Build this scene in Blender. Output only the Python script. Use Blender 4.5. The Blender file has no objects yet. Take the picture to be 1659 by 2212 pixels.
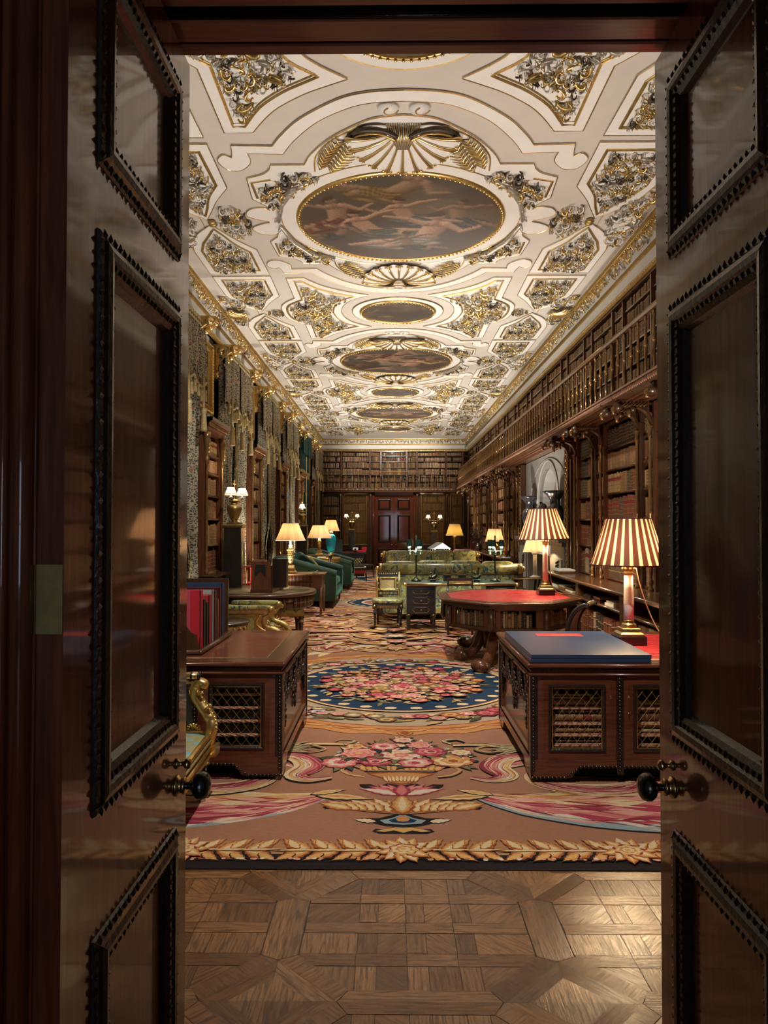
import bpy, bmesh, math, random
from mathutils import Vector, Matrix, noise
import numpy as np
R = random.Random(7)
PI = math.pi
SC = bpy.context.scene
COL = SC.collection

# ---------------------------------------------------------------- materials
MATS = {}
def nmat(name):
    m = bpy.data.materials.new(name); m.use_nodes = True
    nt = m.node_tree; b = nt.nodes['Principled BSDF']
    MATS[name] = m
    return m, nt, b
def N(nt, typ, **kw):
    n = nt.nodes.new(typ)
    for k, v in kw.items():
        if k.startswith('i_'): n.inputs[k[2:].replace('_', ' ')].default_value = v
        elif isinstance(k, str): setattr(n, k, v)
    return n
def ramp(nt, stops, fac, interp='LINEAR'):
    r = nt.nodes.new('ShaderNodeValToRGB'); e = r.color_ramp.elements
    r.color_ramp.interpolation = interp
    while len(e) < len(stops): e.new(0.5)
    for i, (p, c) in enumerate(stops):
        e[i].position = p; e[i].color = (*c, 1)
    nt.links.new(fac, r.inputs['Fac'])
    return r.outputs['Color']
def coords(nt, kind='Object', scale=(1, 1, 1), rot=(0, 0, 0)):
    t = nt.nodes.new('ShaderNodeTexCoord'); mp = nt.nodes.new('ShaderNodeMapping')
    mp.inputs['Scale'].default_value = scale; mp.inputs['Rotation'].default_value = rot
    if kind == 'World':
        g = nt.nodes.new('ShaderNodeNewGeometry'); nt.links.new(g.outputs['Position'], mp.inputs['Vector'])
    else:
        nt.links.new(t.outputs[kind], mp.inputs['Vector'])
    return mp.outputs['Vector']
def noise_fac(nt, vec, scale, detail=4, rough=.55, dist=0):
    n = nt.nodes.new('ShaderNodeTexNoise')
    n.inputs['Scale'].default_value = scale; n.inputs['Detail'].default_value = detail
    n.inputs['Roughness'].default_value = rough; n.inputs['Distortion'].default_value = dist
    nt.links.new(vec, n.inputs['Vector'])
    return n.outputs['Fac']
def bump(nt, b, fac, strength=.2, dist=.01):
    bp = nt.nodes.new('ShaderNodeBump'); bp.inputs['Strength'].default_value = strength
    bp.inputs['Distance'].default_value = dist
    nt.links.new(fac, bp.inputs['Height']); nt.links.new(bp.outputs['Normal'], b.inputs['Normal'])
def mixc(nt, fac, a, c):
    m = nt.nodes.new('ShaderNodeMix'); m.data_type = 'RGBA'
    for s, v in ((6, a), (7, c)):
        if isinstance(v, tuple): m.inputs[s].default_value = (*v, 1)
        else: nt.links.new(v, m.inputs[s])
    if isinstance(fac, (int, float)): m.inputs[0].default_value = fac
    else: nt.links.new(fac, m.inputs[0])
    return m.outputs[2]
def math_n(nt, op, a, b=None):
    m = nt.nodes.new('ShaderNodeMath'); m.operation = op
    for i, v in enumerate((a, b)):
        if v is None: continue
        if isinstance(v, (int, float)): m.inputs[i].default_value = v
        else: nt.links.new(v, m.inputs[i])
    return m.outputs[0]

def plain(name, col, rough=.5, metal=0, var=.25, scale=8, coat=0, bmp=0, vscale=(1, 1, 1), kind='Object'):
    m, nt, b = nmat(name)
    v = coords(nt, kind, vscale)
    f = noise_fac(nt, v, scale)
    lo = tuple(c * (1 - var) for c in col); hi = tuple(min(1, c * (1 + var)) for c in col)
    c = ramp(nt, [(.3, lo), (.7, hi)], f)
    nt.links.new(c, b.inputs['Base Color'])
    b.inputs['Roughness'].default_value = rough; b.inputs['Metallic'].default_value = metal
    if coat: b.inputs['Coat Weight'].default_value = coat; b.inputs['Coat Roughness'].default_value = .12
    if bmp: bump(nt, b, f, bmp, .005)
    return m
def wood(name, lo, hi, axis=2, rough=.25, coat=0, scale=3, stretch=14, kind='Object', rb=.06):
    m, nt, b = nmat(name)
    s = [stretch] * 3; s[axis] = 1
    v = coords(nt, kind, tuple(s))
    f = noise_fac(nt, v, scale, 6, .6, 1.2)
    c = ramp(nt, [(.28, lo), (.5, tuple((a + q) / 2 for a, q in zip(lo, hi))), (.72, hi)], f)
    nt.links.new(c, b.inputs['Base Color'])
    b.inputs['Roughness'].default_value = rough
    if coat: b.inputs['Coat Weight'].default_value = coat; b.inputs['Coat Roughness'].default_value = .055 if coat > .9 else .1
    bump(nt, b, f, rb, .003)
    return m

wood('mahogany_door', (.055, .011, .004), (.20, .046, .016), 2, .28, 1.0, rb=.05)
MATS['mahogany_door'].node_tree.nodes['Principled BSDF'].inputs['Coat IOR'].default_value = 1.40
MATS['mahogany_door'].node_tree.nodes['Principled BSDF'].inputs['Specular IOR Level'].default_value = .15
wood('mahogany_x', (.06, .016, .008), (.17, .05, .022), 0, .25, .3)
wood('mahogany_y', (.06, .016, .008), (.17, .05, .022), 1, .25, .3)
wood('soffit_wood_lit', (.17, .042, .02), (.42, .12, .06), 0, .3, .5)  # mahogany lightened to carry the light bounced up from the floor
wood('walnut', (.034, .015, .0075), (.10, .043, .02), 2, .3, .2)
wood('walnut_y', (.042, .018, .009), (.13, .055, .025), 1, .25, .3)
wood('walnut_x', (.042, .018, .009), (.13, .055, .025), 0, .25, .3)
wood('red_walnut', (.062, .02, .009), (.165, .06, .026), 2, .3, .2)
wood('lip_wood', (.16, .07, .035), (.34, .16, .085), 1, .35, .1)
plain('carved_dark', (.018, .0085, .006), .28, 0, .4, 60, .3, .5)
plain('ebony', (.011, .009, .008), .25, 0, .3, 10, .4)
plain('black_lacquer', (.016, .013, .011), .22, 0, .3, 10, .5)
plain('gilt', (.72, .49, .17), .3, .9, .22, 30, 0, .15)
plain('gilt_bright', (.86, .63, .28), .25, .92, .15, 30)
plain('gilt_dull', (.45, .32, .12), .42, .75, .3, 25, 0, .2)
plain('brass', (.55, .36, .14), .22, .95, .15, 15)
plain('old_brass', (.34, .25, .1), .35, .9, .3, 25)
plain('colonette', (.30, .17, .07), .22, .7, .25, 12)
plain('shadow_brown', (.07, .052, .034), .45, .3, .4, 25)  # dark brown; on the relief leaves it paints in their shadows
plain('plaster', (.79, .76, .70), .6, 0, .04, 3)
plain('plaster_field', (.60, .545, .475), .62, 0, .04, 3)
plain('wall_paint', (.42, .39, .33), .6, 0, .06, 2)
plain('silvered_leaf', (.50, .46, .385), .38, .55, .3, 25)
plain('stone', (.24, .23, .205), .6, 0, .12, 5)
plain('stone_dark', (.13, .125, .115), .5, 0, .2, 6)
plain('basalt', (.02, .02, .024), .18, 0, .3, 12, .6)
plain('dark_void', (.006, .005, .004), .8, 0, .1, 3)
plain('bronze', (.05, .055, .04), .3, .8, .3, 30)
plain('verdigris', (.20, .26, .19), .4, .5, .3, 30)
plain('white_marble', (.72, .68, .62), .3, 0, .08, 14)
plain('speckled_marble', (.84, .79, .71), .3, 0, .16, 90)
plain('alabaster', (.78, .71, .55), .35, 0, .08, 12)
plain('porcelain_white', (.8, .79, .75), .2, 0, .05, 5, .5)
plain('turquoise', (.008, .36, .55), .18, 0, .22, 12, .5)
plain('paper', (.75, .70, .6), .7, 0, .08, 20)
plain('paper_white', (.86, .86, .84), .6, 0, .03, 20)
plain('page_edges', (.40, .30, .19), .8, 0, .25, 60)
plain('velvet_green', (.003, .024, .0165), .75, 0, .35, 5)
MATS['velvet_green'].node_tree.nodes['Principled BSDF'].inputs['Sheen Weight'].default_value = .35
MATS['velvet_green'].node_tree.nodes['Principled BSDF'].inputs['Sheen Tint'].default_value = (.25, .75, .55, 1)
plain('piping_green', (.12, .3, .23), .6)
plain('gold_cloth', (.55, .36, .06), .45, .1, .35, 40)
plain('dark_green_silk', (.006, .03, .022), .5, 0, .3, 8)
plain('green_shade', (.004, .05, .03), .45, 0, .35, 60)
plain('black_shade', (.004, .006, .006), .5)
plain('red_leather', (.32, .016, .022), .32, 0, .3, 7)
plain('red_silk', (.45, .02, .02), .45, 0, .2, 9)
plain('crimson_cloth', (.52, .02, .035), .55, 0, .08, 20)
plain('rose_cloth', (.50, .07, .11), .6, 0, .08, 20)
plain('navy_cloth', (.028, .052, .115), .34, 0, .12, 120, 0, .1)
plain('label_red', (.62, .05, .05), .5)
plain('gold_leaf_ink', (.8, .58, .22), .35, .7, .1, 20)
plain('grey_card', (.34, .36, .32), .7)
plain('maroon_cloth', (.07, .007, .009), .5, 0, .2, 15)
plain('dark_book', (.02, .014, .011), .5, 0, .4, 20)
plain('dark_green_book', (.008, .02, .015), .45, 0, .3, 15)
plain('orange_spine', (.33, .1, .025), .5)
plain('calf', (.24, .12, .05), .42, 0, .35, 22)
plain('vellum', (.50, .37, .2), .5, 0, .3, 25)
plain('shelf_pink', (.62, .33, .21), .5, 0, .4, 25, 0, 0, (1, 3, 6))
plain('wire_gold', (.4, .26, .09), .4, .7, .1, 20)
plain('cord_tan', (.45, .27, .16), .6)
plain('glass_dark', (.012, .012, .015), .06, 0, .1, 3, 1)
plain('screen_blue', (.05, .12, .3), .15, 0, .2, 6, .5)
plain('blue_silk', (.12, .30, .42), .5, 0, .12, 30)
plain('cane', (.30, .2, .085), .55, 0, .25, 60, 0, .4)
plain('flower_dark', (.02, .022, .01), .7, 0, .4, 30)
plain('turkey_red', (.42, .03, .04), .5)
m, nt, b = nmat('mirror_glass')
b.inputs['Base Color'].default_value = (.62, .62, .58, 1); b.inputs['Metallic'].default_value = 1
f = noise_fac(nt, coords(nt), 2.0); nt.links.new(ramp(nt, [(.3, (.03,) * 3), (.8, (.13,) * 3)], f), b.inputs['Roughness'])

# leather topped desk (worn): red brown with scuffs
m, nt, b = nmat('worn_leather')
v = coords(nt)
f1 = noise_fac(nt, v, 2.2, 6, .65); f2 = noise_fac(nt, coords(nt, 'Object', (2, 14, 2)), 3, 6, .7)
c = mixc(nt, f1, (.19, .018, .016), (.15, .07, .033))
c = mixc(nt, ramp(nt, [(.5, (0, 0, 0)), (.75, (1, 1, 1))], f2), c, (.27, .15, .075))
nt.links.new(c, b.inputs['Base Color'])
nt.links.new(ramp(nt, [(.3, (.11,) * 3), (.8, (.30,) * 3)], f2), b.inputs['Roughness'])
m, nt, b = nmat('worn_red')
f2 = noise_fac(nt, coords(nt, 'Object', (3, 12, 2)), 3, 6, .7)
nt.links.new(ramp(nt, [(.35, (.30, .012, .018)), (.62, (.38, .03, .035)), (.8, (.5, .16, .12))], f2), b.inputs['Base Color'])
nt.links.new(ramp(nt, [(.3, (.22,) * 3), (.8, (.42,) * 3)], f2), b.inputs['Roughness'])
# green leather of the writing table
plain('worn_pale_leather', (.23, .165, .085), .24, 0, .35, 6)
wood('satinwood', (.11, .058, .025), (.22, .125, .06), 0, .3, .2)
plain('green_leather', (.035, .055, .04), .3, 0, .35, 8)

# books: hue from the object, or from the single book of a row
LEATHERS = [(0, (.055, .028, .016)), (.12, (.15, .068, .028)), (.24, (.25, .13, .05)), (.36, (.09, .045, .022)), (.46, (.19, .10, .043)),
            (.56, (.30, .19, .08)), (.66, (.16, .05, .028)), (.74, (.07, .04, .026)), (.82, (.21, .12, .055)), (.9, (.05, .055, .04)), (.96, (.22, .03, .022))]
def leather(name, src, dim=1):
    m, nt, b = nmat(name)
    if src == 'island':
        g = nt.nodes.new('ShaderNodeNewGeometry'); fac = g.outputs['Random Per Island']
    else:
        g = nt.nodes.new('ShaderNodeObjectInfo'); fac = g.outputs['Random']
    c = ramp(nt, [(p, tuple(q * dim for q in c)) for p, c in LEATHERS], fac, 'CONSTANT')
    f = noise_fac(nt, coords(nt, 'World', (20, 20, 5)), 2, 5)
    c = mixc(nt, ramp(nt, [(.35, (0, 0, 0)), (.8, (.55,) * 3)], f), c, (.25 * dim, .16 * dim, .085 * dim))
    nt.links.new(c, b.inputs['Base Color']); b.inputs['Roughness'].default_value = .45
leather('leather_each', 'object'); leather('leather_rows', 'island')
plain('tooling', (.45, .31, .13), .4, .5, .2, 60)

# patterned curtain: cream ground, dark leaves, red blossoms
def curtain_mat(name, ground, leafc, red, s=9.0):
    m, nt, b = nmat(name)
    v = coords(nt, 'UV', (1, 1, 1))
    vo = N(nt, 'ShaderNodeTexVoronoi', feature='DISTANCE_TO_EDGE'); vo.inputs['Scale'].default_value = s * 3.6
    nz = nt.nodes.new('ShaderNodeTexNoise'); nz.inputs['Scale'].default_value = 5; nt.links.new(v, nz.inputs['Vector'])
    mx = nt.nodes.new('ShaderNodeVectorMath'); mx.operation = 'MULTIPLY_ADD'
    nt.links.new(nz.outputs['Color'], mx.inputs[0]); mx.inputs[1].default_value = (.16, .16, .16); nt.links.new(v, mx.inputs[2])
    nt.links.new(mx.outputs[0], vo.inputs['Vector'])
    leaf = ramp(nt, [(.10, (0, 0, 0)), (.15, (1, 1, 1))], vo.outputs['Distance'])
    v2 = N(nt, 'ShaderNodeTexVoronoi'); v2.inputs['Scale'].default_value = s * .7; nt.links.new(mx.outputs[0], v2.inputs['Vector'])
    fl = ramp(nt, [(.13, (1, 1, 1)), (.17, (0, 0, 0))], v2.outputs['Distance'])
    c = mixc(nt, leaf, ground, leafc); c = mixc(nt, fl, c, red)
    nt.links.new(c, b.inputs['Base Color']); b.inputs['Roughness'].default_value = .6
curtain_mat('curtain_print', (.37, .315, .205), (.035, .05, .038), (.34, .06, .04))
curtain_mat('valance_print', (.30, .235, .13), (.025, .024, .02), (.26, .05, .035), 10)
plain('fringe', (.36, .27, .12), .5, .2, .4, 60, 0, .4)
def brocade(name, g1, g2, blue, sc):
    m, nt, b = nmat(name); v = coords(nt, 'Object')
    f = noise_fac(nt, v, sc, 1.2, .4, 1.6); g = noise_fac(nt, v, sc * 1.7, 2, .5, .8)
    a_ = math_n(nt, 'ABSOLUTE', math_n(nt, 'SUBTRACT', f, .5)); bl = ramp(nt, [(.018, (1, 1, 1)), (.032, (0, 0, 0))], a_)
    c = mixc(nt, ramp(nt, [(.50, (0, 0, 0)), (.53, (1, 1, 1))], g), g1, g2); c = mixc(nt, ramp(nt, [(.60, (0, 0, 0)), (.63, (.8,) * 3)], f), c, tuple((p + q) / 2 for p, q in zip(g2, blue)))
    nt.links.new(mixc(nt, bl, c, blue), b.inputs['Base Color']); b.inputs['Roughness'].default_value = .38
brocade('brocade', (.42, .40, .14), (.26, .21, .065), (.035, .10, .14), 4.2)
brocade('damask_blue', (.16, .42, .52), (.36, .30, .12), (.40, .33, .14), 9)
# ceiling canvases: soft brown clouds with pale warm and dark masses
def canvas_mat(name, dim):
    m, nt, b = nmat(name)
    v = coords(nt, 'Object', (1, 1.5, 1))
    f = noise_fac(nt, v, 1.5, 6, .6, .6); g = noise_fac(nt, coords(nt, 'Object', (1.6, 1, 1), (0, 0, .6)), 1.9, 4, .5, 1.6)
    h = noise_fac(nt, coords(nt, 'Object', (1, 1, 1), (0, 0, 2)), 2.4, 3, .5, .5)
    c = ramp(nt, [(.3, (.028, .02, .014)), (.48, (.085, .055, .034)), (.62, (.14, .095, .06)), (.75, (.2, .15, .1))], f)
    c = mixc(nt, ramp(nt, [(.56, (0, 0, 0)), (.64, (.85,) * 3)], g), c, (.33, .2, .12))
    c = mixc(nt, ramp(nt, [(.58, (0, 0, 0)), (.66, (.8,) * 3)], h), c, (.05, .06, .055))
    c = mixc(nt, 1 - dim, c, (.03, .024, .016))
    nt.links.new(c, b.inputs['Base Color']); b.inputs['Roughness'].default_value = .5
canvas_mat('canvas_small', .5)
m, nt, b = nmat('canvas_painted')
at = nt.nodes.new('ShaderNodeVertexColor'); at.layer_name = 'paint'
f = noise_fac(nt, coords(nt, 'Object', (30, 12, 1)), 1.5, 5, .7)
nt.links.new(mixc(nt, ramp(nt, [(.35, (0, 0, 0)), (.8, (.45,) * 3)], f), at.outputs['Color'], (.05, .034, .022)), b.inputs['Base Color']); b.inputs['Roughness'].default_value = .5

# shades: translucent cloth, lit by the bulb inside
def shade_mat(name, col, trans, pleat=0.0, rough=.6):
    m, nt, b = nmat(name)
    out = nt.nodes['Material Output']
    tr = nt.nodes.new('ShaderNodeBsdfTranslucent'); ms = nt.nodes.new('ShaderNodeMixShader')
    if pleat:
        v = coords(nt, 'UV', (pleat, .6, 1)); f = noise_fac(nt, v, 1.0, 3, .6)
        c = ramp(nt, [(.32, tuple(q * .62 for q in col)), (.66, col)], f); c2 = ramp(nt, [(.32, tuple(q * .55 for q in trans)), (.66, trans)], f)
        nt.links.new(c, b.inputs['Base Color']); nt.links.new(c2, tr.inputs['Color'])
    else:
        b.inputs['Base Color'].default_value = (*col, 1); tr.inputs['Color'].default_value = (*trans, 1)
    b.inputs['Roughness'].default_value = rough
    ms.inputs[0].default_value = .135
    nt.links.new(b.outputs[0], ms.inputs[1]); nt.links.new(tr.outputs[0], ms.inputs[2]); nt.links.new(ms.outputs[0], out.inputs['Surface'])
shade_mat('shade_cream', (.64, .48, .31), (.80, .52, .30), 60)
shade_mat('shade_pale', (.70, .58, .43), (.85, .62, .40), 60)
shade_mat('shade_white', (.8, .76, .68), (.95, .84, .66), 40)
shade_mat('shade_gold', (.34, .25, .075), (.42, .29, .08), 90)
shade_mat('stripe_light', (.68, .48, .32), (.80, .50, .28))
shade_mat('stripe_dark', (.10, .035, .02), (.075, .022, .010))
plain('shade_lining', (.82, .8, .76), .7)
def emit(name, col, s):
    m, nt, b = nmat(name)
    b.inputs['Base Color'].default_value = (*col, 1); b.inputs['Emission Color'].default_value = (*col, 1); b.inputs['Emission Strength'].default_value = s
    f = noise_fac(nt, coords(nt), 3); nt.links.new(ramp(nt, [(.3, tuple(q * .9 for q in col)), (.7, col)], f), b.inputs['Emission Color'])
emit('bulb', (1, .78, .5), 14)

# parquet boards, one material per grain direction
def parquet(name, ang):
    m, nt, b = nmat(name)
    v0 = coords(nt, 'World', (1, 1, 1), (0, 0, ang)); mp = nt.nodes.new('ShaderNodeMapping'); mp.inputs['Scale'].default_value = (40, 3.0, 1)
    nt.links.new(v0, mp.inputs['Vector']); v = mp.outputs['Vector']
    f = noise_fac(nt, v, 2.6, 8, .68, .5)
    g = nt.nodes.new('ShaderNodeNewGeometry')
    base = ramp(nt, [(0, (.10, .040, .014)), (.35, (.185, .080, .029)), (.75, (.265, .125, .048)), (1, (.115, .054, .024))], g.outputs['Random Per Island'])
    c = mixc(nt, ramp(nt, [(.38, (.8,) * 3), (.56, (0, 0, 0))], f), base, (.035, .016, .007))
    nt.links.new(c, b.inputs['Base Color'])
    nt.links.new(ramp(nt, [(.3, (.36,) * 3), (.7, (.17,) * 3)], f), b.inputs['Roughness'])
    bump(nt, b, f, .3, .003)
for i in range(4): parquet('oak%d' % i, i * PI / 4)
plain('joint_dark', (.02, .012, .007), .7)

# wool colours of the carpet
def wool(name, col, var=.16):
    m, nt, b = nmat(name)
    f = noise_fac(nt, coords(nt, 'World', (14, 60, 1)), 1.6, 6, .7); g = noise_fac(nt, coords(nt, 'World', (1, 1, 1)), 2.2, 3)
    lo = tuple(c * (1 - var) for c in col); hi = tuple(c * (1 + var) for c in col)
    c = ramp(nt, [(.3, lo), (.7, hi)], f)
    c = mixc(nt, ramp(nt, [(.4, (0, 0, 0)), (.75, (.3,) * 3)], g), c, tuple(q * .7 for q in col))
    nt.links.new(c, b.inputs['Base Color']); b.inputs['Roughness'].default_value = .95
    b.inputs['Specular IOR Level'].default_value = .1
    bump(nt, b, noise_fac(nt, coords(nt, 'World', (1, 1, 1)), 260, 2), .5, .004)
WOOL = dict(ground=(.285, .135, .08), field2=(.33, .165, .082), band=(.34, .255, .165), black=(.016, .012, .012), brown=(.09, .04, .022), orange=(.44, .19, .065), gold=(.5, .29, .1),
            cream=(.56, .42, .24), pale=(.54, .44, .34), pink=(.47, .14, .13), rose=(.32, .045, .065), blush=(.55, .26, .2), wine=(.2, .03, .04),
            blue=(.012, .03, .062), sky=(.22, .27, .28), olive=(.16, .135, .06), green=(.05, .06, .033), rust=(.25, .07, .025))
for k, c in WOOL.items(): wool('wool_' + k, tuple(min(.8, q * 1.12) for q in c))

# ---------------------------------------------------------------- mesh builder
class MB:
    def __init__(s): s.v = []; s.f = []; s.mi = []; s.sm = []; s.mats = []
    def mat(s, name):
        if name not in s.mats: s.mats.append(name)
        return s.mats.index(name)
    def add(s, vs, fs, mat, sm=False):
        o = len(s.v); k = s.mat(mat)
        s.v.extend(tuple(p) for p in vs)
        for f in fs:
            s.f.append(tuple(i + o for i in f)); s.mi.append(k); s.sm.append(sm)
    def box(s, a, b, mat, T=None):
        x0, y0, z0 = a; x1, y1, z1 = b
        vs = [(x0, y0, z0), (x1, y0, z0), (x1, y1, z0), (x0, y1, z0), (x0, y0, z1), (x1, y0, z1), (x1, y1, z1), (x0, y1, z1)]
        if T: vs = [T @ Vector(p) for p in vs]
        s.add(vs, [(3, 2, 1, 0), (4, 5, 6, 7), (0, 1, 5, 4), (1, 2, 6, 5), (2, 3, 7, 6), (3, 0, 4, 7)], mat)
    def cbox(s, c, d, mat, rz=0, T=None):
        M = Matrix.Translation(c) @ Matrix.Rotation(rz, 4, 'Z')
        s.box((-d[0] / 2, -d[1] / 2, -d[2] / 2), (d[0] / 2, d[1] / 2, d[2] / 2), mat, M if T is None else T @ M)
    def rbox(s, a, b, r, mat, n=3, T=None):     # box with rounded vertical and horizontal edges (cushions)
        cx, cy, cz = [(p + q) / 2 for p, q in zip(a, b)]; hx, hy, hz = [(q - p) / 2 for p, q in zip(a, b)]
        U, W = 8 * n, 4 * n; vs = []; fs = []
        for j in range(W + 1):
            ph = -PI / 2 + PI * j / W
            for i in range(U):
                th = 2 * PI * i / U + PI / U
                sg = lambda t: (abs(t) ** .28) * (1 if t >= 0 else -1)
                q = (cx + (hx) * sg(math.cos(ph)) * sg(math.cos(th)), cy + hy * sg(math.cos(ph)) * sg(math.sin(th)), cz + hz * sg(math.sin(ph)))
                vs.append(T @ Vector(q) if T else q)
        for j in range(W):
            for i in range(U): fs.append((j * U + i, j * U + (i + 1) % U, (j + 1) * U + (i + 1) % U, (j + 1) * U + i))
        s.add(vs, fs, mat, True)
    def lathe(s, prof, mat, c=(0, 0, 0), n=20, sm=True, sq=0, T=None, sx=1, sy=1, flute=0, nf=0):
        vs = []; fs = []
        for r, z in prof:
            for i in range(n):
                t = 2 * PI * i / n; rr = r * (1 - flute * (i % 2)) if flute else r
                ct, st = math.cos(t), math.sin(t)
                if sq: k = 1 / max(abs(ct), abs(st)); ct *= k; st *= k
                p = (c[0] + rr * ct * sx, c[1] + rr * st * sy, c[2] + z)
                vs.append(T @ Vector(p) if T else p)
        for j in range(len(prof) - 1):
            for i in range(n): fs.append((j * n + i, j * n + (i + 1) % n, (j + 1) * n + (i + 1) % n, (j + 1) * n + i))
        if prof[0][0] > 1e-4: fs.append(tuple(range(n))[::-1])
        if prof[-1][0] > 1e-4: fs.append(tuple((len(prof) - 1) * n + i for i in range(n)))
        s.add(vs, fs, mat, sm)
    def sqlathe(s, prof, mat, c=(0, 0, 0), T=None):   # square plan (bases, plinths)
        s.lathe(prof, mat, (0, 0, 0), 4, False, 0, Matrix.Translation(c) @ Matrix.Rotation(PI / 4, 4, 'Z') @ Matrix.Scale(math.sqrt(2), 4, (1, 0, 0)) @ Matrix.Scale(math.sqrt(2), 4, (0, 1, 0)) if T is None else T @ Matrix.Translation(c) @ Matrix.Rotation(PI / 4, 4, 'Z') @ Matrix.Diagonal((math.sqrt(2), math.sqrt(2), 1, 1)))
    def tube(s, pts, r, mat, n=8, sm=True, cap=True, flat=1.0, up=None):
        pts = [Vector(p) for p in pts]; m = len(pts)
        rs = r if isinstance(r, (list, tuple)) else [r] * m
        vs = []; fs = []
        u = None
        for i, p in enumerate(pts):
            d = (pts[min(i + 1, m - 1)] - pts[max(i - 1, 0)])
            d = d.normalized() if d.length > 1e-9 else Vector((0, 0, 1))
            if up is not None: a = d.cross(Vector(up)); a = a.normalized() if a.length > 1e-6 else Vector((1, 0, 0))
            else:
                a = (u - d * u.dot(d)) if u is not None else (d.cross(Vector((0, 0, 1))) if abs(d.z) < .9 else d.cross(Vector((1, 0, 0))))
                a.normalize(); u = a
            b = d.cross(a)
            for k in range(n):
                t = 2 * PI * k / n
                vs.append(p + a * (rs[i] * math.cos(t)) + b * (rs[i] * flat * math.sin(t)))
        for i in range(m - 1):
            for k in range(n): fs.append((i * n + k, i * n + (k + 1) % n, (i + 1) * n + (k + 1) % n, (i + 1) * n + k))
        if cap: fs.append(tuple(range(n))[::-1]); fs.append(tuple((m - 1) * n + k for k in range(n)))
        s.add(vs, fs, mat, sm)
    def prism(s, pts, mapf, h0, h1, mat, sm=False):      # 2-D outline pushed from h0 to h1; mapf(a,b,h)->xyz
        n = len(pts)
        vs = [mapf(a, b, h0) for a, b in pts] + [mapf(a, b, h1) for a, b in pts]
        fs = [tuple(range(n))[::-1], tuple(range(n, 2 * n))] + [(i, (i + 1) % n, n + (i + 1) % n, n + i) for i in range(n)]
        s.add(vs, fs, mat, sm)
    def mould_rect(s, a0, a1, b0, b1, prof, mapf, mat):   # mitred frame, prof = [(inset, height)]
        vs = []; k = len(prof)
        for d, h in prof:
            vs += [mapf(a0 + d, b0 + d, h), mapf(a1 - d, b0 + d, h), mapf(a1 - d, b1 - d, h), mapf(a0 + d, b1 - d, h)]
        fs = []
        for j in range(k - 1):
            for i in range(4): fs.append((j * 4 + i, j * 4 + (i + 1) % 4, (j + 1) * 4 + (i + 1) % 4, (j + 1) * 4 + i))
        s.add(vs, fs, mat)
    def extrude(s, prof, mapf, t0, t1, mats, sm=False):    # open profile drawn along t; one material per segment
        for i in range(len(prof) - 1):
            (a, b), (c, d) = prof[i], prof[i + 1]
            s.add([mapf(a, b, t0), mapf(c, d, t0), mapf(c, d, t1), mapf(a, b, t1)], [(0, 1, 2, 3)], mats[i] if isinstance(mats, (list, tuple)) else mats, sm)
    def ball(s, c, r, mat, n=8, sx=1, sy=1, sz=1):
        pr = [(r * math.cos(-PI / 2 + PI * j / (n // 2 + 1)), r * math.sin(-PI / 2 + PI * j / (n // 2 + 1)) * sz) for j in range(n // 2 + 2)]
        pr[0] = (1e-5, pr[0][1]); pr[-1] = (1e-5, pr[-1][1])
        s.lathe(pr, mat, c, n, True, sx=sx, sy=sy)
    def build(s, name, parent=None, bevel=0, recalc=True, loc=None):
        me = bpy.data.meshes.new(name)
        me.from_pydata(s.v, [], s.f)
        for k in s.mats: me.materials.append(MATS[k])
        me.polygons.foreach_set('material_index', s.mi); me.polygons.foreach_set('use_smooth', s.sm)
        if recalc:
            bm = bmesh.new(); bm.from_mesh(me); bmesh.ops.recalc_face_normals(bm, faces=bm.faces); bm.to_mesh(me); bm.free()
        me.update()
        o = bpy.data.objects.new(name, me); COL.objects.link(o)
        if parent: o.parent = parent
        if loc: o.location = loc
        if bevel:
            bv = o.modifiers.new('bevel', 'BEVEL'); bv.width = bevel; bv.segments = 2; bv.limit_method = 'ANGLE'
        return o
def uv_from(o, fn):
    me = o.data; uv = me.uv_layers.new(name='UVMap')
    for l in me.loops: uv.data[l.index].uv = fn(me.vertices[l.vertex_index].co)

def thing(name, label, cat, loc=(0, 0, 0), rz=0, group=None):
    o = bpy.data.objects.new(name, None); COL.objects.link(o)
    o.empty_display_size = .1; o.location = loc; o.rotation_euler = (0, 0, rz)
    return tag(o, label, cat, group)
def tag(o, label, cat, group=None):
    o['label'] = label; o['category'] = cat
    if group: o['group'] = group
    return o
def struct(o, label=None, cat=None):
    o['kind'] = 'structure'
    if label: o['label'] = label
    if cat: o['category'] = cat
    return o
def dup(root, loc, rz=0, label=None, group=None, scale=None):
    r = root.copy(); COL.objects.link(r); r.location = loc; r.rotation_euler = (0, 0, rz)
    if scale: r.scale = scale
    if label: r['label'] = label
    if group: r['group'] = group
    for ch in list(root.children):
        c = ch.copy(); COL.objects.link(c); c.parent = r
        for g in list(ch.children):
            d = g.copy(); COL.objects.link(d); d.parent = c
    return r
def cr(pts, n=6, closed=False):           # Catmull-Rom
    P = [Vector(p) for p in pts]; m = len(P); out = []
    for i in range(m if closed else m - 1):
        if closed: a, b, c, d = P[i - 1], P[i], P[(i + 1) % m], P[(i + 2) % m]
        else: a, b, c, d = P[max(i - 1, 0)], P[i], P[i + 1], P[min(i + 2, m - 1)]
        for k in range(n):
            t = k / n
            out.append(.5 * ((2 * b) + (c - a) * t + (2 * a - 5 * b + 4 * c - d) * t * t + (3 * b - a - 3 * c + d) * t ** 3))
    if not closed: out.append(P[-1])
    return out
ID = lambda a, b, h: (a, b, h)
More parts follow.
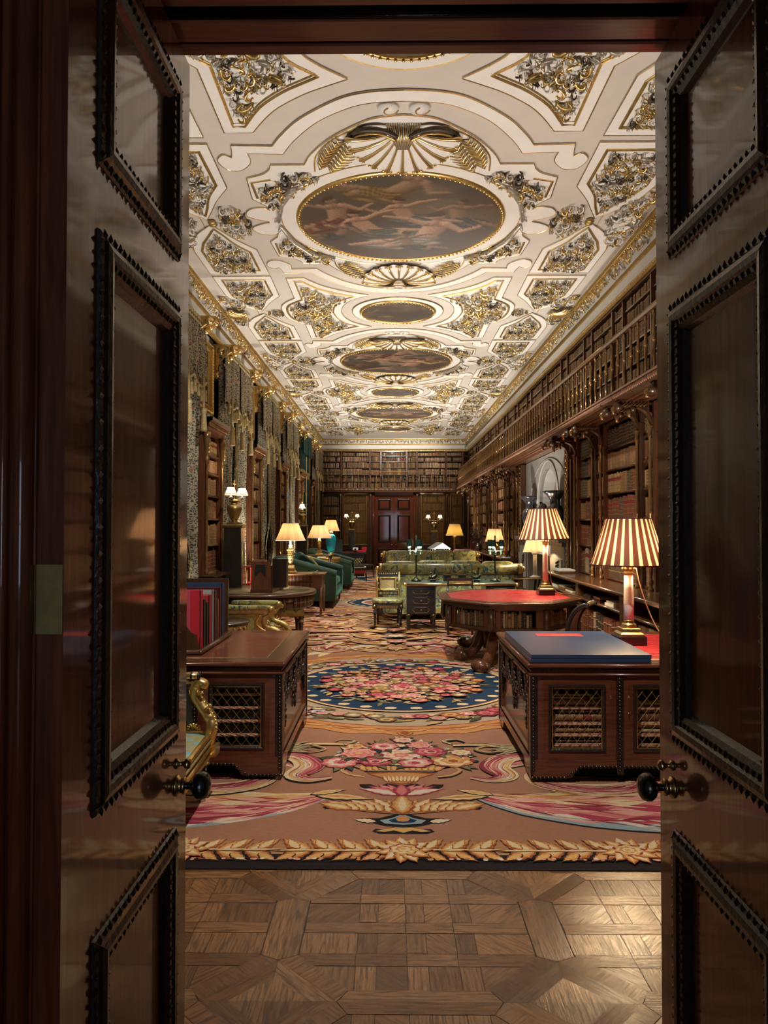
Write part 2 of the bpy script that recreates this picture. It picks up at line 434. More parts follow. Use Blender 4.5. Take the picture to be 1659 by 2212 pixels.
def light(kind, name, loc, energy, col=(1, .8, .55), size=.05, rot=None, parent=None, **kw):
    l = bpy.data.lights.new(name, kind); l.energy = energy; l.color = col
    if kind == 'POINT': l.shadow_soft_size = size
    if kind == 'SPOT': l.shadow_soft_size = size
    for k, v in kw.items(): setattr(l, k, v)
    o = bpy.data.objects.new(name, l); COL.objects.link(o); o.location = loc
    if rot: o.rotation_euler = rot
    if parent: o.parent = parent
    return o
# room numbers (metres)
CAMZ = 1.65; ZC = 5.10; XL, XR = -2.80, 3.00; XLW, XRW = -3.0, 3.32; YN, YF = 1.90, 28.25; CX = .105
# ================================================================ room shell
def slab(name, a, b, mat):
    mb = MB(); mb.box(a, b, mat); return struct(mb.build(name))
slab('floor', (XLW - .3, YN - 2.6, -.12), (XRW + .3, YF + .3, -.006), 'walnut_y')
slab('wall_left', (XLW - .2, YN, -.02), (XLW, YF + .2, ZC + .1), 'wall_paint')
slab('wall_right', (XRW, YN, -.02), (XRW + .2, YF + .2, ZC + .1), 'wall_paint')
slab('wall_far', (XLW - .2, YF + .25, -.02), (XRW + .2, YF + .45, ZC + .1), 'wall_paint')
w = MB()
w.box((XLW - .2, 1.28, -.02), (-.64, YN - .02, ZC + .1), 'wall_paint'); w.box((.80, 1.28, -.02), (XRW + .2, YN - .02, ZC + .1), 'wall_paint')
w.box((-.64, 1.28, 2.98), (.80, YN - .02, ZC + .1), 'wall_paint')
struct(w.build('wall_near'))

# ---- the doorway: soffit boards, jamb mouldings
t = MB()
for y0, y1, z in ((1.852, 1.884, 2.90), (1.768, 1.840, 2.905), (1.60, 1.712, 2.905), (1.24, 1.58, 2.905)):
    t.box((-.63, y0, z), (.79, y1, z + .03), 'soffit_wood_lit')
t.box((-.63, 1.20, 2.93), (.79, 1.884, 2.975), 'carved_dark')
for y in (1.846, 1.762, 1.718): t.tube([(-.63, y, 2.915), (.79, y, 2.915)], .0045, 'carved_dark')
struct(t.build('trim_1'))
t = MB()
for s, x in ((-1, -.60), (1, .76)):
    t.box((min(x, x + s * .05), 1.20, 0), (max(x, x + s * .05), 1.885, 2.93), 'mahogany_door')
t2 = MB()
for s, xo in ((-1, -.592), (1, .752)):
    t2.box((min(xo - s * .01, xo + s * .4), 1.178, 0), (max(xo - s * .01, xo + s * .4), 1.30, 3.3), 'mahogany_door')
    for k, (dx, r) in enumerate(((.012, .018), (.044, .010), (.066, .013), (.10, .02), (.15, .03))):
        t2.tube([(xo + s * dx, 1.178 - r * .1, 0), (xo + s * dx, 1.178 - r * .1, 3.3)], r, 'mahogany_door', 12)
struct(t.build('trim_2')); struct(t2.build('trim_3'))

# ---- near double door, both leaves swung back into the thickness of the wall
BOLECTION = [(0, 0), (.003, .006), (.013, .009), (.020, .014), (.032, .018), (.044, .016), (.050, .010), (.060, .008), (.072, .0), (.082, -.012)]
def beads_rect(mb, a0, a1, b0, b1, d, h, step, r, mapf, mat, aspect=1.0):
    for (p, q) in (((a0 + d, b0 + d), (a1 - d, b0 + d)), ((a1 - d, b0 + d), (a1 - d, b1 - d)), ((a1 - d, b1 - d), (a0 + d, b1 - d)), ((a0 + d, b1 - d), (a0 + d, b0 + d))):
        L = math.hypot(q[0] - p[0], q[1] - p[1]); n = max(2, int(L / step)); dx, dy = (q[0] - p[0]) / L, (q[1] - p[1]) / L
        for i in range(n):
            t = (i + .5) * L / n; c = (p[0] + dx * t, p[1] + dy * t); al = step * .62; sgn = 1 if i % 2 else -1
            o = [mapf(c[0] - dx * al * .5, c[1] - dy * al * .5, h), mapf(c[0] + dx * al * .1 - dy * r * sgn, c[1] + dy * al * .1 + dx * r * sgn, h + r * .2),
                 mapf(c[0] + dx * al * .55, c[1] + dy * al * .55, h), mapf(c[0] + dx * al * .1 + dy * r * sgn, c[1] + dy * al * .1 - dx * r * sgn, h), mapf(c[0], c[1], h + r * .5 * aspect)]
            mb.add(o, [(0, 1, 4), (1, 2, 4), (2, 3, 4), (3, 0, 4)], mat, False)
def door_leaf(name, xface, s, y0=1.183, y1=1.90, z1=2.88, th=.05):
    """s=+1: visible face looks towards +X.  Panels, carved mouldings, knob and hinges are its parts."""
    root = MB(); mp = lambda a, b, h: (xface + s * h, a, b)
    pan = [(1.305, 1.806, 2.318, 2.768), (1.305, 1.806, 1.125, 2.198), (1.305, 1.806, .14, .905)]
    xb = xface - s * th
    def slabx(a, b, c, d, x0=xface):
        root.box((min(x0, xb), a, c), (max(x0, xb), b, d), 'mahogany_door')
    slabx(y0, 1.32, .01, z1); slabx(1.79, y1, .01, z1)
    zs = [.01, .155, .89, 1.14, 2.185, 2.333, 2.753, z1]
    for i in (0, 2, 4, 6): slabx(1.32, 1.79, zs[i], zs[i + 1])
    o = struct(root.build(name))
    for a0, a1, b0, b1 in pan:
        p = MB(); x0 = xface - s * .012
        p.box((min(x0, xb + s * .01), a0 + .03, b0 + .03), (max(x0, xb + s * .01), a1 - .03, b1 - .03), 'mahogany_door'); p.build('panel', o)
        m = MB(); m.mould_rect(a0, a1, b0, b1, BOLECTION, mp, 'carved_dark')
        beads_rect(m, a0, a1, b0, b1, .007, .007, .024, .012, mp, 'carved_dark'); beads_rect(m, a0, a1, b0, b1, .054, .009, .022, .010, mp, 'carved_dark')
        m.build('carved_moulding', o)
    k = MB(); T = Matrix.Translation((xface, 1.818, 1.002)) @ Matrix.Rotation(s * PI / 2, 4, 'Y')
    k.lathe([(.016, 0), (.016, .012), (.010, .016), (.009, .034), (.014, .040), (.026, .046), (.0335, .056), (.034, .066), (.030, .076), (.020, .083), (.006, .086), (1e-4, .0865)], 'ebony', n=24, T=T)
    kb = k.build('door_knob', o)
    e = MB(); e.lathe([(.026, 0), (.026, .004), (.019, .008), (.0175, .016), (.021, .018), (.021, .022), (.015, .025)], 'brass', n=24, T=T)
    e.build('rosette', kb)
    b = MB(); T2 = Matrix.Translation((xface, 1.818, 1.056)) @ Matrix.Rotation(s * PI / 2, 4, 'Y')
    b.lathe([(.013, 0), (.013, .004), (.006, .008), (.006, .018), (.012, .022), (.014, .028), (.011, .034), (1e-4, .037)], 'brass', n=16, T=T2); b.build('bolt_knob', o)
    for zc in (1.531, .35, 2.6):
        h = MB()
        h.box((min(xface - s * .048, xface - s * .001), y0 - .002, zc - .057), (max(xface - s * .048, xface - s * .001), y0 + .002, zc + .057), 'old_brass')
        h.box((min(xface - s * .078, xface - s * .062), y0 - .004, zc - .057), (max(xface - s * .078, xface - s * .062), y0, zc + .057), 'old_brass')
        h.tube([(xface - s * .055, y0 - .006, zc - .057), (xface - s * .055, y0 - .006, zc + .057)], .0085, 'old_brass', 12)
        h.build('hinge', o)
    return o
door_leaf('door_1', -.538, 1); door_leaf('door_2', .700, -1)

# ================================================================ parquet in front of the carpet
pq = MB()
def board(p0, p1, w, k, z=0.0):
    d = Vector((p1[0] - p0[0], p1[1] - p0[1])).normalized(); nx, ny = -d.y * w / 2, d.x * w / 2
    g = .0018
    a = (p0[0] + d.x * g, p0[1] + d.y * g); b = (p1[0] - d.x * g, p1[1] - d.y * g); q = 1 - 2 * g / w
    quad([(a[0] + nx * q, a[1] + ny * q), (a[0] - nx * q, a[1] - ny * q), (b[0] - nx * q, b[1] - ny * q), (b[0] + nx * q, b[1] + ny * q)], k, z)
def quad(pts, k, z=0.0):
    c = (sum(p[0] for p in pts) / len(pts), sum(p[1] for p in pts) / len(pts))
    pts = [(c[0] + (p[0] - c[0]) * .993, c[1] + (p[1] - c[1]) * .993) for p in pts]
    pq.add([(x, y, z) for x, y in pts], [tuple(range(len(pts)))], 'oak%d' % k)
def panel(cx, cy):
    # basket weave inside an eight-sided field, edged by boards
    X = [-.46, -.265, -.19, -.005, .075, .22, .295, .46]; W = .078
    X = [-.455, -.235, -.155, -.04, .04, .155, .235, .455]; Yv = [-.44, -.265, -.185, -.045, .035, .185, .265, .44]
    for ix in range(7):
        for iy in range(7):
            if ix % 2 and iy % 2: quad([(cx + X[ix], cy + Yv[iy]), (cx + X[ix + 1], cy + Yv[iy]), (cx + X[ix + 1], cy + Yv[iy + 1]), (cx + X[ix], cy + Yv[iy + 1])], 0 if (ix + iy) % 4 else 2, .0001)
            if ix % 2 == 0 and iy % 2 == 0: quad([(cx + X[ix], cy + Yv[iy]), (cx + X[ix + 1], cy + Yv[iy]), (cx + X[ix + 1], cy + Yv[iy + 1]), (cx + X[ix], cy + Yv[iy + 1])], R.choice((1, 3, 1, 0)))
    for j, iy in enumerate((1, 3, 5)):
        y = cy + (Yv[iy] + Yv[iy + 1]) / 2; h = Yv[iy + 1] - Yv[iy]
        cuts = [-.455, -.235, -.04, .155, .455] if j != 1 else [-.455, -.04, .155, .455]
        for a, b in zip(cuts, cuts[1:]): board((cx + a, y), (cx + b, y), h, 2, .0006 + .0003 * j)
    for j, ix in enumerate((1, 3, 5)):
        x = cx + (X[ix] + X[ix + 1]) / 2; h = X[ix + 1] - X[ix]
        for a, b in zip(Yv[::2], Yv[1::2]): board((x, cy + a), (x, cy + b), h, 0, .0002)
def octo(cx, cy):
    a, b, c, d = .53, .47, .29, .23
    pts = [(-c, -b), (c, -b), (a, -d), (a, d), (c, b), (-c, b), (-a, d), (-a, -d)]
    for i in range(8):
        p, q = pts[i], pts[(i + 1) % 8]; f = .865
        quad([(cx + p[0], cy + p[1]), (cx + q[0], cy + q[1]), (cx + q[0] * f, cy + q[1] * f), (cx + p[0] * f, cy + p[1] * f)], (2, 3, 0, 1, 2, 3, 0, 1)[i], .0016)
    for sx in (-1, 1):
        for sy in (-1, 1):
            quad([(cx + sx * c, cy + sy * b), (cx + sx * a, cy + sy * d), (cx + sx * a, cy + sy * b)][::sx * sy], 1 if sx * sy < 0 else 3, .0014)
            quad([(cx + sx * (c + .1), cy + sy * b), (cx + sx * a, cy + sy * (d + .1)), (cx + sx * a, cy + sy * b)][::sx * sy], 0, .0018)
for ix in range(-3, 4):
    for iy in range(-2, 2):
        cx, cy = .10 + ix * 1.06, 3.01 + iy * .94
        if cy < 1.6: continue
        panel(cx, cy); octo(cx, cy)
pq.box((XLW, YN - 1.2, -.006), (XRW, 4.6, -.002), 'joint_dark')
for v in (pq.v,):
    pq.v = [(x, y, z) for x, y, z in v]
pqo = struct(pq.build('floor_parquet', recalc=False)); 

# ================================================================ carpet
rug = MB(); RZ = [.0062]
def lvl(z=.0064): RZ[0] = z
def rp(pts, wl, up=True):
    RZ[0] += .000012
    a = sum(pts[i][0] * pts[(i + 1) % len(pts)][1] - pts[(i + 1) % len(pts)][0] * pts[i][1] for i in range(len(pts)))
    if a < 0: pts = pts[::-1]
    rug.add([(p[0], p[1], RZ[0]) for p in pts], [tuple(range(len(pts)))], 'wool_' + wl)
def disc(c, r, wl, n=40, ry=None, sc=0, k=0, ph=0):
    rp([(c[0] + (r * (1 + sc * math.cos(k * t + ph))) * math.cos(t), c[1] + ((ry or r) * (1 + sc * math.cos(k * t + ph))) * math.sin(t)) for t in [2 * PI * i / n for i in range(n)]], wl)
def leafpts(p, a, L, w, bend=0, ser=0, n=9):
    l = []; r = []
    for i in range(n + 1):
        t = i / n; ww = w * math.sin(PI * min(1, t * 1.05) ** .8) * (1 + ser * (1 if i % 2 else -1)); an = a + bend * t
        x = p[0] + math.cos(a + bend * t / 2) * L * t; y = p[1] + math.sin(a + bend * t / 2) * L * t
        l.append((x - math.sin(an) * ww / 2, y + math.cos(an) * ww / 2)); r.append((x + math.sin(an) * ww / 2, y - math.cos(an) * ww / 2))
    return l + r[::-1]
def leaf(p, a, L, w, cols, bend=0, out='black', ser=.12):
    if out: rp(leafpts((p[0] - math.cos(a) * L * .05, p[1] - math.sin(a) * L * .05 - .006), a, L * 1.09, w * 1.25, bend, ser), out)
    for k, c in enumerate(cols):
        f = 1 - .3 * k
        rp(leafpts((p[0] + math.cos(a) * L * .05 * k, p[1] + math.sin(a) * L * .05 * k), a, L * (1 - .12 * k), w * f, bend, ser), c)
def flower(c, r, cols, k=6, ry=None, leaves=True):
    ry = ry or r
    if leaves:
        for i in range(5):
            leaf(c, R.random() * 2 * PI, r * 1.7, r * .5, [R.choice(('olive', 'green', 'olive', 'cream'))], R.uniform(-.6, .6), 'black')
    disc(c, r * 1.1, 'wine', 36, ry * 1.1, .08, k)
    m = len(cols)
    for i, w in enumerate(cols): disc((c[0] + R.uniform(-.08, .08) * r, c[1] + R.uniform(-.08, .08) * ry), r * (1 - i / (m + .3)), w, 36, ry * (1 - i / (m + .3)), .11, k, R.random() * 6)
FL = [['blush', 'pink', 'blush', 'pink', 'gold'], ['rose', 'pink', 'rose', 'blush', 'wine'], ['pale', 'blush', 'cream', 'pink', 'blush'], ['orange', 'cream', 'orange', 'gold', 'rust'], ['cream', 'pale', 'gold', 'cream'], ['pink', 'blush', 'pale', 'pink', 'rose']]
def ribbon(pts, wl, wr, cols, n=8, out=True, fray=.10):
    """feathered band: wl/wr widths left and right of a centre line, split in stripes of wool"""
    C = cr([(p[0], p[1], 0) for p in pts], n); m = len(C)
    def wid(w, t):
        k = t * (len(w) - 1); i = min(int(k), len(w) - 2); return w[i] + (w[i + 1] - w[i]) * (k - i)
    L = []; Rr = []
    for i, p in enumerate(C):
        d = (C[min(i + 1, m - 1)] - C[max(i - 1, 0)]).normalized(); t = i / (m - 1); nv = Vector((-d.y, d.x, 0))
        L.append(p + nv * wid(wl, t)); Rr.append(p - nv * wid(wr, t))
    if out:
        oc = 'black' if out is True else out
        o1 = [(p.x, p.y + .004) for p in L]; o2 = [(p.x, p.y - .022) for p in Rr]
        rp(o1 + o2[::-1], oc)
    k = len(cols)
    for j, c in enumerate(cols):
        a0 = j / k; a1 = (j + 1) / k
        A = [l.lerp(r, max(0, a0 - (fray * .5 * (1 + math.sin(i_ * .8 + j * 2.1)) if 0 < j else 0))) for i_, (l, r) in enumerate(zip(L, Rr))]; B = [l.lerp(r, a1) for l, r in zip(L, Rr)]
        rp([(p.x, p.y) for p in A] + [(p.x, p.y) for p in B[::-1]], c)
    # feather strokes running with the band
    for i in range(0, m - 3):
        for _ in range(3):
            u = R.uniform(.02, .95); ns = min(R.randint(4, 9), m - 1 - i); dr = R.uniform(-.02, .03); hw = R.uniform(.008, .028); A = []; B = []
            for q in range(ns + 1):
                w_ = hw * math.sin(PI * (q + .15) / (ns + .3)); uu = min(1, max(0, u + dr * q)); A.append(L[i + q].lerp(Rr[i + q], max(0, uu - w_))); B.append(L[i + q].lerp(Rr[i + q], min(1, uu + w_)))
            near = cols[min(k - 1, int(u * k))]; rp([(p.x, p.y) for p in A] + [(p.x, p.y) for p in B[::-1]], R.choice([near, cols[max(0, min(k - 1, int(u * k) + R.choice((-1, 1))))], 'cream', 'wine', 'blush']))
cx0 = .065
rug.add([(-2.35, 3.50, .0), (2.48, 3.50, .0), (2.48, 27.4, .0), (-2.35, 27.4, .0), (-2.35, 3.50, .006), (2.48, 3.50, .006), (2.48, 27.4, .006), (-2.35, 27.4, .006)],
        [(0, 1, 5, 4), (1, 2, 6, 5), (2, 3, 7, 6), (3, 0, 4, 7)], 'wool_black')
rp([(-2.35, 3.50), (2.48, 3.50), (2.48, 27.4), (-2.35, 27.4)], 'black')
rp([(-2.30, 3.575), (2.42, 3.575), (2.42, 27.3), (-2.30, 27.3)], 'ground')
lvl(.0070)
# leaf border along the front edge
rp([(-2.3, 3.57), (2.42, 3.57), (2.42, 3.66), (-2.3, 3.66)], 'black'); rp([(-2.3, 3.655), (2.42, 3.655), (2.42, 3.80), (-2.3, 3.80)], 'field2')
FB = (0, 8, -8, 15, -15)
def bdir(i): return 1 if 0 < i < 4 or 7 < i < 12 or -8 < i < -4 or i < -11 else -1
for i in range(-16, 17):
    x = cx0 + i * .142; s = bdir(i)
    if i in FB: continue
    A = lambda t: t if s > 0 else PI - t
    leaf((x - s * .09, 3.70), A(.55), .20, .085, ['orange', 'gold', 'cream', 'pale'], .3 * s, 'rust'); leaf((x - s * .03, 3.715), A(.95), .13, .05, ['gold', 'cream'], .2 * s, 'rust')
    leaf((x - s * .10, 3.69), A(-.40), .21, .095, ['rust', 'orange', 'gold', 'cream'], -.3 * s, 'black'); leaf((x - s * .02, 3.66), A(-.7), .12, .05, ['orange', 'gold'], 0, 'black')
    leaf((x - s * .12, 3.70), A(0), .22, .022, ['gold', 'cream'], .1, 'brown')
    for k in range(4): disc((x + R.uniform(-.06, .06), 3.592 + R.uniform(0, .02)), R.uniform(.009, .015), R.choice(('blush', 'orange', 'pale')), 8, .011)
for i in FB:
    x = cx0 + i * .142
    for k in range(11): leaf((x, 3.70), 2 * PI * k / 11, .15, .075, [('orange', 'gold', 'cream'), ('gold', 'cream', 'pale')][k % 2], 0, 'rust')
    flower((x, 3.70), .07, ['gold', 'cream', 'orange', 'cream', 'gold'], 7, .055, False)
# urn of flowers
def sy(pts): return [(cx0 + a, b) for a, b in pts] + [(cx0 - a, b) for a, b in pts[::-1]]
def both(fn):
    for s in (1, -1): fn(s)
def urn(y=0, f=1):
    Q = lambda pts: sy([(a, b) for a, b in pts])
    rp(Q([(.0, 3.90), (.13, 3.90), (.17, 3.93), (.15, 3.965), (.10, 3.955), (.06, 3.985), (0, 4.0)]), 'black'); rp(Q([(.0, 3.915), (.05, 3.945), (.10, 3.925), (.15, 3.935), (.11, 3.955), (.04, 3.985), (0, 3.98)]), 'gold')
    rp(Q([(0, 3.985), (.10, 4.0), (.21, 4.06), (.27, 4.085), (.23, 4.105), (.13, 4.11), (0, 4.19)]), 'black')
    both(lambda s: leaf((cx0 + s * .15, 4.06), .25 if s > 0 else PI - .25, .13, .05, ['pale', 'cream'], 0, 'black'))
    rp(Q([(0, 4.02), (.10, 4.035), (.13, 4.08), (.06, 4.11), (0, 4.17)]), 'sky'); rp(Q([(0, 4.04), (.06, 4.05), (.08, 4.08), (0, 4.14)]), 'blue'); rp(Q([(0, 4.06), (.03, 4.07), (.04, 4.10), (0, 4.15)]), 'orange')
    # spreading acanthus
    rp(Q([(0, 4.15), (.2, 4.19), (.36, 4.24), (.45, 4.235), (.47, 4.27), (.40, 4.30), (.44, 4.335), (.36, 4.36), (.27, 4.345), (0, 4.36)]), 'black')
    rp(Q([(0, 4.165), (.2, 4.20), (.34, 4.255), (.43, 4.25), (.45, 4.275), (.38, 4.305), (.42, 4.34), (.34, 4.35), (.24, 4.34), (0, 4.35)]), 'orange')
    for s in (1, -1):
        for k in range(7):
            leaf((cx0 + s * (.03 + k * .045), 4.19 + k * .008), PI / 2 - s * (.15 + k * .14), .21 + .02 * (k % 2), .085, ['gold', 'cream'] if k % 2 else ['orange', 'gold', 'cream'], -s * .3, 'rust')
    leaf((cx0, 4.18), PI / 2, .3, .12, ['orange', 'gold', 'cream'], 0, 'rust')
    # rose lotus
    rp(Q([(0, 4.44), (.12, 4.45), (.2, 4.53), (.26, 4.60), (.27, 4.64), (.20, 4.645), (.15, 4.60), (.09, 4.66), (0, 4.62)]), 'black')
    for s in (1, -1):
        for k in range(4): leaf((cx0 + s * .02, 4.46), PI / 2 - s * (.2 + k * .27), .2 + k * .022, .075, [('rose', 'pink', 'blush'), ('pink', 'blush'), ('rose', 'pink'), ('blush', 'pale')][k], -s * .3, 'wine')
    leaf((cx0, 4.45), PI / 2, .2, .09, ['rose', 'pink'], 0, 'wine')
    # cup and rim
    rp(Q([(0, 4.64), (.07, 4.66), (.13, 4.76), (.21, 4.82), (.23, 4.86), (0, 4.88)]), 'rust'); rp(Q([(0, 4.66), (.06, 4.68), (.12, 4.77), (.20, 4.83), (0, 4.87)]), 'orange')
    for k in range(-4, 5): leaf((cx0 + k * .022, 4.69), PI / 2 + -k * .06, .12, .026, ['gold', 'cream'], 0, 'rust')
    rp(Q([(0, 4.87), (.24, 4.87), (.27, 4.93), (.26, 4.96), (0, 4.96)]), 'black'); rp(Q([(0, 4.885), (.22, 4.885), (.25, 4.94), (0, 4.95)]), 'sky')
    for k in range(-6, 7): leaf((cx0 + k * .04, 4.90), PI / 2 - k * .05, .12, .05, ['orange', 'gold'], 0, 'rust')
    for s in (1, -1): ribbon([(cx0 + s * .24, 4.78), (cx0 + s * .34, 4.82), (cx0 + s * .40, 4.92), (cx0 + s * .33, 4.99), (cx0 + s * .28, 4.95)], [.012, .016, .006], [.012, .016, .006], ['gold', 'cream', 'orange'], 6)
lvl(.0068); urn()
for k in range(60):
    a = R.random() * PI; rr = R.uniform(.35, .56)
    leaf((cx0 + math.cos(a) * rr * .85, 5.05 + math.sin(a) * rr * .8), R.random() * 6.3, .14, .05, [R.choice(('olive', 'green', 'cream', 'olive', 'blue'))], R.uniform(-.8, .8), 'black')
for k in range(34):
    a = R.random() * PI; rr = R.uniform(.3, .6); disc((cx0 + math.cos(a) * rr * .9, 5.06 + math.sin(a) * rr * .8), .02, R.choice(('cream', 'blue', 'pale', 'sky')), 10, None, .2, 5)
for (u, v, r, c) in ((-.42, 5.06, .12, 5), (.36, 5.10, .14, 3), (-.17, 5.08, .11, 1), (.10, 5.05, .11, 5), (-.30, 5.26, .12, 0), (.0, 5.22, .13, 2), (.22, 5.30, .11, 1), (-.12, 5.42, .10, 5), (.14, 5.46, .09, 0), (-.33, 5.42, .07, 3), (.44, 5.28, .07, 4), (.02, 5.58, .07, 2)):
    flower((cx0 + u, v), r, FL[c], R.choice((5, 6, 8)), r * .86)
# sweeping plumes and great scrolls either side
for s in (1, -1):
    lvl(.0066)
    X = lambda a: cx0 + s * (a - cx0)
    w1, w2 = ([.05, .16, .28, .34, .3], [.05, .2, .30, .36, .3]);
    pl = [(X(.52), 4.46), (X(.80), 4.36), (X(1.15), 4.29), (X(1.55), 4.27), (X(2.2), 4.34)]
    cols = ['cream', 'gold', 'orange', 'blush', 'cream', 'pink', 'rose', 'blush', 'pink', 'rose', 'pale', 'sky']
    ribbon(pl, [.03, .13, .25, .33, .3] if s > 0 else [.04, .2, .29, .34, .3], [.04, .2, .29, .34, .3] if s > 0 else [.03, .13, .25, .33, .3], cols if s > 0 else cols[::-1], 9)
    leaf((X(.58), 4.44), 0 if s < 0 else PI, .34, .09, ['gold', 'cream', 'orange'], .3 * s, 'black'); leaf((X(.62), 4.47), .35 if s < 0 else PI - .35, .22, .06, ['cream', 'gold'], 0, 'black')
    # spiral
    sp = [];
    for i in range(26):
        t = i / 25; a = (2.5 - t * 8.2); r = .62 - .50 * t; sp.append((X(1.24 + r * math.cos(a) * 1.0), 4.80 + r * .66 * math.sin(a)))
    cs = ['cream', 'gold', 'blush', 'pink', 'rose', 'wine', 'pink', 'cream'] if s > 0 else ['cream', 'pink', 'wine', 'rose', 'pink', 'blush', 'gold', 'cream']
    ribbon(sp, [.10, .12, .10, .08, .03], [.10, .12, .10, .08, .03], cs, 4)
    flower((X(1.24), 4.80), .10, ['pink', 'blush', 'pale', 'rose'], 6, .07, False)
    # hook
    ribbon([(X(1.02), 5.22), (X(.80), 5.16), (X(.70), 4.98), (X(.76), 4.80), (X(.66), 4.72), (X(.52), 4.76)], [.05, .10, .12, .08, .05, .02], [.05, .08, .10, .08, .05, .02], ['wine', 'rose', 'pink', 'pale', 'gold', 'cream'] if s < 0 else ['cream', 'gold', 'pale', 'pink', 'rose', 'wine'], 6)
    # thin gold bracket scrolls
    ribbon([(X(.46), 5.46), (X(.72), 5.47), (X(1.0), 5.36), (X(1.35), 5.40)], [.02, .03, .02, .01], [.02, .03, .02, .01], ['olive', 'gold', 'cream'], 6)
    ribbon([(X(.72), 5.45), (X(.62), 5.36), (X(.72), 5.28), (X(.82), 5.35)], [.015, .02, .01], [.015, .02, .01], ['gold', 'olive'], 6)
    ribbon([(X(.46), 5.48), (X(.40), 5.56), (X(.50), 5.60), (X(.56), 5.54)], [.015, .015, .008], [.015, .015, .008], ['cream', 'olive'], 6)
    for k in range(5): leaf((X(1.0), 5.38), (PI - .5 + k * .25) if s > 0 else (.5 - k * .25), .3, .05, ['cream', 'olive'], .2, 'brown')
# the great medallion
FM = [['blush', 'pink', 'pale', 'pink'], ['wine', 'rose', 'pink', 'rose'], ['band', 'cream', 'gold', 'band'], ['rust', 'orange', 'gold', 'rust'], ['olive', 'band', 'cream'], ['pink', 'blush', 'band', 'rose'], ['olive', 'gold', 'olive'], ['band', 'blush', 'pink', 'band'], ['wine', 'pink', 'rose']]
def medallion(c, rb, full=True):
    disc(c, rb * 1.652, 'brown', 90, None, .016, 24); disc(c, rb * 1.642, 'orange', 90, None, .016, 24); disc(c, rb * 1.56, 'gold', 90, None, .01, 24); disc(c, rb * 1.53, 'rust', 72); disc(c, rb * 1.50, 'orange', 72); disc(c, rb * 1.44, 'wine', 90); disc(c, rb * 1.425, 'band', 90)
    for k in range(24):
        a = 2 * PI * k / 24; p = (c[0] + math.cos(a) * rb * 1.55, c[1] + math.sin(a) * rb * 1.55)
        leaf(p, a + PI / 2, .22 * rb, .05, ['orange', 'gold'], .6, 'rust'); leaf(p, a - PI / 2, .22 * rb, .05, ['rust', 'orange'], -.6, None)
        if k % 3 == 0: leaf((p[0], p[1]), a, .14 * rb, .11, ['orange', 'rust'], 0, 'rust')
    for k in range(260 if full else 60):
        a = R.random() * 2 * PI; r = rb * R.uniform(1.10, 1.36)
        leaf((c[0] + math.cos(a) * r, c[1] + math.sin(a) * r), a + R.choice((1, -1)) * 1.4, .16 * rb, .045, [R.choice(('olive', 'green', 'olive', 'cream', 'gold'))], .5, 'brown')
    for k in range(64 if full else 26):
        a = 2 * PI * k / (64 if full else 26) + R.uniform(-.05, .05); r = rb * R.uniform(1.17, 1.29); q = .075 * rb * R.uniform(.7, 1.25)
        flower((c[0] + math.cos(a) * r, c[1] + math.sin(a) * r), q, R.choice(FM + [['sky', 'pale', 'sky', 'blue']]), 6, q * .8, False)
    disc(c, rb * 1.045, 'cream', 90); disc(c, rb * 1.02, 'rust', 90); disc(c, rb * 1.005, 'blue', 90)
    for k in range(28): a = 2 * PI * (k + .5) / 28; disc((c[0] + math.cos(a) * rb * .935, c[1] + math.sin(a) * rb * .935), .05 * rb, 'cream', 18, .036 * rb, .05, 5)
    if not full:
        disc(c, rb * .72, 'pale', 60); disc(c, rb * .66, 'ground', 60)
    rr = .78 if full else .55
    for k in range(420 if full else 50):
        a = R.random() * 2 * PI; r = rb * rr * math.sqrt(R.random()); leaf((c[0] + math.cos(a) * r, c[1] + math.sin(a) * r), R.random() * 6.3, .15, .045, [R.choice(('olive', 'band', 'gold', 'olive', 'green', 'band', 'sky', 'rust'))], R.uniform(-.9, .9), R.choice(('black', None)))
    for k in range(120 if full else 20):
        a = k * 2.39996; r = rb * rr * .97 * math.sqrt((k + .6) / (120 if full else 20)); q = R.uniform(.042, .092) * (1.25 - .55 * r / rb)
        flower((c[0] + math.cos(a) * r, c[1] + math.sin(a) * r), q, R.choice(FM), R.choice((5, 6, 7)), q * .92, k % 3 == 0)
lvl(.0070); medallion((.11, 7.56), 1.10); lvl(.0064)
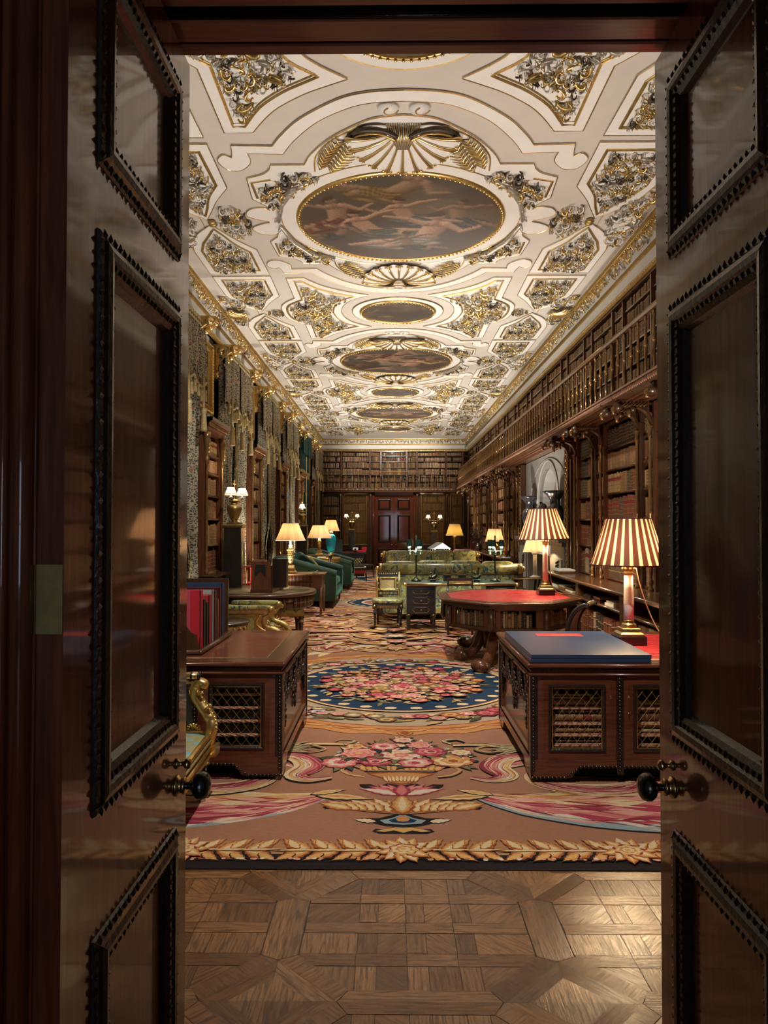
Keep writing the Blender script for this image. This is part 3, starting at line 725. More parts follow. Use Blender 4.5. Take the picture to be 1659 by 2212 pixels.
# middle field: cartouches and pink spirals, blue lozenge
rp([(-2.2, 9.42), (2.3, 9.42), (2.3, 13.8), (-2.2, 13.8)], 'field2')
def spiral(c, r, s, cols, tw=6.8, w=.26):
    sp = []
    for i in range(20): t = i / 19; a = 1.2 - s * t * tw; q = r * (1 - .82 * t); sp.append((c[0] + q * math.cos(a), c[1] + q * math.sin(a)))
    ribbon(sp, [w * r * .6, w * r * .75, w * r * .4], [w * r * .6, w * r * .75, w * r * .4], cols, 4, 'rust')
PK = ['cream', 'blush', 'pink', 'rose', 'pale', 'gold']
def midfield(y0, y1):
    rows = max(1, int((y1 - y0) / .5))
    for j in range(rows):
        y = y0 + (j + .5) * (y1 - y0) / rows
        for k in range(34):
            x = R.uniform(.05, 2.2)
            for s in (1, -1): leaf((cx0 + s * x, y + R.uniform(-.2, .2)), (R.uniform(-1.2, 1.2)) if s > 0 else PI - R.uniform(-1.2, 1.2), R.uniform(.3, .62), R.uniform(.09, .19), R.choice((['orange', 'gold', 'cream'], ['rose', 'pink', 'pale'], ['rust', 'orange', 'gold'], ['cream', 'pale'], ['gold', 'cream'], ['wine', 'pink', 'blush'])), R.uniform(-.9, .9), R.choice((None, 'rust', None)))
        for s in (1, -1):
            ribbon([(cx0 + s * .1, y + R.uniform(-.2, .2)), (cx0 + s * .8, y + R.uniform(-.25, .25)), (cx0 + s * 1.5, y + R.uniform(-.25, .25)), (cx0 + s * 2.2, y + R.uniform(-.2, .2))], [.02, .08, .06, .03], [.02, .08, .06, .03], R.choice((['gold', 'orange', 'rust'], ['cream', 'blush', 'gold'], ['orange', 'gold', 'cream'])), 6, 'rust')
            spiral((cx0 + s * (.82 + .35 * (j % 2)), y), .34, s, PK if s > 0 else PK[::-1])
            if j % 2: spiral((cx0 + s * 1.8, y + .3), .36, -s, PK)
            ribbon([(cx0 + s * .15, y - .3), (cx0 + s * .45, y - .1), (cx0 + s * .62, y + .2), (cx0 + s * .3, y + .35)], [.03, .09, .06, .02], [.03, .09, .06, .02], R.choice((['gold', 'orange', 'cream'], ['pale', 'rose', 'pink'], ['cream', 'rust', 'gold'])), 6, 'brown')
            c_ = (cx0 + s * .52, y + .12); disc(c_, .15, 'black', 24, .08); disc(c_, .13, 'gold', 24, .066); disc(c_, .08, 'olive', 16, .036)
        flower((cx0, y), .12, R.choice(FL), 7, .09, True)
midfield(9.5, 10.5); midfield(10.4, 12.1); lvl(.0066); midfield(12.0, 14.0); lvl(.0105)
for r, wl in ((.62, 'black'), (.60, 'sky'), (.575, 'blue'), (.50, 'pale'), (.47, 'field2')): rp([(cx0 - .12 + r * 1.0 * math.cos(t) * (1 + .12 * math.cos(4 * t)), 11.25 + r * .9 * math.sin(t) * (1 + .12 * math.cos(4 * t))) for t in [2 * PI * i / 48 for i in range(48)]], wl)
flower((cx0 - .12, 11.25), .2, ['sky', 'blue', 'rose', 'pale'], 8, .15, False)
for s in (1, -1):
    leaf((cx0 - .12, 11.0), -PI / 2 + s * .5, .3, .09, ['sky', 'pale'], 0, 'blue'); leaf((cx0 - .12, 11.5), PI / 2 + s * .5, .3, .09, ['sky', 'pale'], 0, 'blue')
    spiral((cx0 + s * .95, 11.2), .42, s, PK); leaf((cx0 + s * .4, 10.9), .4 if s > 0 else PI - .4, .4, .12, ['gold', 'cream'], 0, 'black')
lvl(.0068); medallion((.11, 15.75), 1.05, False); lvl(.0066); midfield(17.7, 21.0); lvl(.0068); medallion((.11, 22.9), 1.3, False); lvl(.0066); midfield(25.2, 27.0)
rugo = rug.build('carpet', recalc=False)
tag(rugo, 'large salmon floral carpet with blue flower medallion covering the library floor', 'carpet')
# ================================================================ ceiling
c = MB(); c.box((XLW - .2, YN - .1, ZC), (XRW + .2, YF + .3, ZC + .1), 'plaster_field')
CEIL = struct(c.build('ceiling'))
CP = lambda a, b, h: (a, b, -h)          # local: a across, b along, h below the ceiling
def inside(p, poly):
    r = False; j = len(poly) - 1
    for i in range(len(poly)):
        xi, yi = poly[i]; xj, yj = poly[j]
        if (yi > p[1]) != (yj > p[1]) and p[0] < (xj - xi) * (p[1] - yi) / (yj - yi) + xi: r = not r
        j = i
    return r
def curl(mb, c, r, a0, sgn, h0, mat, mat2, span=4.6, lobes=5):
    pts = []; rad = []
    for i in range(10):
        t = i / 9; a = a0 + sgn * span * t; q = r * (1 - .72 * t); pts.append((c[0] + q * math.cos(a), c[1] + q * math.sin(a), -(h0 + .040 * math.sin(PI * t) + .036 * t))); rad.append(r * (.10 + .20 * math.sin(PI * min(1, t * .9 + .12))))
    mb.tube(pts, rad, mat, 5, True, True, .6)
    for k in range(lobes):
        t = .08 + .6 * k / lobes; a = a0 + sgn * span * t; q = r * (1 - .72 * t)
        p = (c[0] + q * math.cos(a), c[1] + q * math.sin(a)); b = a - sgn * .55; L = r * R.uniform(.42, .72)
        mb.tube([(p[0], p[1], -(h0 + .012)), (p[0] + L * .5 * math.cos(b), p[1] + L * .5 * math.sin(b), -(h0 + .050)), (p[0] + L * math.cos(b - sgn * .4), p[1] + L * math.sin(b - sgn * .4), -(h0 + .058))], [r * .12, r * .17, r * .03], mat2 if k % 2 else mat, 4, True, True, .6)
    e = pts[-1]; mb.ball((e[0], e[1], e[2] - .006), r * .17, mat, 6)
def acanthus(mb, poly, n, rs, seed, h0=.004, mats=None):
    rr = random.Random(seed); xs = [p[0] for p in poly]; ys = [p[1] for p in poly]; got = []; tries = 0
    mats = mats or ['gilt', 'silvered_leaf', 'shadow_brown', 'silvered_leaf', 'gilt_bright', 'gilt_dull', 'plaster']
    while len(got) < n and tries < n * 60:
        tries += 1; p = (rr.uniform(min(xs), max(xs)), rr.uniform(min(ys), max(ys))); r = rr.uniform(*rs)
        if tries > n * 20: r *= .7
        if not inside(p, poly): continue
        if any(not inside((p[0] + r * 1.05 * math.cos(a), p[1] + r * 1.05 * math.sin(a)), poly) for a in (0, 1.05, 2.1, 3.14, 4.2, 5.2)): continue
        if any((p[0] - q[0]) ** 2 + (p[1] - q[1]) ** 2 < ((r + q[2]) * .72) ** 2 for q in got): continue
        got.append((*p, r))
    for (x, y, r) in got:
        m1 = rr.choice(mats); m2 = rr.choice(mats); curl(mb, (x, y), r, rr.random() * 6.3, rr.choice((1, -1)), h0, m1, m2)
def outline(mb, pts, r, h, mat, closed=True):
    P = [(p[0], p[1], -h) for p in pts]
    if closed: P = P + [P[0], P[1]]
    mb.tube(P, r, mat, 5, False, False, .8)
def arc(r, a0, a1, n, c=(0, 0)): return [(c[0] + r * math.cos(a0 + (a1 - a0) * i / n), c[1] + r * math.sin(a0 + (a1 - a0) * i / n)) for i in range(n + 1)]
def sm2(pts, n=5): return [(p.x, p.y) for p in cr([(a, b, 0) for a, b in pts], n)]
def place(mesh_obj, name, x, y, sx=1, sy=1, first=[]):
    o = mesh_obj.copy(); COL.objects.link(o); o.name = name; o.parent = CEIL; o.location = (x, y, ZC); o.scale = (sx, sy, 1); return o
PROTO = []
def proto(mb, name):
    o = mb.build(name); o.parent = CEIL; o.location = (0, 0, -99); PROTO.append(o); return o
W0 = .016
# -- strap band round the large canvases (front half; mirrored for the back half)
OUT = sm2([(0, 2.45), (.30, 2.42), (.55, 2.32), (.88, 2.05), (1.08, 1.79), (1.18, 1.62)]) + [(1.55, 1.635)]
INN = sm2([(0, 2.30), (.25, 2.28), (.45, 2.21), (.73, 2.01), (.97, 1.71), (1.10, 1.48)]) + [(1.43, 1.495)]
SCR = sm2([(1.43, 1.495), (1.43, 1.33), (1.55, 1.18), (1.68, 1.20), (1.735, 1.36), (1.66, 1.47), (1.59, 1.42)], 4)
SCRI = sm2([(1.55, 1.635), (1.57, 1.50), (1.59, 1.42)], 4)
half = OUT + SCRI + SCR[::-1] + INN[::-1][1:]
m = MB()
for s in (1, -1):
    P = [(s * a, b) for a, b in half]; m.prism(P, CP, 0, W0, 'plaster')
    outline(m, [(s * a, b) for a, b in OUT], .0055, W0, 'gilt', False); outline(m, [(s * a, b) for a, b in INN], .0045, W0, 'gilt', False); outline(m, [(s * a, b) for a, b in SCR], .0045, W0, 'gilt', False); outline(m, [(s * a, b) for a, b in SCRI], .0045, W0, 'gilt', False)
STRAP = proto(m, 'plaster_strapwork')
# -- white field that holds the large canvas
FB = sm2([(0, 2.10), (.2, 2.07), (.36, 1.99), (.64, 1.75), (.84, 1.48), (.93, 1.28)]) + [(1.25, 1.28)] + sm2([(1.28, 1.19), (1.36, 1.10), (1.53, 1.02)], 4) + [(1.56, .57), (1.45, .42)] + sm2([(1.42, .30), (1.50, .36), (1.64, .32), (1.70, .17), (1.58, .06), (1.48, .02)], 4)
full = FB + [(a, -b) for a, b in FB[::-1][0:]]; full = full + [(-a, b) for a, b in full[::-1]]
full = [full[i] for i in range(len(full)) if i == 0 or (abs(full[i][0] - full[i - 1][0]) + abs(full[i][1] - full[i - 1][1])) > 1e-5]
m = MB(); m.prism(full, CP, 0, W0, 'plaster'); outline(m, full, .0055, W0, 'gilt'); 
ring = arc(1.33, 0, 2 * PI, 90); outline(m, ring[:-1], .007, W0 + .003, 'gilt')
# small volutes above each shell
for sv in (1, -1):
    for s in (1, -1):
        m.lathe([(.085, -.030), (.085, 0), (1e-4, .0)], 'plaster', (s * .13, sv * 2.20, -.0), 20)
        outline(m, [(s * .13 + .085 * (1 - .09 * k) * math.cos(k * .42 * s), sv * 2.20 + .085 * (1 - .055 * k) * math.sin(k * .42)) for k in range(16)], .006, .032, 'gilt', False)
FIELD = proto(m, 'plaster_field_panel')
# -- bow-tie panels each side of the small canvases
q = [(.44, .84)] + sm2([(.62, .93), (.8, 1.03), (1.02, 1.20), (1.16, 1.36), (1.31, 1.585)], 3) + [(1.56, 1.585), (1.56, .70)] + sm2([(1.69, .55), (1.79, .38), (1.83, .2), (1.84, 0)], 3)
iq = sm2([(.9, 0), (.86, .30), (.72, .60), (.44, .84)], 3)
BW = q + [(a, -b) for a, b in q[::-1][1:]] + [(a, -b) for a, b in iq[::-1][1:]][:-1] + iq[:-1]
m = MB(); m.prism(BW, CP, 0, W0, 'plaster'); outline(m, BW, .0055, W0, 'gilt')
q2 = [(.66, .80)] + sm2([(.82, .90), (.97, 1.00), (1.18, 1.20), (1.36, 1.485)], 3) + [(1.46, 1.485), (1.455, .66)] + sm2([(1.57, .55), (1.70, .38), (1.75, .2), (1.765, 0)], 3)
iq2 = sm2([(1.03, 0), (.98, .33), (.86, .62), (.66, .80)], 3)
BI = q2 + [(a, -b) for a, b in q2[::-1][1:]] + [(a, -b) for a, b in iq2[::-1][1:]][:-1] + iq2[:-1]
outline(m, BI, .011, W0 + .004, 'gilt'); outline(m, [(1.22 + (a - 1.22) * .965, b * .965) for a, b in BI], .009, W0 + .002, 'gilt_dull')
BOW = proto(m, 'plaster_panel')
m = MB(); acanthus(m, [(1.22 + (a - 1.22) * .93, b * .93) for a, b in BI], 150, (.035, .098), 3, W0)
for k in range(7): m.ball((1.28 + R.uniform(-.05, .05), R.uniform(-.12, .12), -.05), .035, 'gilt', 8)
BOWA = proto(m, 'acanthus_relief')
# -- side panels (pointed) in the outer compartments
HX = [(1.76, 1.66), (2.56, 1.66), (2.56, .86)] + sm2([(2.50, .55), (2.36, .3), (2.16, .07)], 3) + sm2([(2.06, .28), (1.95, .52), (1.77, .82)], 3)
HI = [(1.86, 1.54), (2.465, 1.54), (2.465, .84)] + sm2([(2.38, .58), (2.29, .42), (2.155, .16)], 3) + sm2([(2.08, .36), (2.0, .62), (1.86, .88)], 3)
m = MB(); m.prism(HX, CP, 0, W0, 'plaster'); outline(m, HX, .0055, W0, 'gilt'); outline(m, HI, .010, W0 + .004, 'gilt'); outline(m, [(2.17 + (a - 2.17) * .95, 1 + (b - 1) * .96) for a, b in HI], .008, W0 + .002, 'gilt_dull')
HEX = proto(m, 'plaster_panel')
m = MB(); acanthus(m, [(2.17 + (a - 2.17) * .9, 1 + (b - 1) * .93) for a, b in HI], 100, (.032, .085), 8, W0)
HEXA = proto(m, 'acanthus_relief')
# -- garland lens, cartouche, shell at the edge
m = MB(); LN = sm2([(1.66, 0), (1.72, -.28), (1.84, -.42), (1.98, -.34), (2.07, 0), (1.98, .34), (1.84, .42), (1.72, .28)], 4) ; acanthus(m, LN, 40, (.035, .08), 11, .0)
for s in (1, -1): m.ball((2.12, s * .03, -.03), .05, 'gilt_dull', 8, 1, .8, .6)
LENS = proto(m, 'acanthus_relief')
m = MB(); CT = sm2([(2.28, 0), (2.34, -.34), (2.47, -.62), (2.62, -.74), (2.70, -.45), (2.72, 0), (2.70, .45), (2.62, .74), (2.47, .62), (2.34, .34)], 4); acanthus(m, [p for p in CT], 52, (.036, .085), 13, .0, ['silvered_leaf', 'gilt', 'silvered_leaf', 'gilt_dull', 'plaster', 'gilt'])
m.lathe([(.10, .0), (.135, -.045), (.15, -.05), (.135, -.06), (.12, -.045), (1e-4, -.05)], 'plaster', (2.51, 0, 0), 24, sx=.8, sy=1.4)
outline(m, sm2([(2.70, -.78), (2.46, -.70), (2.30, -.38), (2.24, 0), (2.30, .38), (2.46, .70), (2.70, .78)], 6), .006, .004, 'gilt', False)
CART = proto(m, 'cartouche_relief')
def shell(mb, cx, cy, ang, rx, ry, n, dep, spread=1.25):
    """fan of gilt ribs and white flutes opening along +ang"""
    for k in range(-n, n):
        for j, (f0, f1) in enumerate(((k / n, (k + 1) / n),)):
            a0, a1 = ang + f0 * spread, ang + f1 * spread; vs = []
            for t in (.12, .4, .7, .92, 1.0):
                hh = dep * (.45 + .75 * math.sin(PI * .75 * t)) 
                for u in (0, .25, .5, .75, 1):
                    a = a0 + (a1 - a0) * u; sc = math.sin(PI * u); rr = t * (1 + .05 * sc * (t > .9))
                    vs.append((cx + rr * rx * math.cos(a), cy + rr * ry * math.sin(a), -(hh - dep * .16 * sc * t)))
            fs = [(r * 5 + q, r * 5 + q + 1, (r + 1) * 5 + q + 1, (r + 1) * 5 + q) for r in range(4) for q in range(4)]
            mb.add(vs, fs, 'plaster', True)
    for k in range(-n, n + 1):
        a = ang + k / n * spread
        mb.tube([(cx + t * rx * math.cos(a), cy + t * ry * math.sin(a), -(dep * (.5 + .78 * math.sin(PI * .75 * t)))) for t in (.12, .3, .5, .7, .85, .97, 1.03)], [.008, .009, .011, .014, .018, .022, .012], 'gilt_bright', 6)
    for k in range(-n, n):
        for i in range(2): a = ang + (k + .25 + .5 * i) / n * spread; mb.ball((cx + 1.0 * rx * math.cos(a), cy + 1.0 * ry * math.sin(a), -dep * 1.0), .016, 'gilt_bright', 6)
m = MB(); shell(m, 2.40, -.10, .35, .30, .30, 5, .08, 1.2); acanthus(m, sm2([(2.34, -.15), (2.40, -.6), (2.68, -.82), (2.72, -.35)], 3), 14, (.05, .09), 5, 0); acanthus(m, sm2([(2.45, .25), (2.5, .6), (2.7, .6), (2.72, .25)], 3), 9, (.04, .07), 6, 0)
outline(m, sm2([(2.70, -.78), (2.46, -.70), (2.30, -.38), (2.24, 0), (2.30, .38), (2.46, .70), (2.70, .78)], 6), .006, .004, 'gilt', False)
ESH = proto(m, 'shell_relief')
# -- great shell with plumes beside the large canvases, and the flanking acanthus
m = MB(); shell(m, 0, 1.92, -PI / 2, .50, .68, 5, .075, 1.46)
for k in range(-7, 8): m.tube([(k * .007, 1.74, -.115), (k * .012, 1.88, -.11), (k * .021, 1.99, -.03)], [.006, .007, .006], 'gilt' if k % 2 else 'silvered_leaf', 5)
for s in (1, -1):
    m.tube(cr([(s * .05, 1.90, -.09), (s * .2, 1.975, -.07), (s * .38, 1.93, -.05), (s * .50, 1.76, -.03)], 5), [.02] * 6 + [.024] * 5 + [.018] * 5, 'shadow_brown', 8); m.tube(cr([(s * .06, 1.89, -.12), (s * .2, 1.96, -.10), (s * .37, 1.91, -.08), (s * .49, 1.75, -.05)], 5), .008, 'gilt', 6)
    for k in range(9):
        t = k / 8; x = .50 + .20 * t; y = 1.72 - .44 * t
        for d in (1, -1):
            a = (-.95 + d * .9) if s > 0 else (PI + .95 - d * .9); L = .13 + .05 * math.sin(PI * t)
            m.tube([(s * x, y, -.02), (s * x + L * .6 * math.cos(a), y + L * .6 * math.sin(a), -.05), (s * x + L * math.cos(a + s * d * .8), y + L * math.sin(a + s * d * .8), -.035)], [.012, .02, .004], R.choice(('gilt', 'gilt_bright', 'gilt_dull')), 5, flat=.6)
    outline(m, sm2([(s * .84, 1.16), (s * .80, 1.45), (s * .62, 1.74), (s * .34, 1.96)], 6), .009, W0 + .002, 'gilt', False)
SHELL = proto(m, 'shell_relief')
m = MB()
AP = sm2([(.79, 1.02), (.86, 1.15), (1.15, 1.15), (1.26, .98), (1.45, .88), (1.46, .60), (1.36, .34), (1.42, .14), (1.36, .02), (1.345, .12), (1.22, .48), (1.02, .83)], 3)
acanthus(m, AP, 70, (.034, .085), 21, W0); outline(m, [(1.30, 1.0), (1.50, .94), (1.50, .60)], .014, W0 + .002, 'gilt', False)
m.tube([(.82, 1.05, -.03), (1.10, .86, -.05), (1.27, .50, -.05), (1.36, .06, -.04)], [.02, .035, .035, .02], 'silvered_leaf', 6)
FLANK = proto(m, 'acanthus_relief')
BIG = [1.20, 8.06, 14.92, 21.78]; SMALL = [4.63, 11.49, 18.35, 25.21]
for y in BIG[1:]:
    place(FIELD, 'plaster_field_panel', CX, y)
    for sv in (1, -1):
        place(STRAP, 'plaster_strapwork', CX, y, 1, sv); place(SHELL, 'shell_relief', CX, y, 1, sv)
        for s in (1, -1):
            place(FLANK, 'acanthus_relief', CX, y, s, sv); place(HEX, 'plaster_panel', CX, y, s, sv); place(HEXA, 'acanthus_relief', CX, y, s, sv)
    for s in (1, -1): place(LENS, 'acanthus_relief', CX, y, s, 1); place(CART, 'cartouche_relief', CX, y, s, 1)
for y in SMALL:
    for s in (1, -1):
        place(BOW, 'plaster_panel', CX, y, s, 1); place(BOWA, 'acanthus_relief', CX, y, s, 1); place(ESH, 'shell_relief', CX, y, s, 1)
        o = place(LENS, 'rosette_relief', CX + s * .93, y, s * .53, .30)
        for sv in (1, -1): place(HEX, 'plaster_panel', CX, y, s, sv); place(HEXA, 'acanthus_relief', CX, y, s, sv)
for o in PROTO: bpy.data.objects.remove(o)
for s in (1, -1):
    m = MB(); outline(m, [(s * 2.63, -26), (s * 2.63, 26)], .004, .002, 'gilt', False)
# canvases
def painted_disc(r, seed):
    """round canvas: a soft brown sky with loosely drawn reclining figures and draperies, as colours on a fine disc"""
    rg = np.random.RandomState(seed); n, k = 150, 62
    ts = np.arange(n) * 2 * PI / n; rs = (np.arange(k + 1) / k); rs[0] = 1e-3
    U = np.outer(rs, np.cos(ts)); V = -np.outer(rs, np.sin(ts))
    def fbm(x, y, f, ph):
        s_ = np.zeros_like(x)
        for o in range(4):
            a, b_ = rg.uniform(0, 6.3, 2); c_, d_ = rg.uniform(-.5, .5, 2)
            s_ += np.sin(f * 1.9 ** o * (x + c_ * y) + a + 1.3 * np.sin(f * 1.9 ** o * (y + d_ * x) * .8 + b_)) / 1.7 ** o
        return s_ / 2.2
    cl = fbm(U, V * 2, 2.6, 0); col = np.zeros(U.shape + (3,))
    A = lambda *c_: np.array(c_)
    t = np.clip((V + 1) / 2, 0, 1)[..., None]
    col[:] = A(.075, .048, .032) * (1 - t) + A(.075, .066, .05) * t
    w_ = np.clip(cl * .7 + .35 - np.abs(V - .25), 0, 1)[..., None]; col[:] = col * (1 - w_ * .75) + A(.19, .125, .075) * w_ * .75
    w_ = np.clip(fbm(U, V * 2.6, 3.4, 1) - .15, 0, 1)[..., None]; col[:] = col * (1 - w_ * .7) + A(.035, .034, .03) * w_ * .7
    def over(al, c_): col[:] = col * (1 - al[..., None]) + c_ * al[..., None]
    def cap(x0, y0, x1, y1, r0, r1, base, dark):
        dx, dy = x1 - x0, y1 - y0; L2 = dx * dx + dy * dy + 1e-9; tt = np.clip(((U - x0) * dx + (V - y0) * dy) / L2, 0, 1)
        px, py = U - x0 - tt * dx, V - y0 - tt * dy; rr = r0 + (r1 - r0) * tt; d = np.sqrt(px * px + py * py) / rr
        al = np.clip((1.08 - d) / .22, 0, 1); sh = np.clip(.5 + .55 * (-px * .5 + py * .85) / rr, 0, 1)[..., None]
        over(al, dark * (1 - sh) + base * sh)
    def cloth(x, y, rx, ry, an, base, dark, f):
        ca, sa = math.cos(an), math.sin(an); px = ((U - x) * ca + (V - y) * sa) / rx; py = (-(U - x) * sa + (V - y) * ca) / ry
        d = np.sqrt(px * px + py * py) + .22 * np.sin(5 * px + 3 * py + f) * np.cos(4 * py); al = np.clip((1 - d) / .2, 0, 1)
        sh = np.clip(.5 + .5 * np.sin(9 * py + 3 * np.sin(3.1 * px + f)), 0, 1)[..., None]; over(al, dark * (1 - sh) + base * sh)
    FLs, FD = A(.56, .34, .215), A(.12, .065, .04); DR = [(A(.13, .15, .14), A(.035, .045, .045)), (A(.38, .23, .075), A(.13, .08, .03)), (A(.22, .07, .05), A(.07, .028, .022)), (A(.10, .12, .08), A(.03, .038, .028)), (A(.30, .26, .2), A(.11, .1, .085))]
    def figure(x, y, s_, an, fl, k_, dim=1.0):
        def T(a, b_): a *= fl; return x + s_ * (a * math.cos(an) - b_ * math.sin(an)), y + s_ * (a * math.sin(an) + b_ * math.cos(an))
        B, D_ = FLs * dim, FD * dim; c_ = lambda a, b_, e, g, r0, r1: cap(*T(a, b_), *T(e, g), r0 * s_, r1 * s_, B, D_)
        cl_ = DR[k_ % 5]; cloth(*T(.30, -.32), .50 * s_, .22 * s_, an - .25 * fl, cl_[0] * dim, cl_[1] * dim, k_)
        c_(.12, -.2, .55, -.30, .11, .075); c_(.55, -.30, .92, -.42, .07, .04); c_(.1, -.22, .46, -.40, .11, .08)
        c_(-.02, .20, .08, -.18, .15, .13); c_(-.12, .28, .10, .27, .075, .075)
        c_(-.14, .27, -.34, .10, .06, .045); c_(-.34, .10, -.52, .24, .045, .03)
        c_(.12, .27, .34, .38, .06, .045); c_(.34, .38, .60, .42, .042, .028)
        c_(.0, .30, .0, .38, .05, .05); cap(*T(0, .46), *T(.02, .50), .085 * s_, .08 * s_, B, D_); cap(*T(.0, .54), *T(.07, .50), .075 * s_, .05 * s_, A(.09, .05, .03), A(.03, .018, .012))
        cloth(*T(.22, -.24), .30 * s_, .12 * s_, an - .3 * fl, cl_[0] * dim, cl_[1] * dim, k_ + 2)
    for q in ((.05, .66, .62, -.5, 1, 3, .62), (-.62, .22, .60, .15, 1, 4, .8), (.66, .16, .5, .1, -1, 2, .55), (.02, .14, .52, .1, -1, 2, .85), (-.30, -.10, .66, .25, -1, 0, 1.0), (.40, -.22, .80, .1, 1, 1, 1.0), (-.66, -.34, .4, -.2, 1, 2, .5), (.06, -.55, .45, .1, -1, 0, .5)):
        j = rg.uniform(-.09, .09, 2); figure(q[0] * .95 + j[0], q[1] + j[1], q[2] * rg.uniform(1.0, 1.2), q[3] + rg.uniform(-.25, .25), q[4] * (1 if seed % 2 else -1), q[5] + seed, q[6])
    vs = np.stack([U * r, -V * r, np.zeros_like(U)], -1).reshape(-1, 3)
    m = MB(); fs = [(j * n + i, j * n + (i + 1) % n, (j + 1) * n + (i + 1) % n, (j + 1) * n + i) for j in range(k) for i in range(n)] + [tuple(range(n))]
    m.add([tuple(p) for p in vs], fs, 'canvas_painted'); return m, np.clip(col.reshape(-1, 3), .004, 1)
def canvas(y, r, label, kind):
    root = thing('ceiling_painting', label, 'painting', (CX, y, ZC), 0, None)
    m = MB(); m.lathe([(1e-4, -.012), (r, -.012), (r, 0)], kind, (0, 0, -.012), 72, False)
    if kind == 'canvas_large':
        m, colr = painted_disc(r, int(y)); cv = m.build('canvas', root, recalc=False, loc=(0, 0, -.0241))
        ca = cv.data.color_attributes.new('paint', 'FLOAT_COLOR', 'POINT'); ca.data.foreach_set('color', np.concatenate([colr, np.ones((len(colr), 1))], 1).astype(np.float32).ravel())
    else: m.build('canvas', root, recalc=False)
    f = MB(); f.lathe([(r - .005, -.014), (r + .002, -.035), (r + .022, -.045), (r + .045, -.03), (r + .055, -.016), (r + .055, 0)], 'gilt', (0, 0, 0), 96)
    n = int(2 * PI * r / .055)
    for i in range(n): t = 2 * PI * i / n; f.ball(((r + .022) * math.cos(t), (r + .022) * math.sin(t), -.042), .016, 'gilt_bright', 6, 1, 1, .8)
    f.build('gilt_frame', root)
    if kind != 'canvas_large':
        g = MB(); g.lathe([(r + .055, -.016), (r + .16, -.016), (r + .165, 0)], 'plaster', (0, 0, 0), 72, False); g.tube([((r + .165) * math.cos(t), (r + .165) * math.sin(t), -.012) for t in [2 * PI * i / 72 for i in range(74)]], .008, 'gilt', 5, False, False); g.build('plaster_ring', root)
L1 = ['large round ceiling painting of pale figures, nearest of the three large ones', 'large round ceiling painting, middle one of the three large canvases', 'large round ceiling painting, farthest of the three large canvases']
L2 = ['small dark round ceiling painting cut off by the door head', 'small dark round ceiling painting, first beyond the nearest large one', 'small dark round ceiling painting, third from the doorway', 'small dark round ceiling painting nearest the far wall']
for y, l in zip(BIG[1:], L1): canvas(y, 1.115, l, 'canvas_large')
for y, l in zip(SMALL, L2): canvas(y, .56, l, 'canvas_small')

# ---- cornice on the four walls
PROF = [(0.0, 4.60), (.03, 4.605), (.045, 4.64), (.03, 4.67), (.012, 4.70), (.0, 4.71), (.0, 4.85), (.02, 4.86), (.035, 4.88), (.03, 4.90), (.035, 4.92), (.05, 5.0), (.085, 5.035), (.10, 5.04), (.105, 5.055), (.125, 5.07), (.135, 5.085), (.154, 5.09), (.154, 5.10)]
PM = ['gilt', 'gilt', 'gilt', 'gilt_dull', 'plaster', 'plaster', 'gilt', 'gilt', 'gilt_dull', 'plaster', 'plaster', 'plaster', 'gilt', 'gilt', 'gilt_dull', 'gilt', 'gilt', 'plaster']
def cornice(name, mapf, t0, t1):
    m = MB(); m.extrude(PROF, mapf, t0, t1, PM)
    o = struct(m.build(name, recalc=False)); a = MB(); rr = random.Random(4); t = t0 + .1; k = 0
    while t < t1 - .05:
        for (dz, dt, r) in ((4.965, 0, .052), (4.945, .075, .036), (5.0, .085, .034)):
            sg = 1 if k % 2 else -1; mt = rr.choice(('gilt', 'gilt_bright', 'gilt_dull', 'silvered_leaf')); pts = []; rad = []
            a0 = rr.random() * 6
            for i in range(7):
                u = i / 6; an = a0 + sg * 4.4 * u; q = r * (1 - .7 * u); dd = .05 + .02 * math.sin(PI * u) + .025 * u
                pts.append(mapf(dd + (dz + q * math.sin(an) - 4.93) * .5, dz + q * math.sin(an), t + dt + q * math.cos(an))); rad.append(r * (.14 + .18 * math.sin(PI * min(1, u + .1))))
            a.tube(pts, rad, mt, 5, True, True)
        for u in (0, .055, .11): a.add([mapf(.03, 4.62, t + u), mapf(.058, 4.64, t + u + .02), mapf(.03, 4.665, t + u), mapf(.03, 4.62, t + u + .045), mapf(.03, 4.665, t + u + .045)], [(0, 1, 2), (0, 3, 1), (3, 4, 1), (4, 2, 1)], 'gilt_bright'); a.ball(mapf(.115, 5.048, t + u), .012, 'gilt_bright', 5)
        t += .165; k += 1
    a.build('carved_ornament', o, recalc=False)
cornice('trim_4', lambda d, z, t: (XL + d, t, z), YN, YF)
cornice('trim_5', lambda d, z, t: (XR - d, t, z), YN, YF)
cornice('trim_6', lambda d, z, t: (t, YF - d, z), XL, XR)
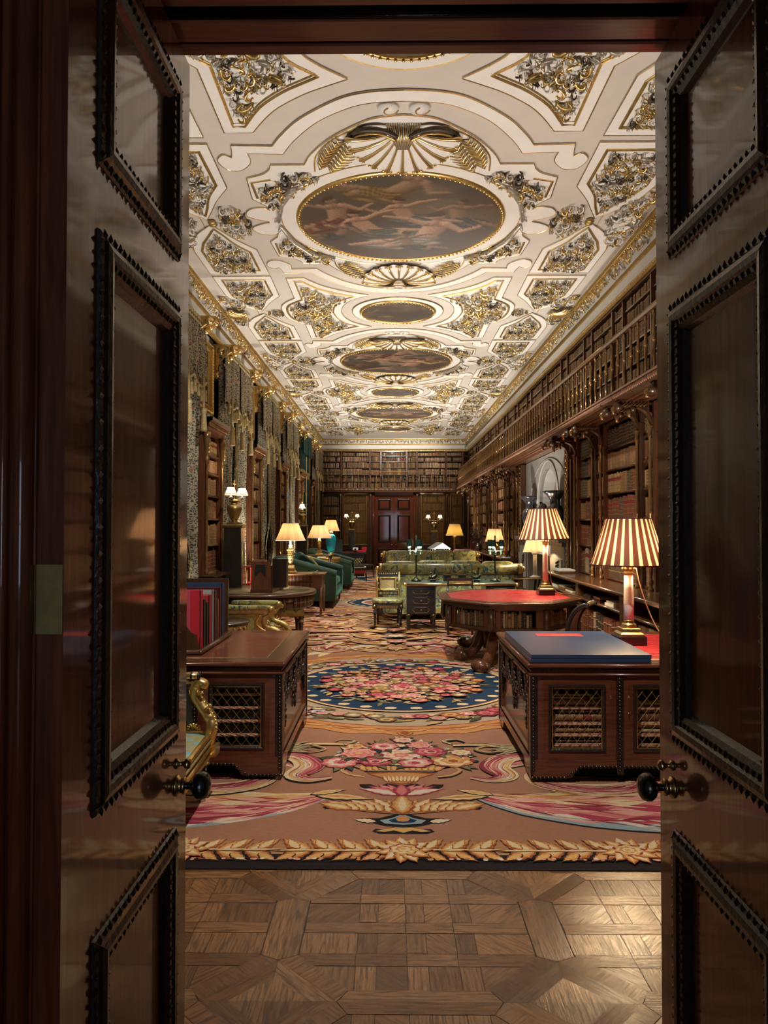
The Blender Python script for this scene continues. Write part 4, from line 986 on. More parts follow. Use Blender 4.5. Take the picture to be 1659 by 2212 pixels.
# ================================================================ book kit
def leather_one(name, col):
    m, nt, b = nmat(name)
    f = noise_fac(nt, coords(nt, 'World', (16, 16, 4)), 2, 5, .65)
    g = nt.nodes.new('ShaderNodeObjectInfo')
    c = ramp(nt, [(.25, tuple(q * .62 for q in col)), (.75, tuple(q * 1.3 for q in col))], f)
    c = mixc(nt, math_n(nt, 'MULTIPLY', g.outputs['Random'], .45), c, (.06, .03, .015)); nt.links.new(c, b.inputs['Base Color'])
    b.inputs['Roughness'].default_value = .42
TONES = dict(dark=(.05, .034, .022), brown=(.13, .058, .026), tan=(.27, .145, .062), ochre=(.36, .235, .095), russet=(.20, .062, .03), olive=(.085, .07, .04), cream=(.46, .36, .22), crimson=(.22, .02, .022))
for k, c in TONES.items(): leather_one('leather_' + k, c)
def mk_book(bands, label):
    mb = MB(); zs = [0, .02]; out = [0, 0]
    for z in bands: zs += [z - .014, z - .008, z + .008, z + .014]; out += [0, .022, .022, 0]
    zs += [.98, 1]; out += [0, 0]; xs = (-.5, -.42, -.2, 0, .2, .42, .5); by = (0, -.03, -.055, -.062, -.055, -.03, 0)
    vs = [(x, y - o * (1 if abs(x) < .45 else 0), z) for z, o in zip(zs, out) for x, y in zip(xs, by)]; n = len(xs)
    for r in range(len(zs) - 1):
        mid = (zs[r] + zs[r + 1]) / 2; gold = out[r] == out[r + 1] == .022
        lab = label and bands[-2] < mid < bands[-1] and out[r] == 0 and out[r + 1] == 0
        fs = [(r * n + i, r * n + i + 1, (r + 1) * n + i + 1, (r + 1) * n + i) for i in range(n - 1)]
        o = len(mb.v); mb.add(vs, fs, 'tooling' if gold else ('leather_crimson' if lab and label == 2 else 'leather_each'), True)
    mb.box((-.5, 0, 0), (-.40, 1, 1), 'leather_each'); mb.box((.40, 0, 0), (.5, 1, 1), 'leather_each'); mb.box((-.40, .0, .015), (.40, .97, .975), 'page_edges')
    o = mb.build('book', recalc=False); return o
BOOKS = [mk_book((.16, .33, .5, .67, .84), 0), mk_book((.2, .4, .6, .8), 2), mk_book((.12, .26, .42, .58, .74, .9), 0), mk_book((.3, .62, .88), 0)]
for o in BOOKS:
    COL.objects.unlink(o)
def put_book(pos, w, d, h, rz, tone, label, group, k=None, tilt=0, flat=None):
    src = BOOKS[R.randrange(4) if k is None else k]
    o = src.copy(); COL.objects.link(o); o.name = 'book'; o.location = pos; o.scale = (w, d, h); o.rotation_euler = flat or (0, tilt, rz)
    for i, sl in enumerate(o.material_slots):
        if src.data.materials[i].name == 'leather_each':
            sl.link = 'OBJECT'; sl.material = MATS['leather_' + tone]
    return tag(o, label, 'book', group)
ORD = lambda n: '%d%s' % (n, 'th' if 10 <= n % 100 <= 20 else {1: 'st', 2: 'nd', 3: 'rd'}.get(n % 10, 'th'))
TW = dict(dark='dark', brown='brown', tan='tan', ochre='yellowish', russet='reddish brown', olive='greenish', cream='pale', crimson='crimson')
ROWS = MB()                       # the far rows, too many to be told apart
def row_stuff(mapf, a0, a1, z, hmax, d=.16, wr=(.025, .06), hr=(.72, .97), gap=.02, mb=None, bands=2):
    mb = mb or ROWS; a = a0 + .005; run = 0
    while a < a1 - .02:
        if run <= 0: run = R.randint(3, 12); w0 = R.uniform(*wr); h0 = hmax * R.uniform(*hr); st = R.randrange(3)
        run -= 1; w = min(w0 * R.uniform(.92, 1.08), a1 - a); h = min(hmax * .985, h0 * R.uniform(.985, 1.015))
        if R.random() < .03: a += R.uniform(.02, .08); continue
        f = -R.uniform(0, gap); e = w * .5
        P = [(a, f + .004, z), (a + e, f - .005, z), (a + w * .96, f + .004, z), (a + w * .96, f + d, z), (a, f + d, z)]
        vs = [mapf(*p) for p in P] + [mapf(p[0], p[1], z + h) for p in P]
        mb.add(vs, [(0, 1, 6, 5), (1, 2, 7, 6), (2, 3, 8, 7), (3, 4, 9, 8), (4, 0, 5, 9), (5, 6, 7, 8, 9)], 'leather_rows')
        for q in ((.2, .45, .8), (.15, .35, .55, .75, .92), (.1, .9))[st][:5 if bands else 0]:
            zz = z + h * q; vs = [mapf(a + w * .05, f + .002, zz), mapf(a + e, f - .007, zz), mapf(a + w * .93, f + .002, zz), mapf(a + w * .05, f + .002, zz + .006), mapf(a + e, f - .007, zz + .006), mapf(a + w * .93, f + .002, zz + .006)]
            mb.add(vs, [(0, 1, 4, 3), (1, 2, 5, 4)], 'tooling')
        a += w
def row_books(y_from, y_to, x, z, hmax, tones, rz, wr, where, group, d=.17, left_is_far=True, hr=(.75, .97)):
    """single books spine towards the room along Y; tones = list of (tone, share)"""
    L = abs(y_to - y_from); sg = 1 if y_to > y_from else -1; a = 0; items = []; k = R.randrange(4)
    while a < L - wr[0] * .8:
        t = a / L; acc = 0
        for tone, sh in tones:
            acc += sh
            if t <= acc + 1e-6: break
        nw = min(R.uniform(*wr), L - a); items.append((a + nw / 2, nw, tone)); a += nw
    hs = {}
    for i, (c, w, tone) in enumerate(items):
        if tone not in hs: hs[tone] = (hmax * R.uniform(*hr), R.randrange(4))
        h, k = hs[tone]; h = min(hmax * .98, h * R.uniform(.93, 1.03))
        put_book((x, y_from + sg * c, z), w * .94, d, h, rz, tone, '%s leather book, %s from left, %s' % (TW[tone], ORD(i + 1), where), group, k)

# ================================================================ right wall: gallery and bookcases
GX, CXX = 2.475, 2.86
PAIR = [6.70, 8.18, 10.06, 11.46, 16.65, 18.02, 20.0, 21.4, 23.4, 24.8, 26.8]; HW = .215
SH = [.975, 1.385, 1.765, 2.105, 2.415, 2.70]; TOPZ = 3.03
deckr = thing('gallery', 'carved dark wood gallery floor running above the right hand bookcases', 'gallery', (GX, 6.3, 3.05))
m = MB(); m.box((0, 0, .0), (XRW - GX - .03, 21.2, .085), 'walnut_y'); m.box((-.012, 0, .078), (.06, 21.15, .10), 'lip_wood'); 
for x in (.09, .17, .30): m.box((x, 0, -.025), (x + .03, 21.1, .0), 'red_walnut')
m.build('deck', deckr)
m = MB(); m.extrude([(0, -.01), (-.004, .01), (.012, .02), (-.008, .035), (-.012, .062), (.0, .078)], lambda a, b, t: (a, t, b), 0, 21.1, 'walnut_y')
for i in range(420):
    y = i * .05; m.ball((-.008, y + .025, .04), .019, 'lip_wood', 6, .7, 1, 1.35)
m.build('egg_moulding', deckr, recalc=False)
rail = thing('gallery_railing', 'turned wooden balustrade along the right hand gallery', 'railing', (GX + .05, 6.4, 3.145))
m = MB(); m.box((-.02, 0, .605), (.025, 20.95, .64), 'walnut_y'); m.tube([(0, 0, .645), (0, 20.95, .645)], .022, 'colonette', 8); m.build('top_rail', rail)
b0 = None
BAL = [(.014, 0), (.014, .03), (.019, .035), (.019, .05), (.011, .055), (.015, .17), (.019, .27), (.017, .295), (.024, .30), (.025, .315), (.017, .32), (.023, .34), (.017, .37), (.012, .50), (.011, .545), (.017, .55), (.017, .57), (.012, .575), (.013, .61)]
for i in range(95):
    if b0 is None:
        m = MB(); m.lathe(BAL, 'colonette', n=10); b0 = m.build('baluster', rail); o = b0
    else: o = b0.copy(); COL.objects.link(o); o.parent = rail
    o.location = (0, .09 + i * .22, 0)
def bracket_pair(yc, k):
    names = {0: 'hidden behind the right door leaf', 1: 'nearest the right door leaf', 2: 'right of the narrow bay beside the chimney', 3: 'flanking the chimney on its near side', 4: 'flanking the chimney on its far side', 5: 'second beyond the chimney', 6: 'third beyond the chimney', 7: 'fourth beyond the chimney', 8: 'fifth beyond the chimney', 9: 'sixth beyond the chimney', 10: 'last before the far wall'}
    r = thing('column_pair', 'paired colonettes with scrolled gallery brackets, %s' % names[k], 'columns', (CXX, yc, 0), 0, 'bracketed column pairs on the right')
    m = MB()
    for s in (-1, 1): m.box((.03, s * HW - .035, .94), (.34, s * HW + .035, TOPZ), 'walnut')
    m.build('pilaster', r)
    for s in (-1, 1):
        m = MB(); m.lathe([(.03, .94), (.03, .97), (.016, .99), (.026, 1.02), (.028, 1.05), (.014, 1.08), (.016, 1.12), (.022, 1.14), (.019, 1.4), (.02, 1.78), (.027, 1.79), (.029, 1.83), (.024, 1.85), (.029, 1.9), (.022, 1.96), (.019, 2.3), (.017, 2.64), (.024, 2.65), (.024, 2.665), (.018, 2.68), (.022, 2.72), (.034, 2.755), (.036, 2.77)], 'colonette', (-.01, s * HW, 0), 12)
        m.build('colonette', r)
        m = MB(); C = cr([(.02, 0, 2.74), (-.02, 0, 2.84), (-.06, 0, 2.91), (-.14, 0, 2.955), (-.25, 0, 2.965), (-.36, 0, 2.985)], 5)
        vs = []; n = len(C)
        for i, p in enumerate(C):
            t = i / (n - 1); d = (C[min(i + 1, n - 1)] - C[max(i - 1, 0)]).normalized(); nv = Vector((-d.z, 0, d.x)); th = .05 - .02 * t; wd = .042
            q = p + Vector((0, s * HW, 0)); e = q - nv * th if nv.z > 0 else q + nv * th
            top = Vector((q.x + (.09 if t < .1 else 0), q.y, min(3.04, q.z + .05 + .1 * math.sin(PI * t) * .4)))
            vs += [(q.x, q.y - wd, q.z), (q.x, q.y + wd, q.z), (max(q.x, top.x), q.y + wd, 3.045 if t > .25 else q.z + .06), (max(q.x, top.x), q.y - wd, 3.045 if t > .25 else q.z + .06)]
        fs = [(i * 4 + j, i * 4 + (j + 1) % 4, (i + 1) * 4 + (j + 1) % 4, (i + 1) * 4 + j) for i in range(n - 1) for j in range(4)] + [(0, 1, 2, 3), ((n - 1) * 4, (n - 1) * 4 + 1, (n - 1) * 4 + 2, (n - 1) * 4 + 3)]
        m.add(vs, fs, 'walnut')
        for (x, z, rr) in ((-.355, 2.975, .045), (-.20, 2.945, .03)):
            m.tube([(x, s * HW - .05, z), (x, s * HW + .05, z)], rr, 'walnut', 12); m.tube([(x - rr * .6, s * HW, z), (x - rr * 1.3, s * HW, z - .03), (x - rr * 1.2, s * HW, z - .075), (x - rr * .4, s * HW, z - .085)], [.03, .026, .02, .008], 'colonette', 6)
        for j in range(7): x = -.05 - j * .04; m.tube([(x, s * HW - .044, 3.02), (x - .02, s * HW - .046, 2.985), (x - .05, s * HW - .044, 2.972)], [.005, .011, .003], 'colonette', 5)
        m.build('bracket', r, recalc=True)
    m = MB()
    for z in SH: m.box((.05, -HW + .035, z - .028), (.30, HW - .035, z), 'walnut_y')
    m.box((.30, -HW, .94), (.34, HW, TOPZ), 'walnut'); m.build('narrow_shelves', r)
for k, y in enumerate(PAIR): bracket_pair(y, k)
def tall_case(y0, y1, label):
    r = thing('tall_bookcase', label, 'bookcase', (CXX, (y0 + y1) / 2, 0), 0, 'tall bookcases under the gallery')
    h = (y1 - y0) / 2
    m = MB(); m.box((.30, -h, .94), (.34, h, TOPZ), 'walnut'); m.box((.03, -h, 3.0), (.34, h, TOPZ), 'walnut_y'); m.build('back', r)
    for s in (-1, 1):
        m = MB(); m.box((.02, s * h - (.025 if s > 0 else 0), .94), (.32, s * h + (.025 if s < 0 else 0), TOPZ), 'red_walnut'); m.build('upright', r)
    for z in SH:
        m = MB(); m.box((.055, -h + .025, z - .03), (.32, h - .025, z), 'walnut_y'); m.tube([(.055, -h + .025, z - .015), (.055, h - .025, z - .015)], .014, 'walnut_y', 8); m.build('shelf', r)
bays = []
for k in range(len(PAIR) - 1):
    if k == 3: continue
    bays.append((k, PAIR[k] + HW + .035, PAIR[k + 1] - HW - .035))
BL = {0: 'tall open bookcase mostly hidden by the right door leaf', 1: 'wide tall bookcase of brown books behind the nearest striped lamp', 2: 'narrower tall bookcase just near side of the chimney', 4: 'narrow tall bookcase just beyond the chimney', 5: 'wide tall bookcase, second beyond the chimney', 6: 'narrow tall bookcase, third beyond the chimney', 7: 'wide tall bookcase, fourth beyond the chimney', 8: 'narrow tall bookcase, fifth beyond the chimney', 9: 'last tall bookcase on the right before the far wall'}
mr = lambda a, d, z: (CXX + .075 + d, a, z)
for k, y0, y1 in bays:
    tall_case(y0, y1, BL[k])
    if k in (1, 2): continue
    for i, z in enumerate(SH): row_stuff(mr, y0 + .03, y1 - .03, z, (SH + [TOPZ - .02])[i + 1] - z - .04, .17, (.03, .07))
for k, y in enumerate(PAIR):
    for i, z in enumerate(SH): row_stuff(mr, y - HW + .04, y + HW - .04, z, (SH + [TOPZ - .02])[i + 1] - z - .04, .17, (.03, .06))
G1 = 'books in the wide bay nearest the right door'; G2 = 'books in the bay beside the chimney'
Hh = lambda i: (SH + [TOPZ - .02])[i + 1] - SH[i] - .04
W5 = ['bottom shelf', 'fifth shelf', 'fourth shelf', 'third shelf', 'second shelf', 'top shelf']
spec1 = [[('dark', .5), ('brown', .5)], [('brown', .4), ('tan', .25), ('brown', .35)], [('brown', .35), ('olive', .1), ('russet', .3), ('brown', .25)], [('ochre', .42), ('tan', .13), ('olive', .08), ('brown', .12), ('russet', .25)], [('tan', .9), ('russet', .1)], [('dark', 1)]]
y0, y1 = PAIR[1] + HW + .06, PAIR[2] - HW - .06
for i in range(6): row_books(y1, y0, CXX + .075, SH[i], Hh(i), spec1[i], -PI / 2, [(.055, .085), (.055, .08), (.05, .075), (.045, .07), (.055, .072), (.052, .066)][i], '%s of wide bay nearest right door' % W5[i], G1, hr=(.86, .98))
spec2 = [[('brown', .2), ('cream', .3), ('dark', .5)], [('russet', .5), ('brown', .5)], [('tan', .3), ('russet', .2), ('olive', .5)], [('olive', .4), ('tan', .2), ('olive', .4)], [('dark', .45), ('russet', .15), ('dark', .4)], [('olive', .5), ('dark', .5)]]
y0, y1 = PAIR[2] + HW + .06, PAIR[3] - HW - .06
for i in range(6): row_books(y1, y0, CXX + .075, SH[i], Hh(i), spec2[i], -PI / 2, (.06, .09), '%s of narrow bay beside the chimney' % W5[i], G2, hr=(.82, .98))
# ---- projecting ledge and the low cases below it
def low_run(y0, y1, label, ups):
    r = thing('bookcase_ledge', label, 'ledge', (2.49, y0, 0))
    m = MB(); m.box((0, 0, .895), (.80, y1 - y0, .94), 'walnut_y'); m.tube([(0, 0, .917), (0, y1 - y0, .917)], .024, 'walnut_y', 10); m.build('ledge_top', r)
    for a, b in zip(ups, ups[1:]):
        q = thing('low_bookcase', 'low open bookcase of folios under the ledge, %s' % LOWN.pop(0), 'bookcase', (2.52, a, 0), 0, 'low bookcases under the ledge')
        L = b - a
        m = MB(); m.box((.30, 0, 0), (.34, L, .895), 'walnut'); m.box((0, 0, 0), (.3, L, .075), 'walnut_y'); m.build('carcass', q)
        for s in (0, 1):
            m = MB(); m.box((0, s * (L - .07), .075), (.3, s * (L - .07) + .07, .895), 'walnut'); m.build('upright', q)
        m = MB(); m.box((.01, .07, .685), (.3, L - .07, .715), 'walnut_y'); m.tube([(.01, .07, .70), (.01, L - .07, .70)], .016, 'walnut_y', 8); m.build('shelf', q)
LOWN = ['behind the right door leaf', 'behind the striped lamp on the right desk', 'right of the octagonal table', 'just beyond the chimney', 'second beyond the chimney', 'third beyond the chimney', 'fourth beyond the chimney', 'at the far end']
low_run(6.4, 11.76, 'dark polished wooden ledge between the right desk lamp and the chimney', [6.4, 7.95, 9.85, 11.74])
low_run(16.35, 27.3, 'dark polished wooden ledge beyond the chimney', [16.37, 18.0, 20.0, 22.0, 24.5, 27.2])
G3 = 'large folios under the ledge'
row_books(11.60, 9.95, 2.545, .078, .58, [('brown', .12), ('dark', .25), ('russet', .2), ('brown', .43)], -PI / 2, (.075, .11), 'under the ledge by the octagonal table', G3, .24, hr=(.9, .98))
row_books(9.72, 8.06, 2.545, .078, .58, [('russet', .3), ('cream', .08), ('dark', .2), ('russet', .42)], -PI / 2, (.085, .12), 'under the ledge behind the right desk', G3, .24, hr=(.85, .98))
ml = lambda a, d, z: (2.55 + d, a, z)
for a, b in ((16.45, 17.9), (18.1, 19.9), (20.1, 21.9), (22.1, 24.4), (24.6, 27.1), (6.5, 7.85)): row_stuff(ml, a, b, .08, .58, .22, (.05, .1), (.85, .98))
for i, (y, t, dz) in enumerate(((10.3, 'paper_white', 0), (10.75, 'calf', .0), (11.2, 'paper', 0), (8.9, 'maroon_cloth', 0), (8.35, 'paper', .0), (9.3, 'dark_book', 0))):
    m = MB(); m.box((0, 0, 0), (.24, .34, .02 + .01 * (i % 3)), t); m.box((.01, .02, .03), (.22, .31, .055), ['calf', 'paper', 'dark_book'][i % 3])
    tag(m.build('portfolio', loc=(2.555, y, .717)), 'flat %s portfolio lying under the ledge, %s' % (['white', 'brown', 'buff', 'maroon', 'pale', 'black'][i], ['farthest white one right of the lamp', 'beside the octagonal table', 'nearest the chimney', 'behind the striped lamp', 'nearest the right door', 'left of the striped lamp column'][i]), 'portfolio', 'portfolios on the shelf under the ledge')
m = MB(); m.box((0, 0, 0), (.26, .36, .03), 'calf'); m.box((-.01, -.03, .03), (.24, .30, .055), 'paper_white'); m.box((.0, 0, .055), (.22, .26, .062), 'paper_white')
tag(m.build('pamphlet_stack', loc=(2.56, 11.05, .942)), 'white pamphlets on a brown folio lying on the ledge near the chimney', 'pamphlets')
# ---- upper bookcase behind the gallery
US = [3.16, 3.42, 3.69, 3.96, 4.21, 4.43]
up = thing('gallery_bookcase', 'long upper bookcase behind the right hand gallery railing', 'bookcase', (XR, 6.4, 3.14))
m = MB(); m.box((.27, 0, 0), (.31, 21.7, 1.46), 'walnut'); m.box((-.01, 0, 1.44), (.30, 21.7, 1.47), 'walnut_y'); m.build('back', up)
for z in US:
    m = MB(); m.box((.02, 0, z - 3.14 - .022), (.28, 21.7, z - 3.14), 'walnut_y'); m.build('shelf', up)
UPS = [6.4, 7.05, 7.9, 8.33, 9.35, 9.8, 10.8, 11.25, 12.3, 12.75, 13.9, 14.4, 15.5, 16.0, 17.1, 17.6, 18.7, 19.2, 20.3, 20.8, 21.9, 22.4, 23.5, 24.0, 25.1, 25.6, 26.7, 28.05]
for y in UPS:
    m = MB(); m.box((0, y - 6.4 - .018, 0), (.28, y - 6.4 + .018, 1.46), 'red_walnut'); m.build('upright', up)
mu = lambda a, d, z: (XR + .05 + d, a, z)
for a, b in zip(UPS, UPS[1:]):
    for i, z in enumerate(US): row_stuff(mu, a + .02, b - .02, z, (US + [4.60])[i + 1] - z - .03, .16, (.028, .06), (.78, .98))
# ---- chimneypiece; the reflection in its overmantel mirror is built as a stone recess
ch = thing('chimneypiece', 'pale stone chimneypiece, mirror reflection built as arched recess, between the right hand bookcases', 'chimneypiece', (2.95, 11.72, 0))
Ya, Yb = .30, 4.33
m = MB()
arch = [(2.9, 1.45), (2.9, 2.15)] + [(2.13 + .77 * math.cos(t), 2.15 + .62 * math.sin(t)) for t in [PI * i / 18 for i in range(19)]] + [(1.36, 1.45)]
outer = [(Yb, 1.45), (Yb, 3.04), (Ya, 3.04), (Ya, 1.45)]
ap = arch[::-1]
m.prism(outer[:1] + outer[1:] + ap, lambda a, b, h: (.05 + h, a, b), 0, .06, 'stone')
m.extrude(arch, lambda a, b, t: (.05 + t, a, b), 0, .30, 'stone'); m.build('reflected_stone', ch)
m = MB(); m.box((.33, 1.2, 1.4), (.36, 3.0, 2.9), 'red_walnut'); m.tube([(.31, 2.0, 1.5), (.31, 2.0, 2.7)], .012, 'gilt_dull', 6); m.build('reflected_back', ch)
m = MB(); m.tube([(.045, a, b) for a, b in [(2.13 + .95 * math.cos(t), 2.12 + .80 * math.sin(t)) for t in [PI * i / 24 for i in range(25)]]], .014, 'stone', 8); m.tube([(.045, a, b) for a, b in [(2.13 + 1.75 * math.cos(t), 2.0 + .95 * math.sin(t)) for t in [PI * i / 24 for i in range(25)]]], .010, 'stone', 8); m.build('reflected_moulding', ch)
m = MB(); m.box((-.20, .18, 1.38), (.35, 4.45, 1.45), 'stone_dark'); m.box((-.14, .22, 1.32), (.3, 4.41, 1.38), 'stone_dark'); m.build('mantel_shelf', ch)
for y0, y1 in ((.24, 1.25), (3.38, 4.39)):
    m = MB(); m.box((-.10, y0, 0), (.3, y1, 1.32), 'stone'); m.box((-.13, y0 + .08, .35), (-.10, y1 - .08, 1.1), 'stone')
    for j in range(12):
        a = PI * j / 11; yc = (y0 + y1) / 2; m.tube([(-.13, yc, .45 + .03 * j), (-.15, yc + .18 * math.cos(a), .5 + .05 * j), (-.14, yc + .3 * math.cos(a), .48 + .055 * j)], [.01, .02, .004], 'stone_dark', 6)
    m.build('jamb', ch)
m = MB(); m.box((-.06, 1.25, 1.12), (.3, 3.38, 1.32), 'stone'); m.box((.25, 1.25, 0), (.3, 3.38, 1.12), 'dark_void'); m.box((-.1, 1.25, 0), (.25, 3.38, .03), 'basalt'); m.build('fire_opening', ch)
for y in (.10, 4.36):
    m = MB(); m.box((-.06, y, .0), (.3, y + .18, 3.03), 'walnut')
    for j in range(56): m.ball((-.065, y + .09 + .03 * (1 if j % 2 else -1), .1 + j * .052), .026, 'gilt_dull', 6, .6, 1.2, 1)
    for d in (.012, .168): m.tube([(-.065, y + d, 0), (-.065, y + d, 3.0)], .012, 'colonette', 8)
    m.build('carved_frame', ch)
def urn(x, y, z, label):
    r = thing('urn', label, 'urn', (x, y, z), 0, 'dark urns on the mantel')
    m = MB(); m.lathe([(.09, 0), (.09, .04), (.05, .06), (.035, .12), (.06, .16), (.13, .26), (.165, .38), (.17, .46), (.14, .53), (.09, .58), (.085, .66), (.12, .72), (.16, .77), (.20, .80), (.205, .83), (.17, .835), (.1, .80)], 'basalt', n=28); m.build('body', r)
    for s in (1, -1):
        m = MB(); m.tube(cr([(0, s * .16, .42), (0, s * .24, .52), (0, s * .2, .66), (0, s * .11, .7)], 5), .014, 'basalt', 8); m.build('handle', r)
urn(2.88, 12.72, 1.452, 'dark carved stone urn on the mantel, nearer one with the wider rim'); urn(2.88, 15.0, 1.452, 'dark carved stone urn on the mantel, farther left one')
r = thing('bust', 'small dark bust standing between the two urns on the mantel', 'bust', (2.88, 13.75, 1.452))
m = MB(); m.lathe([(.07, 0), (.07, .05), (.04, .08), (.04, .14), (.13, .22), (.15, .33), (.08, .40), (.05, .44)], 'basalt', n=20, sx=.7); m.build('shoulders', r); m = MB(); m.ball((0, 0, .54), .095, 'basalt', 14, .95, .85, 1.2); m.tube([(-.08, 0, .55), (-.11, 0, .52), (-.08, 0, .50)], [.02, .018, .01], 'basalt', 6); m.build('head', r)

# ================================================================ far wall
FZ = 28.0
fb = thing('far_bookcase', 'upper bookcase across the far wall behind the railing', 'bookcase', (0, 28.2, 3.14))
m = MB(); m.box((XL, .2, 0), (XR, .24, 1.47), 'walnut'); m.box((XL, 0, 1.44), (XR, .22, 1.47), 'walnut_x'); m.build('back', fb)
FU = [-2.74, -1.95, -.83, -.40, .61, 1.01, 2.15, 2.80]
for x in FU:
    m = MB(); m.box((x - .03, -.005, 0), (x + .03, .2, 1.46), 'red_walnut'); m.build('upright', fb)
for z in US:
    m = MB(); m.box((XL, .01, z - 3.14 - .025), (XR, .2, z - 3.14), 'walnut_x'); m.build('shelf', fb)
mfw = lambda a, d, z: (a, 28.23 + d, z)
for a, b in zip(FU, FU[1:]):
    for i, z in enumerate(US): row_stuff(mfw, a + .04, b - .04, z, (US + [4.6])[i + 1] - z - .03, .15, (.03, .07), (.75, .98))
fg = thing('gallery', 'shallow wooden gallery floor crossing the far wall above the doors', 'gallery', (0, 27.7, 3.05))
m = MB(); m.box((XL, .02, 0), (GX + .05, .5, .085), 'walnut_x'); m.box((XL, 0, .075), (GX, .05, .098), 'lip_wood'); m.box((XL, .03, -.06), (XR, .5, 0), 'walnut_x'); m.build('deck', fg)
m = MB()
for i in range(100): m.ball((XL + .03 + i * .0525, .012, .035), .02, 'gilt_dull' if i % 3 else 'lip_wood', 6, 1, .7, 1.3)
m.build('egg_moulding', fg)
fr = thing('gallery_railing', 'slender golden balustrade across the far wall above the doors', 'railing', (XL + .1, 27.75, 3.145))
m = MB(); m.box((0, -.02, .60), (5.20, .02, .635), 'colonette'); m.build('top_rail', fr)
for i in range(23):
    o = b0.copy(); COL.objects.link(o); o.parent = fr; o.location = (.02 + i * .235, 0, 0)
# lower far wall
m = MB(); m.box((XL, FZ + .22, 0), (XR, FZ + .27, 3.05), 'walnut'); 
for x0, x1 in ((XL, -2.66), (-2.0, -1.93), (-.86, -.74), (.95, 1.06), (2.12, 2.2), (2.78, XR)): m.box((x0, FZ, 0), (x1, FZ + .25, 3.05), 'walnut')
m.box((XL, FZ - .03, 0), (-.86, FZ + .25, .12), 'walnut_x'); m.box((1.06, FZ - .03, 0), (XR, FZ + .25, .12), 'walnut_x')
struct(m.build('trim_7'))
for i, x in enumerate((-2.66, -1.965, -.80, 1.005, 2.16, 2.79)):
    m = MB(); m.lathe([(.03, 0), (.035, .1), (.022, .14), (.022, 1.0), (.022, 1.75), (.03, 1.77), (.03, 1.9), (.022, 1.95), (.02, 2.6), (.03, 2.62), (.022, 2.68), (.028, 2.8), (.05, 2.88), (.055, 2.95)], 'colonette', n=10); m.ball((0, -.03, 2.90), .055, 'gilt_dull', 8)
    tag(m.build('colonette', loc=(x, FZ - .035, 0)), 'slender gilt colonette on the far wall, %s' % ['at its left end', 'between open shelves and left lattice', 'left of the double doors', 'right of the double doors', 'right of the right lattice', 'at its right end'][i], 'column', 'colonettes on the far wall')
def lattice(x0, x1, label, shelves, dens=.075):
    r = thing('lattice_bookcase', label, 'bookcase', ((x0 + x1) / 2, FZ, 0), 0, 'gilt lattice bookcases on the far wall'); h = (x1 - x0) / 2
    m = MB(); mp = lambda a, b, hh: (a, -hh, b); m.mould_rect(-h, h, .90, 3.0, [(0, -.02), (0, .03), (.04, .045), (.08, .03), (.085, .02)], mp, 'red_walnut'); m.mould_rect(-h + .085, h - .085, .985, 2.915, [(0, .0), (.0, .03), (.015, .035), (.025, .02), (.025, 0)], mp, 'gilt_dull'); m.build('frame', r)
    m = MB(); m.box((-h, -.02, .12), (h, .05, .90), 'walnut'); m.mould_rect(-h + .1, h - .1, .2, .82, [(0, .02), (.02, .04), (.05, .015)], mp, 'walnut_x'); m.build('lower_door', r)
    m = MB()
    a0, a1, z0, z1 = -h + .11, h - .11, 1.01, 2.89; n = int((a1 - a0 + z1 - z0) / dens)
    for dr in (1, -1):
        for i in range(1, n):
            c0 = i * dens; p = (a0, z0 + c0) if c0 <= z1 - z0 else (a0 + c0 - (z1 - z0), z1); q = (a0 + c0, z0) if c0 <= a1 - a0 else (a1, z0 + c0 - (a1 - a0))
            f = (lambda x: x) if dr > 0 else (lambda x: -x)
            m.tube([(f(p[0]), .0, p[1]), (f(q[0]), .0, q[1])], .006, 'gilt', 4, False, False)
    m.build('lattice', r)
    for z in shelves:
        m = MB(); m.box((-h + .05, .04, z - .03), (h - .05, .2, z), 'walnut_x'); m.build('shelf', r)
    q = lambda a, d, z: (a, FZ + .07 + d, z); zz = shelves + [2.95]
    for i, z in enumerate(shelves): row_stuff(q, x0 + .06, x1 - .06, z, zz[i + 1] - z - .05, .13, (.035, .07), (.85, .97))
lattice(-1.92, -.87, 'gilt lattice bookcase on the far wall left of the doors', [1.0, 1.42, 1.88, 2.3, 2.62]); lattice(1.07, 2.11, 'gilt lattice bookcase on the far wall right of the doors', [1.0, 1.42, 1.88, 2.3, 2.62]); lattice(2.21, 2.77, 'narrow lattice bookcase in the far right corner', [1.0, 1.5, 2.0, 2.5])
r = thing('open_bookcase', 'open shelves of small brown books at the far left corner', 'bookcase', (-2.33, FZ, 0))
m = MB(); m.box((-.33, -.02, 0), (.33, .2, .95), 'walnut'); m.build('lower_door', r)
for z in (.97, 1.36, 1.74, 2.12, 2.5, 2.95):
    m = MB(); m.box((-.34, 0, z - .03), (.34, .2, z), 'walnut_x'); m.build('shelf', r)
q = lambda a, d, z: (a, FZ + .04 + d, z)
for i, z in enumerate((.97, 1.36, 1.74, 2.12, 2.5)): row_stuff(q, -2.64, -2.02, z, .34, .14, (.03, .045), (.88, .97))
